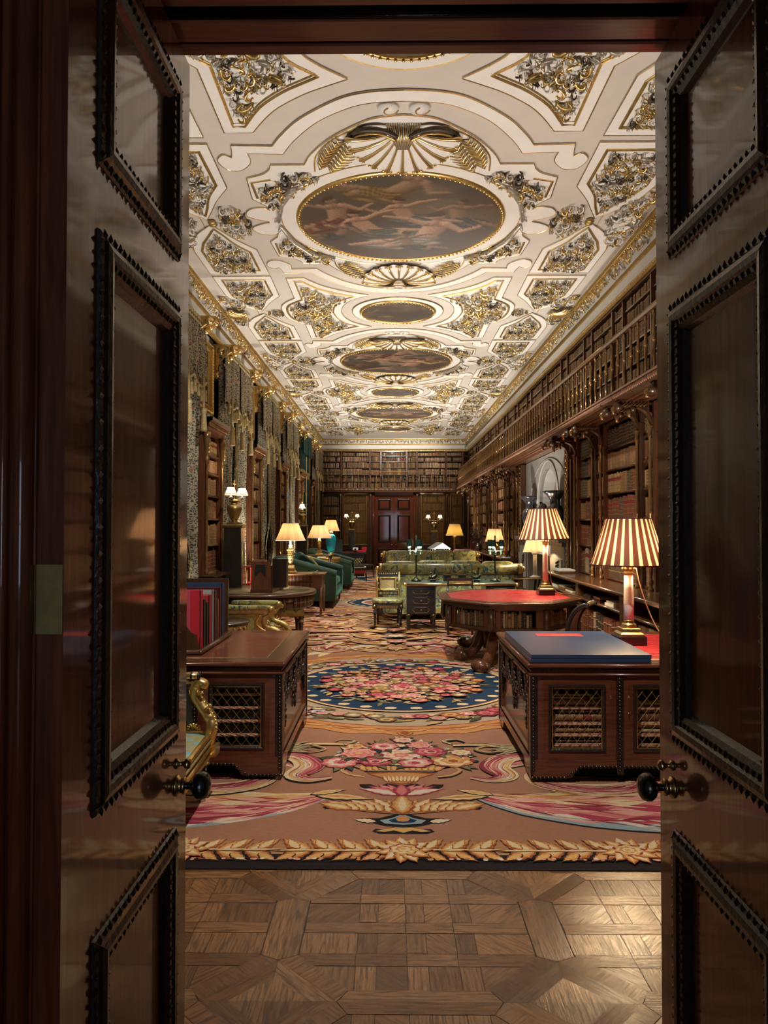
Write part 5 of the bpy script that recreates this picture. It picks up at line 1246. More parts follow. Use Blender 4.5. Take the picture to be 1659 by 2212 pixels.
# far double doors
def far_leaf(name, x0, x1, kn):
    root = MB(); y = FZ + .04; mp = lambda a, b, h: (a, y - h, b)
    root.box((x0, y, .01), (x1, y + .05, 2.86), 'mahogany_door'); o = struct(root.build(name))
    for b0_, b1_ in ((2.30, 2.74), (1.05, 2.13), (.12, .82)):
        m = MB(); m.mould_rect(x0 + .12, x1 - .12, b0_, b1_, [(0, 0), (.01, .03), (.04, .035), (.07, .01), (.08, -.01)], mp, 'carved_dark'); m.build('carved_moulding', o)
        m = MB(); m.box((x0 + .2, y - .006, b0_ + .08), (x1 - .2, y, b1_ - .08), 'mahogany_door'); m.build('panel', o)
    m = MB(); m.lathe([(.02, 0), (.02, .02), (.03, .05), (.034, .07), (.02, .085), (1e-4, .09)], 'brass', T=Matrix.Translation((kn, y, .95)) @ Matrix.Rotation(PI / 2, 4, 'X'), n=12); m.build('door_knob', o)
far_leaf('door_3', -.64, .105, .03); far_leaf('door_4', .115, .86, .19)
m = MB()
for x0, x1 in ((-.75, -.645), (.865, .96)): m.box((x0, FZ - .05, 0), (x1, FZ + .1, 2.98), 'mahogany_door'); m.tube([((x0 + x1) / 2, FZ - .055, 0), ((x0 + x1) / 2, FZ - .055, 2.98)], .025, 'mahogany_door', 8)
m.box((-.75, FZ - .05, 2.87), (.96, FZ + .1, 2.99), 'mahogany_x'); struct(m.build('trim_8'))

# ================================================================ left wall: piers, curtains
PIER = [10.85 + 3.45 * k for k in range(5)]; LS = [.99, 1.39, 1.78, 2.12, 2.45, 2.73]
PN = ['nearest the left door', 'second from the left door', 'third from the left door', 'fourth from the left door', 'farthest along the left wall']
for k, y in enumerate(PIER):
    r = thing('pier_bookcase', 'upright bookcase with carved entablature between curtains, %s' % PN[k], 'bookcase', (-2.68, y, 0), 0, 'pier bookcases on the left wall')
    m = MB(); m.box((-.31, -.5, 0), (-.27, .5, 3.05), 'red_walnut'); m.box((-.3, -.52, 0), (.16, .52, .93), 'walnut'); m.box((-.3, -.54, .93), (.2, .54, .97), 'walnut_y'); m.build('carcass', r)
    for s in (-1, 1):
        m = MB(); m.box((-.3, s * .5 - (.06 if s > 0 else 0), .97), (-.0, s * .5 + (.06 if s < 0 else 0), 3.03), 'red_walnut'); m.build('upright', r)
        m = MB(); m.lathe([(.035, .97), (.035, 1.02), (.018, 1.05), (.026, 1.1), (.022, 1.15), (.022, 2.0), (.022, 2.55), (.035, 2.57), (.04, 2.63), (.028, 2.66), (.04, 2.76), (.055, 2.95), (.06, 3.02)], 'colonette', (.02, s * .475, 0), 12)
        for j in range(5): m.ball((.05, s * .475, 2.72 + j * .06), .035, 'gilt_dull', 6, .8, .8, 1)
        m.build('colonette', r)
    m = MB(); m.extrude([(-.02, 3.03), (.02, 3.03), (.03, 3.07), (.06, 3.09), (.07, 3.15), (.13, 3.18), (.13, 3.23), (-.2, 3.24)], lambda a, b, t: (a, t, b), -.58, .58, 'red_walnut')
    m.box((-.3, -.58, 3.03), (-.01, .58, 3.235), 'red_walnut')
    for j in range(22): m.ball((.08, -.55 + j * .052, 3.135), .024, 'colonette', 6, .8, .8, 1.3)
    m.build('entablature', r)
    for z in LS:
        m = MB(); m.box((-.28, -.44, z - .03), (-.01, .44, z), 'walnut_y'); m.build('shelf', r)
    mlf = lambda a, d, z: (-2.72 - d, a, z)
    hh = [(LS + [3.02])[i + 1] - LS[i] - .05 for i in range(6)]
    if k == 0:
        sp = [[('russet', .6), ('brown', .25), ('dark', .15)], [('ochre', .5), ('tan', .5)], [('russet', .3), ('brown', .4), ('tan', .3)], [('tan', 1)], [('crimson', .2), ('tan', .8)], [('tan', .5), ('ochre', .5)]]
        for i in range(6): row_books(y - .43, y + .40, -2.73, LS[i], hh[i], sp[i], PI / 2, (.075, .11), '%s of pier bookcase nearest left door' % W5[i], 'books in the nearest pier bookcase', .2, hr=(.82, .95))
    else:
        for i, z in enumerate(LS): row_stuff(mlf, y - .43, y + .43, z, hh[i], .18, (.04, .08), (.8, .97))
    # gilt pier glass with corbels
    r = thing('pier_mirror', 'tall gilt framed mirror above a pier bookcase, %s' % PN[k], 'mirror', (-2.97, y + .05, 3.42), 0, 'gilt pier mirrors on the left wall')
    mp = lambda a, b, h: (h, a, b)
    m = MB(); m.box((.0, -.78, -.2), (.08, .78, 1.24), 'plaster'); m.build('surround', r)
    m = MB(); m.mould_rect(-.6, .6, 0, 1.12, [(0, .08), (.0, .12), (.03, .14), (.06, .12), (.065, .10), (.10, .10), (.105, .13), (.125, .13), (.13, .09)], mp, 'gilt'); beads_rect(m, -.6, .6, 0, 1.12, .03, .135, .045, .016, mp, 'gilt_bright'); m.build('gilt_frame', r)
    m = MB(); m.box((.085, -.5, .12), (.095, .5, 1.0), 'mirror_glass'); m.build('glass', r)
    for s in (-1, 1):
        q = thing('corbel', 'gilt scrolled corbel below the cornice, %s of the mirror %s' % ('near side' if s < 0 else 'far side', PN[k]), 'corbel', (-2.90, y + .05 + s * .80, 4.12), 0, 'gilt corbels under the left cornice'); q.scale = (1.2, 1.15, 1.15); q.location.z = 4.03
        m = MB(); C = sm2([(0, 0), (.07, .02), (.10, .08), (.08, .15), (.11, .24), (.19, .33), (.30, .38), (.38, .44), (.36, .49), (0, .50)], 4)
        m.prism(C, lambda a, b, h: (a, h, b), -.085, .085, 'gilt'); m.build('scroll_bracket', q)
        m = MB()
        for d in (-.088, .088):
            for (a, b, rr) in ((.07, .07, .06), (.30, .43, .055), (.12, .40, .05)): m.tube([(a, d - .012 * (1 if d > 0 else -1), b), (a, d + .012 * (1 if d > 0 else -1), b)], rr, 'gilt_bright', 14); m.ball((a, d, b), rr * .5, 'gilt_bright', 8)
            m.tube([(x, d, z) for x, z in sm2([(.10, .12), (.13, .26), (.22, .36), (.32, .42)], 4)], .012, 'gilt_bright', 6)
        for j in range(7): t = j / 6; m.ball((.10 + .26 * t ** 1.4, 0, .12 + .30 * t), .035, 'gilt_bright', 8, 1, 1.6, .9)
        m.build('acanthus_leaf', q)
def drape(mb, y0, y1, z0, z1, amp, nf, x, mat, tie=None, n=64, rows=26, ph=0):
    vs = []; fs = []
    for j in range(rows + 1):
        z = z0 + (z1 - z0) * j / rows; sq = 1.0; sh = 0
        if tie:
            zt, toward, k = tie; g = math.exp(-((z - zt) / .42) ** 2); sq = 1 - k * g; sh = g * k * .5 * toward * (y1 - y0)
        for i in range(n + 1):
            t = i / n; yy = (y0 + y1) / 2 + (t - .5) * (y1 - y0) * sq + sh
            vs.append((x + amp * math.sin(2 * PI * nf * t + ph + .3 * math.sin(z * 1.3)) * (1 - .3 * (sq < .8)) + .02 * math.sin(7 * t + 2 * z), yy, z))
    for j in range(rows):
        for i in range(n): a = j * (n + 1) + i; fs.append((a, a + 1, a + n + 2, a + n + 1))
    mb.add(vs, fs, mat, True)
def cuv(co): return (co.y * 1.0, co.z * 1.0)
GAPS = [(8.3, PIER[0] - .62)] + [(PIER[k] + .72, PIER[k + 1] - .66) for k in range(4)] + [(PIER[4] + .72, 27.9)]
for k, (a, b) in enumerate(GAPS):
    green = k == 4
    lab = ['nearest patterned floral curtains with tied back drape beside the left door', 'patterned floral curtains behind the nearest black pedestal', 'patterned floral curtains between second and third pier bookcases', 'patterned floral curtains lit bright between third and fourth pier bookcases', 'plain dark green silk curtains with gold fringe band near the far end', 'last patterned floral curtains in the far left corner'][k]
    r = thing('window_curtain', lab, 'curtain', (-2.78, a, 0), 0, 'curtains along the left wall'); L = b - a
    mt = 'dark_green_silk' if green else 'curtain_print'
    for s, (p, q) in enumerate(((0, L * .48), (L * .52, L))):
        m = MB(); drape(m, p, q, .06, 4.5, .055, 5, 0, mt, (1.15, 1 if s else -1, .45), ph=s)
        o = m.build('drape', r, recalc=False); uv_from(o, cuv)
        m = MB(); yy = q if s == 0 else p
        P_ = []; r_ = []
        for j in range(121): z = .3 + j * .03; g = math.exp(-((z - 1.15) / .42) ** 2) * .45; P_.append((.075, yy + ((p + q) / 2 - yy) * g + g * .5 * (1 if s else -1) * (q - p), z)); r_.append((.030 if j % 18 in (8, 9, 10) else .016) if j % 3 else .011)
        m.tube(P_, r_, 'fringe', 6)
        m.build('tassel_fringe', o)
    m = MB()
    for s, (p, q) in enumerate(((-.05, L * .5), (L * .5, L + .05))): drape(m, p, q, 3.66 if not green else 3.9, 4.56, .03, 4, .11, 'dark_green_silk' if green else 'valance_print', None, 48, 8, s)
    o = m.build('valance', r, recalc=False); uv_from(o, cuv)
    if not green:
        m = MB(); n = int(L / .17)
        for j in range(n):
            y_ = (j + .5) * L / n; z = 3.66 - .10 * abs(math.sin(PI * j * 3 / n)); m.tube([(.14, y_, z + .1), (.15, y_, z)], .009, 'fringe', 5); m.lathe([(.012, 0), (.03, -.02), (.024, -.05), (.034, -.16), (.03, -.17)], 'fringe', (.15, y_, z), 8)
        m.tube([(.145, L * t, 3.70 - .10 * abs(math.sin(PI * t * 3))) for t in [i / 40 for i in range(41)]], .018, 'fringe', 6)
        for s in range(3):
            y_ = L * (.12 + .38 * s); m.tube([(.16, y_, 3.75), (.17, y_, 3.25)], .02, 'fringe', 8); m.lathe([(.02, 0), (.045, -.03), (.035, -.07), (.05, -.3), (.045, -.32)], 'fringe', (.17, y_, 3.3), 10)
        m.build('tassel_trim', r)
        m = MB()
        for j in range(int(L / .1)): m.tube([(.14, j * .1 + .05 + .045 * math.cos(t), 4.5 + .05 * math.sin(t)) for t in [PI * 2 * i / 10 for i in range(11)]], .012, 'fringe', 5)
        m.build('heading', r)
    else:
        m = MB(); drape(m, 0, L, 3.2, 3.42, .05, 9, .03, 'gilt_dull', None, 60, 2); m.build('gold_band', r, recalc=False)
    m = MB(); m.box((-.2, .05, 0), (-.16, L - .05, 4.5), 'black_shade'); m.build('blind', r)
slab('baseboard_left', (XLW, YN, 0), (XLW + .05, YF, .18), 'walnut_y')
mrows = ROWS.build('book_rows', recalc=True); mrows['kind'] = 'stuff'; mrows['label'] = 'rows of old leather bound books filling the gallery and distant shelves'; mrows['category'] = 'books'
# ================================================================ library desks with latticed cupboards
def text_mark(txt, size, parent, loc, rot, mat='gold_leaf_ink', name='lettering'):
    cu = bpy.data.curves.new(name, 'FONT'); cu.body = txt; cu.size = size; cu.extrude = .0004; cu.align_x = 'CENTER'
    t_ = bpy.data.objects.new(name, cu); COL.objects.link(t_); dg = bpy.context.evaluated_depsgraph_get(); dg.update()
    me = bpy.data.meshes.new_from_object(t_.evaluated_get(dg)); bpy.data.objects.remove(t_); me.materials.clear(); me.materials.append(MATS[mat])
    o = bpy.data.objects.new(name, me); COL.objects.link(o); o.location = loc; o.rotation_euler = rot; o.parent = parent
    return o
def rope_rect(m, x0, x1, z0, z1, y, r=.006, step=.017, mat='carved_dark'):
    mp = lambda a, b, h: (a, y - h, b); beads_rect(m, x0, x1, z0, z1, 0, 0, step, r, mp, mat)
def partner_desk(label, loc, mirror, deep=1.40, W=1.9, letters=(), leather='worn_leather'):
    """front towards -Y; the aisle side is x=0 and the desk runs to x=W (mirror=-1 puts it to the left)"""
    s = mirror; r = thing('library_desk', label, 'desk', loc)
    bx = lambda m, a, b, mat: m.box((min(s * a[0], s * b[0]), a[1], a[2]), (max(s * a[0], s * b[0]), b[1], b[2]), mat)
    m = MB(); bx(m, (0, 0, .742), (W, deep, .773), 'mahogany_x'); m.tube([(0, -.0, .757), (s * W, -.0, .757)], .014, 'mahogany_x', 8); m.tube([(0, 0, .757), (0, deep, .757)], .014, 'mahogany_y', 8); m.build('desk_top', r)
    m = MB(); bx(m, (.13, .13, .7735), (W - .13, deep - .13, .7745), leather); bx(m, (.075, .075, .7732), (W - .075, deep - .075, .7738), 'walnut_x')
    m.tube([(s * .13, .13, .7746), (s * .13, deep - .13, .7746)], .0025, 'gilt_dull', 4); m.tube([(s * .13, .13, .7746), (s * W, .13, .7746)], .0025, 'gilt_dull', 4); m.build('leather_inset', r)
    m = MB(); bx(m, (.012, .012, .70), (W, deep - .012, .742), 'mahogany_x')
    for i in range(int(W / .022)): m.ball((s * (.012 + i * .022), .008, .732), .008, 'carved_dark', 6, 1.1, .8, .8)
    for i in range(int(deep / .022)): m.ball((s * .008, .012 + i * .022, .732), .008, 'carved_dark', 6, .8, 1.1, .8)
    m.tube([(0, .004, .70), (s * W, .004, .70)], .008, 'mahogany_x', 8); m.tube([(s * .004, 0, .70), (s * .004, deep, .70)], .008, 'mahogany_y', 8); m.build('carved_frieze', r)
    # carcass: shell of boards so that the cupboards are hollow
    m = MB()
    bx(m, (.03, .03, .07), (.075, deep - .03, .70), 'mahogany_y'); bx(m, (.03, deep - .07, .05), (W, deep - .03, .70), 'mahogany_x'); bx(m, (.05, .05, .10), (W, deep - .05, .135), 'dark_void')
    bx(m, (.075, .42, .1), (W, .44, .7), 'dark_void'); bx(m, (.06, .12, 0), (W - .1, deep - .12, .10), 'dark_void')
    C = [(0, .035), (.235, .035)] + [(.235 + .075 * t, .035 + .075 * (math.sin((t - .5) * PI) * .5 + .5)) for t in [i / 8 for i in range(9)]] + [(W, .11), (W, .155), (0, .155)]
    m.prism([(s * (.02 + a), b) for a, b in C], lambda a, b, h: (a, .03 - h, b), -.03, .02, 'mahogany_x')
    for i in range(40):
        t = i / 39; a = .02 + t * 1.0; z = .04 if a < .235 else (.11 if a > .33 else .04 + .07 * (a - .235) / .095); m.ball((s * a, .008, z), .011, 'carved_dark', 6, 1.2, .8, .9)
    m.prism([(.02, .035), (.2, .035), (.26, .10), (deep - .26, .10), (deep - .2, .035), (deep - .02, .035), (deep - .02, .155), (.02, .155)], lambda a, b, h: (s * h, a, b), .01, .05, 'mahogany_y')
    m.build('carcass', r)
    for (x, y) in ((.018, .018), (.018, deep - .03), (.572, .012)):
        m = MB(); bx(m, (x - .012, y - .006, .06), (x + .03, y + .03, .70), 'carved_dark')
        for i in range(26): m.ball((s * (x + .008), y - .008, .085 + i * .0235), .012, 'carved_dark', 6, 1, .8, .9)
        m.build('carved_stile', r)
    m = MB(); mp = lambda a, b, h: (s * (.03 - h), a, b); m.mould_rect(.10, deep - .10, .17, .68, [(0, 0), (.005, .018), (.02, .022), (.03, .006), (.035, 0)], mp, 'mahogany_y')
    for i in range(30): m.ball((s * .012, .13 + i * (deep - .26) / 29, .185), .007, 'gilt_dull' if s > 0 else 'carved_dark', 6)
    m.build('side_panel', r)
    m = MB(); rr = random.Random(5)
    for k in range(5):
        y = .16 + (deep - .32) * k / 4; n = 44 if k % 2 == 0 else 24
        for i in range(n): z = .655 - i * .0078; w = .06 * (1 - .75 * i / n); m.ball((s * (.022 - .014 * rr.random()), y + rr.uniform(-w, w), z), .015 * (1 - .3 * i / n), 'carved_dark', 6, .8, 1, 1.5)
    for k in range(4):
        for i in range(26):
            t = (i + .5) / 26; y = .16 + (deep - .32) * (k + t) / 4; z = .64 - .15 * math.sin(PI * t); m.ball((s * .016, y, z + rr.uniform(-.022, .022)), .017, 'carved_dark', 6, .8, 1.1, 1)
    m.build('carved_swags', r)
    # doors
    for d in range(int((W - .05) / .545)):
        x0 = .055 + d * .545; x1 = x0 + .505
        mm = MB(); y = .022
        fx = lambda a, b, h: (s * a, y - h, b)
        mm.mould_rect(x0, x1, .135, .692, [(0, -.02), (0, .006), (.035, .010), (.072, .004), (.076, -.008)], fx, 'mahogany_x'); mm.mould_rect(x0 + .07, x1 - .07, .205, .632, [(0, -.01), (.0, .012), (.01, .016), (.02, .008), (.022, -.012)], fx, 'carved_dark')
        rope_rect(mm, *(sorted((s * (x0 + .082), s * (x1 - .082)))), .215, .62, y - .013)
        dd = mm.build('door', r)
        mm = MB(); a0, a1, z0, z1 = x0 + .094, x1 - .094, .228, .608
        mm.mould_rect(a0 - .004, a1 + .004, z0 - .004, z1 + .004, [(0, -.004), (0, .004), (.007, .004), (.007, -.004)], fx, 'brass')
        st = (a1 - a0) / 5; 
        for dr in (1, -1):
            for i in range(-10, 16):
                p0 = a0 + i * st; sl = 1.25
                t0, t1 = 0.0, z1 - z0; xa = p0; xb = p0 + dr * (z1 - z0) / sl
                seg = [(xa, z0), (xb, z1)]
                # clip to the opening
                def clip(v, lim):
                    (xa, za), (xb, zb) = seg; t = (lim - xa) / (xb - xa); return za + t * (zb - za)
                (xa, za), (xb, zb) = seg; lo, hi = (xa, xb) if xa < xb else (xb, xa)
                if hi <= a0 or lo >= a1: continue
                P = [list(seg[0]), list(seg[1])]
                for q in P:
                    if q[0] < a0: q[1] = clip(q, a0); q[0] = a0
                    elif q[0] > a1: q[1] = clip(q, a1); q[0] = a1
                mm.tube([(s * P[0][0], y - .001 - .0006 * dr, P[0][1]), (s * P[1][0], y - .001 - .0006 * dr, P[1][1])], .0014, 'wire_gold', 4, False, False)
        mm.build('wire_lattice', dd)
        if d < len(letters) and letters[d]:
            for (tx, side, z) in letters[d]: text_mark(tx, .030, dd, (s * ((x1 - .038) if side else (x0 + .038)), y - .0115, z), (PI / 2, 0, 0))
        if d == 1 and s > 0:
            mm = MB(); mm.lathe([(.007, 0), (.007, .003), (1e-4, .004)], 'brass', T=Matrix.Translation((x0 + .038, y - .010, .45)) @ Matrix.Rotation(PI / 2, 4, 'X'), n=12); mm.box((x0 + .036, y - .0145, .425), (x0 + .040, y - .010, .45), 'dark_void'); mm.build('keyhole', dd)
        for i, z in enumerate((.285, .375, .462, .55) if s < 0 else (.24, .30, .375, .475)):
            if s > 0 and i == 0: z = .235
            mm = MB(); bx(mm, (x0 + .01, .05 + (.03 if s < 0 else .03), z - .012), (x1 - .01, .42, z + .002), 'mahogany_x'); bx(mm, (x0 + .01, .074, z - .014), (x1 - .01, .081, z + .004), 'shelf_pink')
            if s < 0:
                for j in range(8): mm.tube([(s * (x0 + .05 + j * .055), .074, z - .012), (s * (x0 + .075 + j * .055), .072, z - .004), (s * (x0 + .10 + j * .055), .074, z)], .003, 'shelf_pink', 4)
            mm.build('shelf', r)
    return r
DL = (-.70, 4.70, 0); DR = (.888, 4.668, 0)
partner_desk('dark carved library desk with brown leather top on the left', DL, -1, 1.42, 2.05, [(('A', 1, .545),), ()])
partner_desk('dark carved library desk with red leather top on the right', DR, 1, 1.39, 1.95, [(('5', 1, .545),), (('A', 0, .545),)], 'worn_red')
# books lying behind the wire
bn = [0]
BNAME = ['top', 'second', 'third', 'fourth']
def lay(desk, s, x0, w, z, h, tone, lab, grp):
    X = desk[0] + s * (x0 + (w if s < 0 else 0))
    put_book((X, desk[1] + .095, z + h / 2 + .003), h * .95, .22, w, 0, tone, lab, grp, bn[0] % 3, flat=(0, PI / 2, 0)); bn[0] += 1
GR = 'books lying in the right desk cupboards'
for (x0, w, z, h, tone, lab) in ((.165, .31, .237, .022, 'dark', 'thin dark book lying on the lowest shelf in the left cupboard of the right desk'), (.20, .26, .262, .018, 'olive', 'thin greenish book atop the lowest shelf in the right desk, left cupboard'),
        (.155, .325, .302, .035, 'tan', 'tan book lying under a brown one, third shelf, left cupboard of right desk'), (.165, .31, .340, .03, 'brown', 'brown book lying atop a tan one in the left cupboard, right desk'),
        (.16, .33, .377, .048, 'tan', 'thick tan book lying on the second shelf, left cupboard of right desk'), (.195, .29, .428, .036, 'dark', 'dark gilt book atop the thick tan one, left cupboard of right desk'),
        (.155, .325, .477, .044, 'ochre', 'pale book with large gilt roundels, top shelf, left cupboard of right desk'), (.155, .32, .523, .018, 'cream', 'thin cream book in the middle of the top pile, right desk'), (.155, .275, .543, .016, 'cream', 'thin cream book topmost in the left cupboard of the right desk'),
        (.70, .26, .302, .03, 'cream', 'pale mottled book lying low in the right cupboard of the right desk'), (.70, .30, .334, .046, 'tan', 'mottled tan book above a pale one in the right cupboard, right desk'), (.70, .30, .377, .055, 'russet', 'thick reddish book with dark label in the right cupboard of right desk'), (.70, .19, .434, .036, 'dark', 'short dark book atop the thick reddish one, right cupboard of right desk'), (.70, .33, .477, .04, 'ochre', 'wide gilt book on the top shelf, right cupboard of right desk')):
    lay(DR, 1, x0, w, z, h, tone, lab, GR)
for i, (z, t) in enumerate(((.29, 'dark_book'), (.38, 'dark_green_book'), (.467, 'dark_green_book'), (.555, 'dark_book'))):
    m = MB(); m.box((-.46, .10, 0), (-.17, .40, .048), t); m.box((-.21, .098, .016), (-.205, .10, .036), 'gold_leaf_ink')
    tag(m.build('album', loc=(DL[0], DL[1], z)), 'dark album lying on the %s shelf behind the left desk lattice' % ['lowest', 'third', 'second', 'top'][i], 'album', 'dark albums in the left desk')
# ---- blue portfolio box on the right desk
r = thing('album', 'very large blue cloth album lying on the right desk', 'album', (.889, 4.674, .7755))
m = MB(); m.box((0.008, 0, 0), (.782, 1.06, .024), 'navy_cloth'); m.box((0.012, 0, .026), (.784, 1.06, .052), 'navy_cloth'); m.box((.012, .006, .023), (.778, 1.05, .028), 'dark_book'); m.build('cover', r, .002)
m = MB(); m.box((.215, .79, .0522), (.56, .915, .0529), 'label_red'); lb = m.build('label', r)
for i, w in enumerate((.012, .02, .018, .03, .012, .022, .03, .016)):
    m = MB(); x = .34 + i * .022; m.box((x, .835, .053), (x + w * .55, .845, .0533), 'gold_leaf_ink'); m.box((x, .835, .053), (x + .003, .872, .0533), 'gold_leaf_ink'); m.build('gilt_tooling', lb)

# ================================================================ lamps
def shade(parent, rb, rt, z0, z1, mats, n, name='lamp_shade', squash=0, trim=None, wave=.012, inner=None):
    m = MB(); vs = []; k = 6
    N_ = n * 8
    for j in range(k + 1):
        t = j / k; z = z0 + (z1 - z0) * t; rr = rb + (rt - rb) * t ** .92
        for i in range(N_):
            a = 2 * PI * i / N_; q = rr * (1 + wave * math.cos(a * n)); 
            if squash: c_ = max(abs(math.cos(a)), abs(math.sin(a))); q *= (1 - squash) + squash / c_ * .9
            vs.append((q * math.cos(a), q * math.sin(a), z))
    for i in range(N_):
        mt = mats[0] if (len(mats) == 1 or i % 8 < 5) else mats[1]
        m.add([], [], mt)
    base = len(m.v); m.v.extend(vs)
    for j in range(k):
        for i in range(N_):
            m.f.append((base + j * N_ + i, base + j * N_ + (i + 1) % N_, base + (j + 1) * N_ + (i + 1) % N_, base + (j + 1) * N_ + i)); m.mi.append(m.mat(mats[0] if len(mats) == 1 or i % 8 < 5 else mats[1])); m.sm.append(True)
    o = m.build(name, parent, recalc=False); uv_from(o, lambda co: ((math.atan2(co.y, co.x) / (2 * PI)) + .5, co.z))
    for (rr, z) in ((rb, z0), (rt, z1)): t = MB(); t.tube([(rr * math.cos(a), rr * math.sin(a), z) for a in [2 * PI * i / 32 for i in range(34)]], max(.003, rb * .016), trim or mats[-1], 6, True, False); t.build('shade_trim', o)
    return o
def bulb(parent, z, e, col=(1, .74, .42), size=.035, x=0, y=0):
    m = MB(); m.ball((x, y, z + .05), .026, 'bulb', 10); m.tube([(x, y, z + .07), (x, y, z + .12)], .012, 'brass', 8); m.build('bulb', parent)
    light('POINT', 'bulb_light', (x, y, z - .01), e * .55, col, size, parent=parent)
def striped_lamp(label, loc, rb, rt, zs, zt, e, base, tilt=0):
    r = thing('table_lamp', label, 'lamp', loc, 0, None)
    m = MB(); m.box((-base / 2, -base / 2, 0), (base / 2, base / 2, .062), 'ebony'); m.build('plinth', r, .004)
    m = MB(); m.sqlathe([(.085 * base / .2, .062), (.085 * base / .2, .078), (.07 * base / .2, .09), (.066 * base / .2, .115), (.058 * base / .2, .12)], 'old_brass'); m.lathe([(.056, .12), (.06, .135), (.05, .15), (.037, .158), (.041, .168), (.034, .18)], 'brass', n=24); m.build('brass_foot', r)
    zc = zs - .075
    m = MB(); m.lathe([(.036, .18), (.037, .3), (.034, zc * .8), (.032, zc)], 'speckled_marble', n=24); m.build('column', r)
    m = MB(); m.lathe([(.034, zc), (.037, zc + .012), (.033, zc + .02), (.038, zc + .05), (.048, zc + .062), (.046, zc + .072)], 'brass' if base > .205 else 'gilt_dull', n=16)
    for i in range(8): a = PI * i / 4; m.ball((.042 * math.cos(a), .042 * math.sin(a), zc + .045), .012, 'gilt_bright', 6)
    m.build('capital', r)
    m = MB(); m.tube([(0, 0, zc + .07), (0, 0, zt - .06)], .008, 'brass', 8); m.build('stem', r)
    sh = shade(r, rb, rt, zs, zt, ['stripe_dark', 'stripe_light'], 25, wave=.004, trim='maroon_cloth'); sh.rotation_euler = (0, tilt, 0)
    bulb(r, zs + .12, e * .55, x=-.075); bulb(r, zs + .12, e * .55, x=.075)
    return r
la = striped_lamp('brown and cream striped lamp on pale column, standing on the right desk', (1.785, 5.46, .776), .275, .166, .590, .935, 75, .205)
m = MB(); m.tube(cr([(1.845, 5.47, 1.34), (1.87, 5.45, 1.2), (1.93, 5.42, 1.0), (1.99, 5.36, .86), (2.08, 5.3, .79), (2.2, 5.3, .781)], 8), .0045, 'cord_tan', 6); tag(m.build('lamp_cord'), 'thin tan cord hanging from the nearest striped lamp', 'cord')
OCT = (1.47, 9.24); OZ = .775
lb = striped_lamp('brown and cream striped lamp on pink column, standing on the octagonal table', (1.985, 9.33, OZ + .003), .322, .172, .715, 1.105, 95, .205, -.03)
m = MB(); m.tube(cr([(2.02, 9.36, 1.46), (2.05, 9.38, 1.3), (2.06, 9.4, 1.1), (2.09, 9.42, .90), (2.16, 9.4, .80), (2.3, 9.35, .785), (2.4, 9.34, .76)], 8), .0045, 'cord_tan', 6); tag(m.build('lamp_cord'), 'thin tan cord trailing from the lamp on the octagonal table', 'cord')

# ================================================================ octagonal library table
r = thing('octagonal_table', 'large octagonal library table with red leather top and bookshelves in its sides', 'table', (OCT[0], OCT[1], 0))
OR = .99
def octp(rad, sx=.93, sy=1.04): return [(rad * sx * math.cos(PI / 8 + PI / 4 * i), rad * sy * math.sin(PI / 8 + PI / 4 * i)) for i in range(8)]
m = MB(); m.prism(octp(OR), ID, OZ - .028, OZ - .004, 'walnut'); m.prism(octp(OR * .985), ID, OZ - .05, OZ - .028, 'carved_dark'); m.prism(octp(OR * .96), ID, OZ - .07, OZ - .05, 'walnut'); m.tube([(x, y, OZ - .014) for x, y in octp(OR * 1.0)] + [(octp(OR)[0][0], octp(OR)[0][1], OZ - .014)], .013, 'red_walnut', 8); m.build('table_top', r)
m = MB(); m.prism(octp(OR * .97), ID, OZ - .004, OZ, 'walnut_x'); m.prism(octp(OR * .86), ID, OZ, OZ + .0015, 'worn_red'); m.build('leather_inset', r)
P8 = octp(.885); q8 = octp(.62)
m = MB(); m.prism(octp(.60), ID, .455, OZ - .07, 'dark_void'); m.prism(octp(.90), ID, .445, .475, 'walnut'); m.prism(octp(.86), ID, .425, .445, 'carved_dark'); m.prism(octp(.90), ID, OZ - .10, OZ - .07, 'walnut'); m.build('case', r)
gi = 0
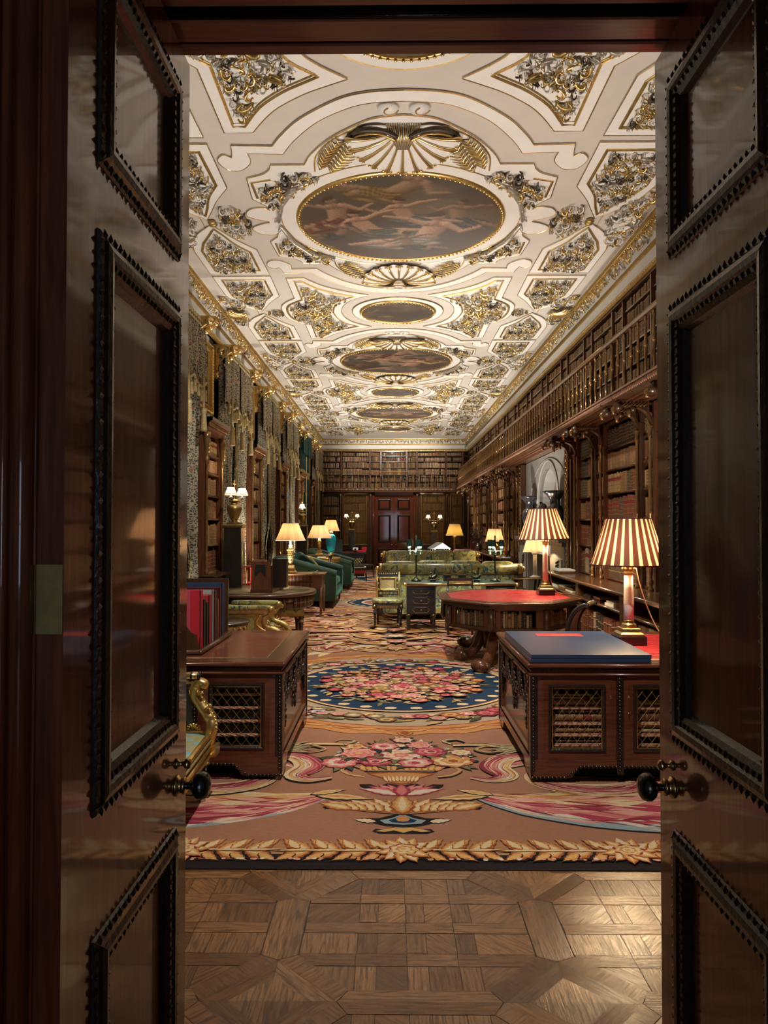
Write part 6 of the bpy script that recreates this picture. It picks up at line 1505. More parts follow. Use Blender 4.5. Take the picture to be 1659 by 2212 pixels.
for i in range(8):
    a, b = Vector((*P8[i], 0)), Vector((*P8[(i + 1) % 8], 0)); mid = (a + b) / 2; ang = math.atan2(b.y - a.y, b.x - a.x); L = (b - a).length
    T = Matrix.Translation(mid) @ Matrix.Rotation(ang, 4, 'Z')     # local x along the side, -y outward... (sides run anticlockwise)
    for s in (-1, 1): m = MB(); m.box((min(s * L / 2, s * (L / 2 - .11)), -.0, .475), (max(s * L / 2, s * (L / 2 - .11)), .03, OZ - .10), 'red_walnut', T); m.build('side_stile', r)
    m = MB()
    for j in range(9):
        for s in (-1, 1): p = T @ Vector((-L / 2 + .015 + .02 * s, -.02, .48 + j * .024)); m.ball(p, .02, 'walnut', 6, 1, 1, 1.1)
    m.tube([T @ Vector((-L / 2, .0, .44)), T @ Vector((-L / 2, -.02, .5)), T @ Vector((-L / 2, -.01, .69))], [.03, .04, .035], 'walnut', 8); m.build('carved_corner', r)
    a0 = -L / 2 + .115; j = 0
    if abs(math.sin(ang - PI) + 0) < 2 and mid.y < .35 or mid.x < -.5:
        while a0 < L / 2 - .15:
            w = R.uniform(.022, .045); p = T @ Vector((a0 + w / 2, .035, .477)); t = R.choice(('brown', 'tan', 'russet', 'dark', 'olive', 'cream', 'ochre', 'dark'))
            sd = {5: 'front side', 4: 'left front side', 6: 'right front side', 3: 'left side', 7: 'right side', 2: 'left rear side', 1: 'rear side', 0: 'right side'}.get(i, 'side')
            if sd in ('front side', 'left front side', 'right front side') : put_book((OCT[0] + p.x, OCT[1] + p.y, .477), w * .92, .16, R.uniform(.145, .19), ang, t, 'slim %s book, %s from the left in the octagonal table, %s' % (TW[t], ORD(j + 1), sd), 'slim books in the octagonal table')
            a0 += w; j += 1
m = MB(); m.lathe([(.34, .425), (.30, .40), (.22, .36), (.24, .32), (.18, .28), (.22, .22), (.3, .18), (.28, .12), (1e-3, .1)], 'walnut', n=20)
for a in (.8, 2.4, 3.9, 5.4): m.tube([(.42 * math.cos(a), .42 * math.sin(a), .43), (.42 * math.cos(a), .42 * math.sin(a), .16)], .03, 'walnut', 8)
m.build('pedestal', r)
for k, (fx, fy) in enumerate(((-.50, -1.18), (-.66, -.36), (.66, -.6), (.6, .5), (-.5, .75))):
    m = MB(); L_ = math.hypot(fx, fy); ca, sa = fx / L_, fy / L_; Q = lambda t, z: (t * L_ * ca, t * L_ * sa, z)
    C = cr([Q(.24, .36), Q(.40, .37), Q(.52, .30), Q(.62, .17), Q(.76, .09), Q(.90, .085)], 6); n_ = len(C)
    m.tube(C, [.07 - .03 * abs(i / n_ - .35) for i in range(n_)], 'red_walnut', 14)
    T = Matrix.Translation(Q(.93, .088)); px, py = -sa, ca
    m.tube([(Q(.93, 0)[0] - px * .07, Q(.93, 0)[1] - py * .07, .088), (Q(.93, 0)[0] + px * .07, Q(.93, 0)[1] + py * .07, .088)], .066, 'red_walnut', 18); m.ball((Q(.93, 0)[0] - px * .07, Q(.93, 0)[1] - py * .07, .088), .05, 'walnut', 10); m.ball((Q(.93, 0)[0] + px * .07, Q(.93, 0)[1] + py * .07, .088), .05, 'walnut', 10)
    m.build('scroll_foot', r)

# ================================================================ gilt chairs
def turned_leg(m, x, y, z1, r=.024, mats=('ebony', 'gilt_dull')):
    m.lathe([(r * .55, 0), (r * .7, .012), (r * .5, .02), (r * .58, .05)], mats[1], (x, y, 0), 12); m.lathe([(r * .58, .05), (r * .85, z1 * .55), (r, z1 * .78)], mats[0], (x, y, 0), 12)
    m.lathe([(r, z1 * .78), (r * 1.25, z1 * .80), (r * 1.3, z1 * .84), (r * .9, z1 * .87), (r * .9, z1 * .88)], mats[1], (x, y, 0), 12); m.lathe([(r * 1.0, z1 * .88), (r * 1.15, z1 * .9), (r * 1.15, z1)], mats[0], (x, y, 0), 12)
# side chair in the aisle, back to the sofa, seat towards the camera
r = thing('side_chair', 'gilt side chair with cane back and yellow green seat facing the doorway', 'chair', (-.055, 11.83, 0))
for (x, y) in ((-.205, -.24), (.205, -.24)):
    m = MB(); turned_leg(m, x, y, .42, .026); m.build('leg', r)
for s in (-1, 1):
    m = MB(); m.tube([(s * .165, .22, 0), (s * .17, .19, .25), (s * .17, .18, .45)], [.016, .019, .021], 'ebony', 8); m.build('leg', r)
m = MB(); m.prism([(-.245, -.28), (.245, -.28), (.20, .2), (-.20, .2)], ID, .345, .42, 'black_lacquer')
for i in range(18): m.box((-.16 + i * .018, -.284, .352), (-.15 + i * .018, -.279, .395), 'gilt_dull')
for s in (-1, 1): m.ball((s * .215, -.284, .385), .022, 'gilt', 8, 1, .6, 1)
m.build('seat_rail', r)
m = MB(); m.rbox((-.25, -.285, .42), (.25, .2, .485), .02, 'brocade'); m.build('seat', r)
m = MB()
for s in (-1, 1): m.tube([(s * .18, .19, .43), (s * .183, .21, .7), (s * .185, .235, .90)], .014, 'gilt', 8)
m.box((-.17, .215, .82), (.17, .25, .90), 'black_lacquer'); m.box((-.17, .195, .52), (.17, .22, .58), 'black_lacquer')
for i in range(9): m.ball((-.145 + i * .036, .212, .872), .015, 'gilt_bright', 8)
for i in range(14): m.box((-.15 + i * .0225, .192, .535), (-.139 + i * .0225, .196, .565), 'gilt')
mp = lambda a, b, h: (a, .205 + (b - .6) * .11 - h, b); m.mould_rect(-.135, .135, .60, .815, [(0, -.01), (0, .012), (.01, .018), (.022, .012), (.026, 0)], mp, 'gilt_dull')
for s in (-1, 1):
    for z in (.61, .80): m.tube(cr([(s * .165, .21, z), (s * .15, .205, z + .012), (s * .14, .205, z - .012), (s * .15, .205, z - .02)], 3), .007, 'gilt_bright', 6)
    m.ball((s * .158, .212, .71), .012, 'gilt_bright', 8)
m.build('back_frame', r)
m = MB(); m.prism([(-.115, .62), (.115, .62), (.115, .795), (-.115, .795)], lambda a, b, h: (a, .215 + (b - .6) * .11 + h, b), 0, .008, 'cane'); m.build('cane_panel', r)
# blue silk armchair beside the left desk (mostly behind the left leaf)
r = thing('armchair', 'carved gilt armchair with blue damask seat in front of the left desk', 'chair', (-1.40, 3.85, 0), 0); r.scale = (1, 1, .80)
for x, y in ((.262, .50), (.30, -.36), (-.30, -.36)):
    m = MB(); turned_leg(m, x, y, .36, .038); m.build('leg', r)
m = MB(); m.prism([(-.33, -.44), (.345, -.44), (.315, .54), (-.30, .54)], ID, .36, .42, 'gilt_dull')
for i in range(34): t = i / 33; m.box((.325 - .03 * t, -.42 + t * .94, .325), (.337 - .03 * t, -.402 + t * .94, .40), 'fringe')
for z, rr in ((.42, .016), (.365, .014)): m.tube([(-.30, .54, z), (.318, .545, z), (.348, -.44, z)], rr, 'gilt', 8)
for y in (.5, -.38): m.box((.29, y - .05, .355), (.36, y + .05, .43), 'gilt'); 
m.build('seat_rail', r)
m = MB(); m.rbox((-.31, -.42, .42), (.325, .52, .52), .03, 'damask_blue'); m.build('seat', r)
m = MB(); m.tube([(-.30, .52, .505), (.31, .525, .505), (.335, -.42, .505)], .02, 'gilt', 8); m.tube([(.335, -.42, .465), (.312, .53, .465)], .018, 'fringe', 8); m.build('seat_braid', r)
m = MB(); C = cr([(.300, .50, .43), (.325, .50, .55), (.31, .52, .62), (.26, .54, .70), (.215, .55, .78), (.21, .55, .85), (.235, .55, .885), (.262, .55, .87), (.255, .55, .845)], 6)
m.tube(C, [.035] * 12 + [.04] * 18 + [.032] * (len(C) - 30), 'gilt', 10)
for j in range(12): p = C[4 + j * 2]; m.ball((p.x + .025, p.y - .01, p.z + .01), .014, 'gilt_bright', 6)
m.tube([(.29, .5, .69), (.32, .48, .735)], .013, 'gilt_bright', 6); m.tube([(.23, .52, .80), (.27, .5, .82)], .012, 'gilt_bright', 6)
for i in range(7): a = PI * i / 6; m.tube([(.20, .55, .53), (.20 + .045 * math.cos(a), .545, .53 + .045 * math.sin(a))], .009, 'gilt', 5)
m.build('arm_scroll', r)
m = MB(); m.box((-.3, .54, .44), (.19, .575, .86), 'carved_dark'); mp = lambda a, b, h: (a, .54 - h, b); m.prism(sm2([(-.2, .52), (.10, .52), (.145, .58), (.12, .66), (.10, .80), (-.2, .80)], 4), mp, 0, .02, 'gilt'); m.tube([(-.3, .545, .885), (.24, .545, .885)], .016, 'gilt_bright', 8); m.tube([(-.3, .55, .93), (.13, .55, .93)], .024, 'gilt_bright', 12); m.tube([(.13, .55, .93), (.24, .55, .93)], .03, 'gilt_bright', 12)
for x in (.13, .19, .235): m.tube([(x - .006, .55, .93), (x + .006, .55, .93)], .034, 'carved_dark', 12)
m.ball((.10, .53, .965), .03, 'gilt_bright', 8, .7, .7, 1.4); m.build('back_frame', r)

# ================================================================ book trough on the left desk
r = thing('book_trough', 'dark wooden book trough with scalloped end standing on the left desk', 'book rack', (-1.30, 4.93, .7745), .0)
m = MB(); m.box((-.42, 0, 0), (.0, .90, .035), 'walnut_y'); m.tube([(0, -.01, .018), (0, .92, .018)], .017, 'walnut_y', 8); m.tube([(-.42, 0, .018), (0, 0, .018)], .017, 'walnut_y', 8); m.build('base', r)
m = MB(); m.prism([(-.42, .03), (-.012, .03), (-.020, .07), (-.030, .105), (-.034, .135), (-.052, .14), (-.075, .155), (-.10, .185), (-.118, .22), (-.128, .26), (-.135, .30), (-.42, .30)], lambda a, b, h: (a, .02 + h, b), 0, .018, 'walnut'); m.build('front_end', r)
m = MB(); m.box((-.42, .87, .03), (-.012, .895, .46), 'walnut'); m.box((-.40, .865, .05), (-.04, .87, .43), 'navy_cloth'); m.build('rear_end', r)
BT = [('crimson_cloth', .055, .405, .40, 'bright red cloth book standing at the front of the trough'), ('dark_book', .05, .24, .33, 'short black book behind the bright red one in the trough'), ('dark_book', .045, .24, .30, 'second short black book in the trough on the left desk'), ('turkey_red', .06, .37, .345, 'red leather book standing in the middle of the trough'), ('grey_card', .03, .40, .375, 'pale grey board slip standing in the trough'), ('maroon_cloth', .07, .30, .36, 'dark maroon book toward the back of the trough'), ('orange_spine', .028, .22, .29, 'thin orange spined book in the trough on left desk'), ('maroon_cloth', .06, .30, .375, 'tall maroon book beside the rear end of the trough'), ('navy_cloth', .035, .39, .40, 'navy blue board at the back of the trough')]
y = 4.97
for i, (mt, th, dp, h, lab) in enumerate(BT):
    m = MB(); x1 = -1.312
    m.box((x1 - dp, 0, 0), (x1, .004, h), mt); m.box((x1 - dp, th - .004, 0), (x1, th, h), mt); m.box((x1 - .006, 0, 0), (x1 + .002, th, h), mt); m.box((x1 - dp + .004, .004, .004), (x1 - .006, th - .004, h - .004), 'page_edges' if i else 'crimson_cloth')
    if i == 0: m.box((x1 - dp, -.001, 0), (x1 - .072, .0, h), 'rose_cloth')
    tag(m.build('book', loc=(0, y, .8115)), lab, 'book', 'books in the trough on the left desk'); y += th + .03

# ================================================================ gilt furniture behind the left desk
r = thing('occasional_table', 'small round dark topped table with carved gilt apron behind the book trough', 'table', (-1.97, 8.2, 0))
m = MB(); m.lathe([(.33, .56), (.36, .565), (.365, .575), (.35, .585), (1e-4, .585)], 'black_lacquer', n=40); m.build('top', r)
m = MB(); m.lathe([(.33, .56), (.34, .53), (.31, .50), (.30, .45), (.28, .44)], 'gilt_dull', n=40)
for i in range(24): a = 2 * PI * i / 24; m.tube([(.33 * math.cos(a), .33 * math.sin(a), .54), (.34 * math.cos(a + .06), .34 * math.sin(a + .06), .50), (.30 * math.cos(a + .12), .30 * math.sin(a + .12), .455)], [.014, .02, .008], 'gilt_dull', 6)
m.build('carved_apron', r)
for i in range(3):
    a = .5 + 2.1 * i; m = MB(); m.tube(cr([(.28 * math.cos(a), .28 * math.sin(a), .47), (.3 * math.cos(a), .3 * math.sin(a), .36), (.18 * math.cos(a), .18 * math.sin(a), .2), (.26 * math.cos(a), .26 * math.sin(a), .02)], 5), .026, 'gilt_dull', 8); m.build('leg', r)
r = thing('armchair', 'gilt armchair with padded arms and scrolled carved front behind the left desk', 'chair', (-1.86, 8.95, 0))
for s in (-1, 1):
    y = s * .29
    m = MB(); m.rbox((-.18, y - .045, .655), (.42, y + .045, .71), .02, 'brocade'); m.build('arm_pad', r)
    m = MB(); m.box((-.24, y - .04, .615), (.48, y + .04, .655), 'gilt_dull'); m.tube([(.42, y - .05, .665), (.42, y + .05, .665)], .034, 'gilt_dull', 12)
    m.tube(cr([(.44, y, .68), (.40, y, .60), (.34, y, .54), (.36, y, .46), (.50, y, .40), (.56, y, .30), (.50, y, .20), (.40, y, .16)], 6), [.028] * 10 + [.036] * 22 + [.03] * 11, 'gilt_dull', 10); m.tube(cr([(.30, y, .60), (.24, y, .5), (.32, y, .42), (.42, y, .38)], 5), .022, 'gilt', 8)
    for j in range(8): m.ball((.40 + .02 * j, y, .50 - .035 * j), .018, 'gilt', 6)
    m.build('arm_scroll', r)
    m = MB(); m.box((-.22, y - .015, .30), (.32, y + .015, .615), 'gilt_dull'); m.box((-.15, y - .02, .34), (.22, y + .02, .58), 'brocade'); m.build('side_panel', r)
m = MB(); m.box((-.25, -.3, .20), (.42, .3, .34), 'gilt_dull'); m.build('seat_frame', r); m = MB(); m.rbox((-.22, -.26, .33), (.40, .26, .45), .04, 'brocade'); m.build('seat', r)
m = MB(); T = Matrix.Translation((-.26, 0, .40)) @ Matrix.Rotation(-.16, 4, 'Y'); m.box((-.03, -.33, 0), (.03, .33, .56), 'gilt_dull', T)
for s in (-1, 1): m.tube([T @ Vector((0, s * .32, 0)), T @ Vector((.01, s * .32, .5)), T @ Vector((-.05, s * .3, .58))], .032, 'gilt', 10)
m.tube([T @ Vector((-.02, -.3, .565)), T @ Vector((-.02, .3, .565))], .025, 'black_lacquer', 8); m.build('back_frame', r); m = MB(); m.rbox((.02, -.28, .06), (.075, .28, .50), .03, 'brocade', T=T); m.build('back_pad', r)
for x, y in ((.36, -.25), (.36, .25), (-.2, -.25), (-.2, .25)):
    m = MB(); m.lathe([(.02, 0), (.03, .03), (.02, .06), (.035, .2)], 'gilt_dull', (x, y, 0), 10); m.build('leg', r)
r = thing('drum_table', 'round drum table with leather top and false book spines in its apron', 'table', (-1.93, 10.28, 0))
m = MB(); m.lathe([(.84, .70), (.86, .71), (.868, .73), (.86, .75), (.80, .756), (1e-4, .756)], 'walnut', n=64); m.build('top', r); m = MB(); m.lathe([(.77, .757), (1e-4, .7575)], 'worn_pale_leather', n=64); m.build('leather_inset', r)
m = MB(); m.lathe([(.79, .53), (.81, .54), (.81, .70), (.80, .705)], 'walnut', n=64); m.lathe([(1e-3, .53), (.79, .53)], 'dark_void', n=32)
for k in range(8):
    for j in range(15):
        a = 2 * PI * (k / 8) + (j + 2) * .042; c_, s_ = math.cos(a), math.sin(a); m.tube([(.81 * c_, .81 * s_, .55), (.81 * c_, .81 * s_, .69)], .013, ('leather_brown', 'leather_dark', 'leather_tan')[(j + k) % 3], 6); m.ball((.826 * c_, .826 * s_, .62), .006, 'tooling', 5)
m.build('apron', r); m = MB(); m.lathe([(.12, .53), (.10, .4), (.14, .3), (.16, .2), (.34, .1), (.36, .04), (.3, .0)], 'walnut', n=24); m.build('pedestal', r)
r = thing('book_trough', 'brown wooden book stand with dark end panel on the drum table', 'book rack', (-1.74, 9.72, .758), -.10)
m = MB(); m.box((-.16, 0, 0), (.14, .62, .045), 'walnut_y'); m.build('base', r); m = MB(); m.box((-.15, 0, .04), (.115, .02, .42), 'red_walnut'); m.prism([(-.09, .22), (-.02, .30), (.05, .22), (.05, .38), (-.09, .38)], lambda a, b, h: (a, -.004 + h, b), 0, .004, 'glass_dark'); m.build('front_end', r)
m = MB(); m.box((-.05, .16, .045), (.10, .19, .36), 'walnut'); m.build('divider', r)
m = MB(); m.box((0, 0, 0), (.20, .16, .40), 'black_lacquer'); tag(m.build('box', loc=(-1.66, 10.08, .804)), 'black box file standing behind the book stand on the drum table', 'box', None)
r = thing('stool', 'gilt stool with turned legs tucked beside the drum table', 'stool', (-1.53, 10.3, 0), .25)
m = MB(); m.box((-.26, -.26, .40), (.26, .26, .46), 'gilt_dull'); m.rbox((-.27, -.27, .445), (.27, .27, .52), .02, 'brocade'); m.build('seat', r)
for x in (-.22, .22):
    for y in (-.22, .22):
        m = MB(); turned_leg(m, x, y, .40, .034, ('walnut', 'gilt_dull')); m.build('leg', r)
# tall black pedestals with urn lamps
def urn_lamp(label, loc, e, sc=1.0, shades=((-.07, -.06), (.09, .08)), name='urn_lamp'):
    r = thing(name, label, 'lamp', loc); r.scale = (sc, sc, sc)
    m = MB(); m.sqlathe([(.10, 0), (.10, .02), (.085, .03)], 'old_brass'); m.lathe([(.06, .03), (.04, .05), (.06, .08), (.10, .17), (.115, .23), (.105, .28), (.06, .30), (.045, .33), (.075, .345), (.08, .36), (.03, .37)], 'old_brass', n=24); m.build('urn', r)
    m = MB(); m.tube([(0, 0, .36), (0, 0, .60)], .010, 'brass', 8); m.lathe([(.02, .60), (.03, .62), (.012, .64), (.02, .66), (1e-4, .68)], 'brass', n=10)
    for (x, y) in shades: m.tube(cr([(0, 0, .38), (x * .6, y * .6, .36), (x, y, .39), (x, y, .42)], 4), .009, 'brass', 6); m.lathe([(.035, .40), (.038, .41), (.012, .42), (.012, .45)], 'porcelain_white', (x, y, 0), 10)
    m.build('branches', r)
    for (x, y) in shades:
        s_ = shade(r, .095, .05, .445, .555, ['shade_white'], 14, wave=.02, trim='shade_white'); s_.location = (x, y, 0)
        m = MB(); m.ball((x, y, .50), .018, 'bulb', 8); m.build('bulb', r)
        light('POINT', 'bulb_light', (x, y, .525), e * .55 / len(shades), (1, .84, .62), .02, parent=r)
    return r
def pedestal(label, x, y, h, w, mat='black_lacquer'):
    r = thing('pedestal', label, 'pedestal', (x, y, 0), 0, 'black pedestals')
    m = MB(); m.sqlathe([(w * .62, 0), (w * .62, .09), (w * .55, .12), (w * .52, .14), (w * .46, h - .08), (w * .46, h - .06)], mat); m.build('shaft', r)
    m = MB(); m.sqlathe([(w * .46, h - .06), (w * .52, h - .05), (w * .54, h - .02), (w * .5, h)], 'old_brass'); m.tube([(w * .52, -w * .5, h - .055), (w * .56, -w * .54, .14)], .005, 'brass', 6); m.build('cap', r)
pedestal('tall black pedestal carrying an urn lamp near the left curtains', -2.395, 11.0, 1.69, .29)
urn_lamp('brass urn lamp with two white pleated shades on the nearest black pedestal', (-2.395, 11.0, 1.691), 26, 1.0, ((-.03, -.10), (.10, .10)))
pedestal('tall black pedestal against the green silk curtain', -2.28, 18.5, 1.70, .27); urn_lamp('silver urn lamp with one bright white shade before the green curtain', (-2.28, 18.5, 1.701), 26, .95, ((0, -.02),))
# ---- end table with false books, big lamp
r = thing('end_table', 'wooden end table with false book spines in its apron', 'table', (-1.67, 13.5, 0))
m = MB(); m.box((-.45, -.32, .765), (.45, .32, .79), 'satinwood'); m.build('top', r, .006)
m = MB(); m.box((-.40, -.28, .52), (.40, .28, .765), 'satinwood')
for i in range(26):
    for z in (.53, .65): m.tube([(-.33 + i * .022, -.285, z), (-.33 + i * .022, -.285, z + .1)], .0095, ('leather_brown', 'leather_tan', 'leather_russet')[i % 3], 6)
m.box((-.35, -.292, .635), (.24, -.28, .645), 'walnut_x'); m.build('apron', r)
for x in (-.38, .38):
    for y in (-.26, .26):
        m = MB(); m.tube([(x, y, .55), (x * 1.0, y, .25), (x * 1.02, y, .02)], [.035, .024, .02], 'satinwood', 8); m.ball((x * 1.02, y, .015), .022, 'brass', 8); m.build('leg', r)
def column_lamp(label, loc, sc, rb, rt, hs, e):
    r = thing('table_lamp', label, 'lamp', loc, 0, None)
    m = MB(); m.sqlathe([(.13 * sc, 0), (.135 * sc, .03 * sc), (.12 * sc, .05 * sc), (.10 * sc, .06 * sc), (.085 * sc, .17 * sc), (.07 * sc, .185 * sc)], 'gilt_dull'); m.lathe([(.06 * sc, .185 * sc), (.04 * sc, .22 * sc), (.055 * sc, .27 * sc), (.065 * sc, .28 * sc)], 'gilt_dull', n=16); m.build('base', r)
    m = MB(); m.lathe([(.06 * sc, .28 * sc), (.06 * sc, .50 * sc)], 'gilt_dull', n=16)
    for j in range(5):
        for i in range(10): a = PI * i / 5 + j * .3; m.ball((.06 * sc * math.cos(a), .06 * sc * math.sin(a), (.30 + .045 * j) * sc), .014 * sc, 'gilt_dull', 6)
    m.build('column', r)
    m = MB(); m.sqlathe([(.062 * sc, .50 * sc), (.075 * sc, .51 * sc), (.078 * sc, .53 * sc), (.06 * sc, .535 * sc)], 'gilt_dull'); m.lathe([(.055 * sc, .535 * sc), (.06 * sc, .57 * sc), (.04 * sc, .60 * sc), (.045 * sc, .63 * sc), (.02 * sc, .65 * sc), (.012, hs + .2)], 'alabaster', n=16); m.build('capital', r)
    shade(r, rb, rt, hs, hs + (rb - rt) * 2.35, ['shade_cream'], 36, wave=.006, trim='shade_lining'); bulb(r, hs + .12, e)
    return r
column_lamp('large cream pleated lamp on gilt column standing on the end table', (-1.86, 13.35, .7925), .82, .275, .142, .61, 62)
m = MB(); m.rbox((-.06, -.04, 0), (.06, .04, .025), .01, 'verdigris'); m.tube([(.0, 0, .025), (.05, .0, .05)], [.02, .006], 'verdigris', 8); tag(m.build('ornament', loc=(-1.40, 13.35, .7905)), 'small green bronze ornament lying on the end table', 'ornament')
r = thing('side_table', 'dark side table under the second cream pleated lamp', 'table', (-1.69, 17.1, 0))
m = MB(); m.box((-.28, -.28, .96), (.28, .28, .985), 'walnut_x'); m.build('top', r)
for x in (-.25, .25):
    for y in (-.25, .25): m = MB(); m.tube([(x, y, 0), (x, y, .96)], .022, 'walnut', 8); m.build('leg', r)
column_lamp('cream pleated lamp on gilt column, middle of the three left lamps', (-1.69, 17.0, .9865), .62, .285, .158, .40, 62)
# ---- green sofas
def sofa_green(label, loc, W=2.0):
    """faces +X; W along Y"""
    r = thing('sofa', label, 'sofa', loc, 0, 'green velvet seats on the left')
    m = MB(); m.rbox((-.55, -W / 2 + .05, .17), (.62, W / 2 - .05, .40), .05, 'velvet_green'); m.build('seat_base', r)
    for s in (-1, 1):
        m = MB(); y = s * (W / 2 - .08)
        C = [(-.62, .98), (-.50, 1.0), (-.2, .93), (.15, .83), (.48, .74), (.60, .70), (.62, .60), (.60, .16), (-.62, .16)]
        m.prism(C, lambda a, b, h: (a, y + h, b), -.075, .075, 'velvet_green'); m.tube([(a, y, b - .02) for a, b in sm2(C[:6], 4)], .085, 'velvet_green', 12)
        m.build('arm', r)
    m = MB(); m.rbox((-.66, -W / 2 + .02, .2), (-.42, W / 2 - .02, 1.02), .08, 'velvet_green'); m.build('back', r)
    n = 2
    for k in range(n):
        y0 = -W / 2 + .17 + k * (W - .34) / n; m = MB(); m.rbox((-.44, y0, .39), (.58, y0 + (W - .34) / n - .01, .56), .04, 'velvet_green'); m.build('seat_cushion', r)
        m = MB(); m.rbox((-.5, y0, .5), (-.26, y0 + (W - .34) / n - .01, .98), .05, 'velvet_green'); m.build('back_cushion', r)
    for x in (-.55, .54):
        for y in (-W / 2 + .09, W / 2 - .09): m = MB(); m.lathe([(.016, 0), (.02, .03), (.022, .05), (.032, .15), (.024, .17)], 'walnut', (x, y, 0), 10); m.build('leg', r)
    return r
sofa_green('dark green velvet sofa with cushions beside the end table', (-1.72, 15.55, 0), 2.05); sofa_green('second dark green velvet seat beyond the first green sofa', (-1.64, 19.4, 0), 1.5)
def pillow(loc, rot, mt, lab, sz=(.42, .14, .42)):
    m = MB(); m.rbox((-sz[0] / 2, -sz[1] / 2, -sz[2] / 2), (sz[0] / 2, sz[1] / 2, sz[2] / 2), .05, mt); o = m.build('cushion'); o.location = loc; o.rotation_euler = rot
    tag(o, lab, 'cushion', 'cushions on the green sofa')
pillow((-1.86, 15.0, .86), (.5, .5, .9), 'velvet_green', 'large green velvet cushion topmost on the green sofa', (.5, .18, .42)); pillow((-1.74, 15.25, .76), (.3, .6, 1.1), 'gold_cloth', 'gold patterned cushion leaning behind green ones', (.5, .1, .42)); pillow((-1.88, 14.85, .72), (.2, .3, 1.3), 'gold_cloth', 'small gold cushion at the near arm of the green sofa', (.3, .1, .26)); pillow((-1.72, 15.0, .70), (.3, .5, 1.0), 'velvet_green', 'green cushion below the gold one on the green sofa', (.42, .14, .36))
# ---- blue vase lamp on a gilt round table
r = thing('gilt_table', 'gilt edged round table under the blue vase lamp', 'table', (-1.56, 18.0, 0))
m = MB(); m.lathe([(.3, .84), (.31, .87), (.3, .89), (1e-4, .892)], 'gilt_dull', n=32); m.lathe([(.29, .84), (.27, .78)], 'gilt_dull', n=32); m.build('top', r)
for i in range(4): a = PI / 4 + i * PI / 2; m = MB(); m.tube(cr([(.25 * math.cos(a), .25 * math.sin(a), .82), (.2 * math.cos(a), .2 * math.sin(a), .5), (.27 * math.cos(a), .27 * math.sin(a), 0)], 5), .018, 'gilt_dull', 8); m.build('leg', r)
r = thing('table_lamp', 'lamp with turquoise vase body and cream pleated shade', 'lamp', (-1.50, 18.0, .893))
m = MB(); m.sqlathe([(.11, 0), (.11, .02), (.07, .025)], 'brass'); m.lathe([(.06, .025), (.04, .05), (.075, .07), (.085, .11), (.07, .12)], 'gilt', n=24); m.build('base', r)
m = MB(); m.lathe([(.085, .11), (.10, .2), (.125, .36), (.13, .46), (.12, .52), (.09, .555), (.06, .575)], 'turquoise', n=32); m.build('vase', r); m = MB(); m.lathe([(.06, .575), (.05, .6), (.055, .63), (.02, .65), (.01, .85)], 'alabaster', n=16); m.build('neck', r)
shade(r, .215, .12, .655, .93, ['shade_cream'], 30, wave=.006, trim='shade_lining'); bulb(r, .76, 55)
m = MB(); m.box((-.10, -.12, 0), (.1, .12, .012), 'paper_white'); tag(m.build('papers', loc=(-1.72, 17.9, .8935)), 'white papers lying on the gilt table beside the blue lamp', 'papers')
# ---- red topped desk at the far left with black box, camera, stools
r = thing('writing_desk', 'dark desk with red top and gilt lattice front at the far left', 'desk', (-1.42, 24.4, 0))
m = MB(); m.box((-.65, -.4, .76), (.62, .4, .80), 'black_lacquer'); m.box((-.6, -.36, .80), (.57, .36, .803), 'red_leather'); m.build('desk_top', r)
m = MB(); m.box((-.62, -.36, .06), (.52, .36, .76), 'black_lacquer'); m.build('carcass', r); m = MB()
for i in range(12): m.tube([(-.12 + i * .05, -.365, .12), (.12 + i * .05, -.365, .60)], .008, 'gilt_dull', 4) if i < 8 else None
m.build('lattice', r)
m = MB(); m.box((0, 0, 0), (.34, .1, .43), 'black_lacquer'); tag(m.build('box', loc=(-1.96, 23.98, .804)), 'tall black box standing on the far left red desk', 'box')
m = MB(); m.box((0, 0, 0), (.4, .26, .06), 'turkey_red'); m.box((.26, .02, .06), (.42, .2, .17), 'red_silk'); tag(m.build('red_case', loc=(-1.24, 24.1, .804)), 'red leather case on the far left red desk', 'case')
m = MB(); m.rbox((0, 0, 0), (.18, .1, .09), .02, 'paper_white'); m.tube([(.09, 0, .045), (.09, -.03, .045)], .035, 'dark_book', 12); tag(m.build('camera_box', loc=(-1.28, 24.02, .865)), 'small pale boxed instrument on the red case', 'instrument')
for (x, y, l, w) in ((-.98, 21.3, 'red seated black stool beyond the green seats', .5), (-.83, 23.1, 'thin legged black stool in front of the far left desk', .55)):
    r = thing('stool', l, 'stool', (x, y, 0), .1, 'black stools on the far left')
    m = MB(); m.box((-w / 2, -.2, .40), (w / 2, .2, .44), 'black_lacquer'); m.build('frame', r); m = MB(); m.rbox((-w / 2 + .03, -.18, .28 if y < 22 else .435), (w / 2 - .03, .18, .40 if y < 22 else .46), .03, 'red_silk' if y < 22 else 'black_lacquer'); m.build('seat', r)
    for sx in (-1, 1):
        for sy_ in (-1, 1): m = MB(); m.tube([(sx * (w / 2 - .02), sy_ * .18, .42), (sx * (w / 2), sy_ * .19, 0)], .013, 'black_lacquer', 6); m.build('leg', r)
m = MB(); m.box((0, 0, 0), (.4, .3, .03), 'paper_white'); m.box((.02, .02, .03), (.36, .28, .06), 'dark_book'); tag(m.build('magazines', loc=(-1.15, 21.15, .445)), 'stack of magazines lying on the red stool', 'magazines')
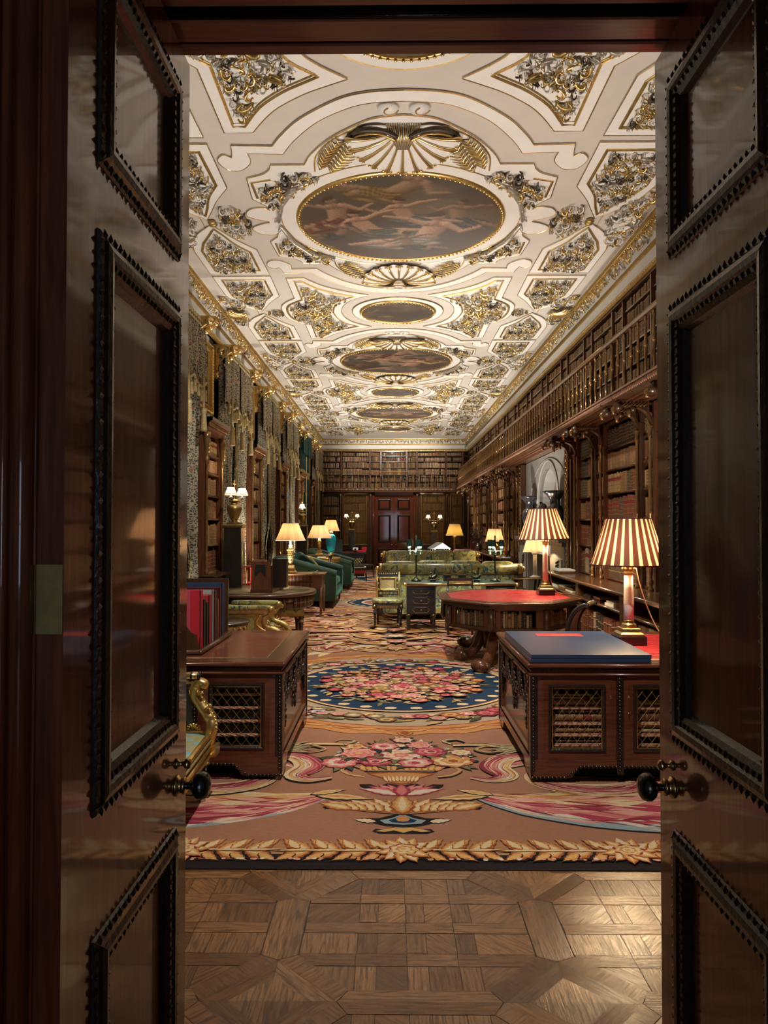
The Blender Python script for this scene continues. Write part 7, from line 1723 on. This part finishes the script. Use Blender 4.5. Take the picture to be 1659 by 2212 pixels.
# ---- far girandoles on pedestals
pedestal('black pedestal standing left of the far double doors', -1.45, 26.6, 1.56, .23); urn_lamp('two branched lamp with white shades left of the far double doors', (-1.45, 26.6, 1.561), 26, 1.0, ((-.20, 0), (.20, 0)))
pedestal('black pedestal standing right of the far double doors', 1.58, 26.6, 1.50, .25); urn_lamp('two branched lamp with white shades right of the far double doors', (1.58, 26.6, 1.501), 26, 1.05, ((-.21, 0), (.21, 0)))

# ================================================================ writing table, sofas, candelabra
r = thing('writing_table', 'black writing table with green leather top and brass mounted drawers', 'table', (1.08, 11.55, 0))
m = MB(); m.box((-.88, -.34, .735), (.88, .34, .775), 'bronze'); m.tube([(-.88, -.345, .755), (.88, -.345, .755)], .018, 'brass', 8)
for s in (-1, 1): m.ball((s * .87, -.34, .755), .03, 'gilt_bright', 8)
m.build('table_top', r); m = MB(); m.box((-.82, -.30, .775), (.82, .30, .777), 'green_leather'); m.build('leather_inset', r)
for s in (-1, 1):
    m = MB(); x0, x1 = sorted((s * .84, s * .39)); m.box((x0, -.30, .29), (x1, .30, .735), 'black_lacquer'); p = m.build('pedestal_case', r)
    for z in (.36, .505, .65):
        m = MB(); m.box((x0 + .03, -.312, z - .06), (x1 - .03, -.30, z + .06), 'black_lacquer'); c_ = (x0 + x1) / 2; d = m.build('drawer', p)
        m = MB(); m.tube([(c_ + .135 * a, -.313, z + .042 * b) for a, b in ((-1, 0), (-.7, 1), (.7, 1), (1, 0), (.7, -1), (-.7, -1), (-1, 0))], .004, 'old_brass', 5); m.ball((c_, -.315, z), .012, 'old_brass', 6); m.build('brass_mount', r)
    for x in (x0 + .03, x1 - .03):
        for y in (-.27, .27): m = MB(); m.lathe([(.028, 0), (.034, .03), (.02, .06), (.024, .1), (.03, .2), (.022, .26), (.036, .275), (.034, .29)], 'black_lacquer', (x, y, 0), 10); m.lathe([(.03, .262), (.04, .275), (.038, .29)], 'old_brass', (x, y, 0), 10); m.build('leg', r)
    m = MB(); m.tube(cr([(x0 + .03, -.27, .08), ((x0 + x1) / 2, 0, .12), (x1 - .03, .27, .08)], 4), .014, 'black_lacquer', 6); m.tube(cr([(x0 + .03, .27, .08), ((x0 + x1) / 2, 0, .12), (x1 - .03, -.27, .08)], 4), .014, 'black_lacquer', 6); m.build('stretcher', r)
def sofa_brocade(label, y, face, X0, X1):
    r = thing('sofa', label, 'sofa', ((X0 + X1) / 2, y, 0), 0 if face > 0 else PI, None); W = X1 - X0
    # local: back at y=0, seat towards +y
    m = MB(); m.box((-W / 2 + .1, .02, .15), (W / 2 - .1, .85, .40), 'brocade'); m.box((-W / 2 + .1, -.02, .15), (W / 2 - .1, .06, .88), 'brocade'); m.build('frame', r)
    m = MB(); m.tube([(-W / 2 + .09, -.02, .915), (W / 2 - .09, -.02, .915)], .095, 'brocade', 20); m.build('back_roll', r)
    for s in (-1, 1):
        m = MB(); m.tube([(s * (W / 2 - .09), -.02, .915), (s * (W / 2 - .02), -.02, .915)], .10, 'gilt_dull', 16); m.box((s * (W / 2 - .05) - .045, -.06, .1), (s * (W / 2 - .05) + .045, .04, .86), 'walnut'); m.ball((s * W / 2, -.02, .915), .05, 'gilt_bright', 10); m.build('roll_end', r)
        m = MB(); m.rbox((s * (W / 2 - .12) - .1, .05, .3), (s * (W / 2 - .12) + .1, .85, .72), .06, 'brocade'); m.build('arm', r)
        for y_ in (.02, .8): m = MB(); m.lathe([(.03, 0), (.04, .03), (.03, .06), (.045, .12), (.04, .16)], 'gilt_dull', (s * (W / 2 - .06), y_, 0), 10); m.build('leg', r)
    n = 4
    for k in range(n):
        x0 = -W / 2 + .12 + k * (W - .24) / n; m = MB(); m.rbox((x0, .08, .55), (x0 + (W - .24) / n - .01, .30, 1.055 if k in (1, 2) else 1.045), .05, 'brocade'); m.build('back_cushion', r)
        m = MB(); m.rbox((x0, .12, .39), (x0 + (W - .24) / n - .01, .88, .52), .05, 'brocade'); m.build('seat_cushion', r)
    return r
sofa_brocade('yellow green brocade sofa with rolled back, seen from behind the writing table', 12.62, 1, -.235, 2.29); sofa_brocade('second yellow green brocade sofa facing the doorway, farther off', 18.9, -1, -.24, 2.30)
m = MB(); m.rbox((-.2, -.12, -.12), (.2, .12, .12), .05, 'brocade'); o = m.build('cushion', loc=(1.62, 18.45, .66)); tag(o, 'pale brocade bolster cushion on the farther sofa', 'cushion')
def candelabrum(label, loc, rz):
    r = thing('candelabrum_lamp', label, 'lamp', loc, rz, 'bronze candelabra lamps on the writing table')
    m = MB(); m.lathe([(.085, 0), (.088, .012), (.05, .03), (.03, .05), (.012, .07), (.014, .2), (.011, .38), (.02, .40), (.03, .415), (.018, .43), (.016, .45)], 'bronze', n=20); m.build('base', r)
    m = MB(); m.lathe([(.02, .45), (.028, .46), (.012, .50), (.009, .66), (.016, .675), (.01, .69), (.018, .71), (.008, .73), (1e-4, .75)], 'verdigris', n=12)
    P = [(.11 * math.cos(a), .11 * math.sin(a)) for a in (.0, 2.1, 4.2)]
    for (x, y) in P: m.tube(cr([(0, 0, .47), (x * .5, y * .5, .485), (x, y, .48)], 4), .008, 'verdigris', 6); m.lathe([(.01, .42), (.025, .43), (.018, .46), (.034, .48), (.034, .49), (.012, .495)], 'verdigris', (x, y, 0), 12)
    m.build('branches', r)
    for (x, y) in P:
        m = MB(); m.tube([(x, y, .495), (x, y, .555)], .022, 'porcelain_white', 10); m.build('candle_tube', r)
        sh = shade(r, .052, .036, .56, .66, ['green_shade'], 12, wave=.02, trim='green_shade'); sh.location = (x, y, 0)
        m = MB(); m.ball((x, y, .63), .012, 'bulb', 8); m.build('bulb', r); light('POINT', 'bulb_light', (x, y, .60), 22, (.95, 1, .88), .02, parent=r)
candelabrum('bronze candelabrum lamp with dark green shades, left one on the writing table', (.40, 11.62, .778), 2.95); candelabrum('bronze candelabrum lamp with dark green shades, right one on the writing table', (1.665, 11.62, .778), .15)
for i, (x, l) in enumerate(((.67, 'bronze dolphin inkstand, left one on the writing table'), (1.37, 'bronze dolphin inkstand, right one on the writing table'))):
    r = thing('inkstand', l, 'inkstand', (x, 11.6, .778), 0, 'bronze inkstands')
    m = MB(); m.lathe([(.10, .02), (.105, .03), (.06, .035), (.02, .03)], 'bronze', n=24); m.lathe([(.05, 0), (.04, .02)], 'bronze', n=12); m.build('tray', r)
    m = MB(); m.tube(cr([(-.05, 0, .05), (0, 0, .06), (.04, 0, .09), (.02, 0, .14), (.03, 0, .19), (.035, 0, .22)], 5), [.03] * 12 + [.018] * 14, 'bronze', 8); m.ball((-.04, 0, .06), .035, 'bronze', 8); m.ball((-.03, 0, .13), .018, 'bronze', 8); m.build('dolphin', r)
for i, x in enumerate((.90, 1.14)):
    m = MB(); m.box((-.06, -.05, 0), (.06, .05, .09), 'bronze'); m.box((-.07, -.06, .09), (.07, .06, .1), 'bronze'); tag(m.build('box', loc=(x, 11.66, .778)), 'small dark box between the inkstands, %s one' % ('left', 'right')[i], 'box', 'small dark boxes on the writing table')
r = thing('desk_chair', 'dark chair with gilt edged top rail pushed up to the writing table', 'chair', (1.03, 10.85, 0))
m = MB(); m.box((-.19, -.02, .77), (.19, .02, .885), 'black_lacquer'); m.tube([(-.16, -.025, .80), (.16, -.025, .80)], .008, 'gilt', 6); m.box((-.17, -.022, .79), (.17, -.02, .84), 'gilt_dull'); m.build('back', r)
m = MB(); m.box((-.2, 0, .40), (.2, .40, .46), 'black_lacquer'); m.build('seat', r)
for x in (-.18, .18):
    m = MB(); m.tube([(x, -.02, 0), (x, 0, .45), (x, 0, .80)], .018, 'black_lacquer', 8); m.build('leg', r); m = MB(); m.tube([(x, .37, 0), (x, .37, .42)], .018, 'black_lacquer', 8); m.build('leg', r)
r = thing('gilt_chair', 'gilt and ebony curved back chair between the octagonal table and the right desk', 'chair', (1.98, 7.45, 0), -.5)
m = MB(); C = cr([(-.10, 0, .45), (-.12, 0, .62), (-.06, 0, .78), (.04, 0, .86), (.09, 0, .86)], 6)
for s in (-1, 1): m.tube([(p.x, p.y + s * .19, p.z) for p in C], .024, 'black_lacquer', 10)
vs = []; 
for p in C: vs += [(p.x + .012, -.18, p.z), (p.x + .012, .18, p.z)]
m.add(vs, [(2 * i, 2 * i + 1, 2 * i + 3, 2 * i + 2) for i in range(len(C) - 1)], 'black_lacquer')
for j in range(5, len(C), 2): p = C[j]; m.tube([(p.x - .008, -.17, p.z), (p.x - .008, .17, p.z)], .012, 'gilt', 6)
m.build('back', r); m = MB(); m.rbox((-.1, -.22, .42), (.32, .22, .49), .03, 'black_lacquer'); m.build('seat', r)
for x in (-.08, .28):
    for y in (-.19, .19): m = MB(); turned_leg(m, x, y, .42, .024); m.build('leg', r)
# ---- right hand side: console, lamps, temple model
r = thing('console_table', 'dark console table beside the chimneypiece under a cream lamp', 'table', (2.38, 12.75, 0))
m = MB(); m.prism(sm2([(-.27, -.2), (.25, -.2), (.28, 0), (.25, .2), (-.27, .2), (-.3, 0)], 3), ID, .735, .76, 'black_lacquer'); m.tube([(-.27, -.21, .75), (.26, -.21, .75)], .014, 'gilt_dull', 6); m.build('top', r)
for x in (-.22, .2):
    for y in (-.16, .16): m = MB(); m.tube(cr([(x, y, .74), (x * .8, y * .8, .4), (x * 1.1, y, 0)], 5), .02, 'black_lacquer', 8); m.build('leg', r)
r = thing('table_lamp', 'cream pleated lamp on a white column on the dark console table', 'lamp', (2.52, 12.7, .762))
m = MB(); m.lathe([(.10, 0), (.10, .012), (.06, .025), (.04, .045)], 'white_marble', n=20); m.lathe([(.036, .045), (.035, .40)], 'white_marble', n=16, flute=.12); m.build('column', r); m = MB(); m.lathe([(.035, .40), (.055, .42), (.06, .44), (.03, .45), (.01, .46), (.01, .6)], 'white_marble', n=16); m.build('capital', r)
shade(r, .205, .145, .45, .665, ['shade_pale'], 40, wave=.006, trim='shade_lining'); bulb(r, .52, 45)
r = thing('table_lamp', 'cream lamp on the far ledge, seen behind the right candelabrum', 'lamp', (2.60, 18.2, .942))
m = MB(); m.lathe([(.08, 0), (.09, .02), (.05, .06), (.11, .15), (.12, .2), (.08, .26), (.04, .3), (.03, .34), (.01, .36), (.01, .5)], 'old_brass', n=20); m.build('base', r); shade(r, .235, .155, .34, .655, ['shade_pale'], 40, wave=.006, trim='shade_lining'); bulb(r, .45, 50)
r = thing('floor_lamp', 'lamp with gold patterned shade on a thin column beyond the sofas', 'lamp', (1.86, 21.2, 0))
m = MB(); m.lathe([(.13, 0), (.13, .03), (.04, .06), (.03, .1), (.032, 1.3), (.05, 1.34), (.05, 1.38), (.02, 1.42)], 'old_brass', n=16); m.build('column', r); shade(r, .26, .15, 1.395, 1.73, ['shade_gold'], 30, wave=.006, trim='shade_lining'); bulb(r, 1.50, 45)
r = thing('library_table', 'dark table behind the farther sofa carrying a white temple model', 'table', (1.35, 20.3, 0))
m = MB(); m.box((-.5, -.3, .86), (.5, .3, .90), 'walnut_x'); m.build('top', r)
for x in (-.45, .45):
    for y in (-.25, .25): m = MB(); m.tube([(x, y, 0), (x, y, .86)], .025, 'walnut', 8); m.build('leg', r)
r = thing('temple_model', 'white model temple with gabled roof on the table beyond the sofas', 'model', (1.36, 20.25, .901), .25)
m = MB(); m.prism([(-.24, .14), (.24, .14), (0, .30)], lambda a, b, h: (a, h, b), -.26, .26, 'porcelain_white'); m.prism([(-.27, .13), (.0, .295), (.0, .315), (-.29, .145)], lambda a, b, h: (a, h, b), -.28, .28, 'stone_dark'); m.build('roof', r)
m = MB(); m.box((-.24, -.26, 0), (.24, .26, .02), 'porcelain_white'); m.build('base', r)
for x in (-.21, .21):
    for y in (-.23, 0, .23): m = MB(); m.tube([(x, y, .02), (x, y, .14)], .014, 'porcelain_white', 8); m.build('column', r)
r = thing('tablet', 'glowing blue screened tablet propped on a white stand on the far ledge', 'tablet', (2.66, 16.62, .942), -.3)
m = MB(); m.box((-.1, -.16, 0), (.1, .16, .015), 'paper_white'); m.build('stand', r); m = MB(); T = Matrix.Translation((-.02, 0, .02)) @ Matrix.Rotation(.5, 4, 'Y'); m.box((-.008, -.13, 0), (.008, .13, .20), 'dark_book', T); m.box((-.0095, -.115, .015), (-.0078, .115, .185), 'screen_blue', T); m.build('screen', r)
r = thing('armchair', 'red upholstered wooden chair behind the farther sofa on the right', 'chair', (2.02, 20.0, 0))
m = MB(); m.rbox((-.28, -.26, .3), (.28, .26, .46), .05, 'rose_cloth'); m.build('seat', r); m = MB(); m.rbox((-.3, .2, .4), (.3, .34, 1.02), .06, 'rose_cloth'); m.build('back', r)
for x in (-.26, .26):
    for y in (-.22, .26): m = MB(); m.tube([(x, y, 0), (x, y, .32)], .02, 'walnut', 8); m.build('leg', r)
r = thing('vase_of_leaves', 'dark vase of leafy stems standing on the far right ledge', 'plant', (2.60, 21.5, .942))
m = MB(); m.lathe([(.07, 0), (.1, .08), (.08, .18), (.05, .22)], 'basalt', n=16); m.build('vase', r); m = MB()
for i in range(70):
    a = R.random() * 6.3; rr = .2 * math.sqrt(R.random()); z = R.uniform(.25, .65); p = Vector((rr * math.cos(a), rr * math.sin(a), z)); d = Vector((R.uniform(-1, 1), R.uniform(-1, 1), R.uniform(-.3, 1))).normalized() * .05; e = d.cross(Vector((0, 0, 1))).normalized() * .018
    m.add([p - d, p + e, p + d, p - e], [(0, 1, 2, 3)], 'flower_dark')
    if i % 6 == 0: m.tube([(0, 0, .2), p], .004, 'flower_dark', 5)
m.build('foliage', r, recalc=False)
m = MB(); m.box((0, 0, 0), (.3, .2, .25), 'maroon_cloth'); tag(m.build('box', loc=(2.55, 23.2, .942)), 'dark box standing on the far right ledge', 'box')
# small red topped reading stand behind the first pedestal
r = thing('etagere', 'tiered stand with red leather top beside the nearest black pedestal', 'stand', (-2.22, 12.1, 0))
for z, mt in ((.98, 'turkey_red'), (.70, 'turkey_red')):
    m = MB(); m.box((-.2, -.2, z), (.27, .2, z + .02), mt); m.build('tier', r)
for x in (-.17, .22):
    for y in (-.17, .17): m = MB(); m.tube([(x, y, 0), (x, y, .98)], .014, 'brass', 8); m.build('post', r)
for i in range(3):
    m = MB(); m.box((0, 0, 0), (.2, .26, .03), ('maroon_cloth', 'dark_book', 'calf')[i]); tag(m.build('book', loc=(-2.3, 11.97, 1.002 + .032 * i)), 'flat %s book in the pile on the red topped stand' % ('maroon', 'black', 'brown')[i], 'book', 'books on the red topped stand')
# ================================================================ lighting and camera
w = bpy.data.worlds.new('dim'); SC.world = w; w.use_nodes = True
w.node_tree.nodes['Background'].inputs['Color'].default_value = (.5, .42, .36, 1); w.node_tree.nodes['Background'].inputs['Strength'].default_value = .02
# the antechamber behind the photographer, with its window
m = MB(); m.box((-2.5, -4.2, -.1), (2.6, 1.25, -.01), 'walnut_y'); struct(m.build('floor_antechamber'))
m = MB(); m.box((-2.5, -4.3, -.1), (-.75, -4.15, 3.6), 'wall_paint'); m.box((.75, -4.3, -.1), (2.6, -4.15, 3.6), 'wall_paint'); m.box((-.75, -4.3, -.1), (.75, -4.15, .55), 'wall_paint'); m.box((-.75, -4.3, 2.85), (.75, -4.15, 3.6), 'wall_paint'); struct(m.build('wall_antechamber'))
m = MB(); m.box((-2.6, -4.3, -.1), (-2.5, 1.28, 3.6), 'wall_paint'); m.box((2.6, -4.3, -.1), (2.7, 1.28, 3.6), 'wall_paint'); m.box((-2.6, -4.3, 3.6), (2.7, 1.28, 3.7), 'wall_paint'); struct(m.build('wall_side'))
emit('daylight', (.62, .78, 1), 3.0)
m = MB()
for x in (-.72, 0, .72): m.box((x - .03, -4.24, .55), (x + .03, -4.18, 2.85), 'plaster')
for z in (.58, 1.7, 2.82): m.box((-.75, -4.24, z - .03), (.75, -4.18, z + .03), 'plaster')
wn = struct(m.build('window_1')); m = MB(); m.box((-.72, -4.26, .58), (.72, -4.25, 2.82), 'daylight'); m.build('pane', wn)
# added fill lights, hidden on the floor behind the furniture, wash the ceiling
UW = (1, .93, .84)
def added_uplight(x, y, e, lab, z=.30, ang=125):
    r = thing('added_uplight', lab, 'lamp', (x, y, 0), 0, 'added floor lights'); m = MB(); m.lathe([(.07, 0), (.07, z - .06), (.06, z - .05), (.05, z - .05), (1e-3, z - .06)], 'black_lacquer', n=16); m.build('can', r)
    light('SPOT', 'fill_spot', (0, 0, z), e * .50, UW, .06, (PI, 0, 0), r, spot_size=math.radians(ang), spot_blend=.6)
added_uplight(-1.45, 6.32, 520, 'added light can hidden behind the left desk'); added_uplight(1.75, 6.28, 480, 'added light can hidden behind the right desk')
added_uplight(.45, 13.75, 620, 'added light can hidden between the brocade sofas, left one'); added_uplight(1.75, 13.75, 620, 'added light can hidden between the brocade sofas, right one'); added_uplight(-2.2, 12.75, 420, 'added light can hidden behind the drum table')
added_uplight(1.0, 19.5, 800, 'added light can hidden behind the farther sofa'); added_uplight(-1.9, 20.6, 600, 'added light can hidden behind the green seats'); added_uplight(1.2, 24.2, 800, 'added light can hidden near the far wall')
# spots in the ceiling
def dspot(x, y, e, aim, ang, col=(1, .94, .85), blend=.7, r=.05, z=5.0):
    d = Vector(aim) - Vector((x, y, z)); o = light('SPOT', 'spot', (x, y, z), e, col, r, None, spot_size=math.radians(ang), spot_blend=blend); o.rotation_euler = d.to_track_quat('-Z', 'Y').to_euler()
dspot(.1, 2.7, 420, (.1, 4.9, .3), 75)
dspot(.1, 8.2, 420, (.2, 8.6, 0), 95); dspot(.1, 14.9, 420, (.1, 15, 0), 95); dspot(.1, 21.8, 420, (.1, 22, 0), 95)
dspot(-.6, 7.4, 260, (-2.7, 10.2, 1.9), 36, (1, .96, .9)); dspot(-.6, 17.5, 300, (-2.6, 19.6, 1.8), 24, (1, .96, .9))
dspot(.6, 9.0, 200, (2.9, 9.6, 1.7), 60); dspot(.1, 24.5, 260, (.1, 28, 3.9), 75)
cam = bpy.data.cameras.new('camera'); co = bpy.data.objects.new('camera', cam); COL.objects.link(co)
cam.sensor_fit = 'VERTICAL'; cam.sensor_height = 36; cam.lens = 1560 / 2212 * 36; cam.clip_start = .05; cam.clip_end = 100
co.location = (0, 0, CAMZ); co.rotation_euler = (PI / 2 + math.atan(32 / 1560), 0, math.atan(15.5 / 1560)); SC.camera = co
vs_ = SC.view_settings; vs_.view_transform = 'Standard'; vs_.look = 'None'; vs_.gamma = 1; vs_.exposure = .62; vs_.use_curve_mapping = False
cy = SC.cycles; cy.use_denoising = True; cy.max_bounces = 7; cy.diffuse_bounces = 4; cy.glossy_bounces = 4; cy.transmission_bounces = 4; cy.sample_clamp_indirect = 4; cy.use_light_tree = True; cy.caustics_reflective = False; cy.caustics_refractive = False
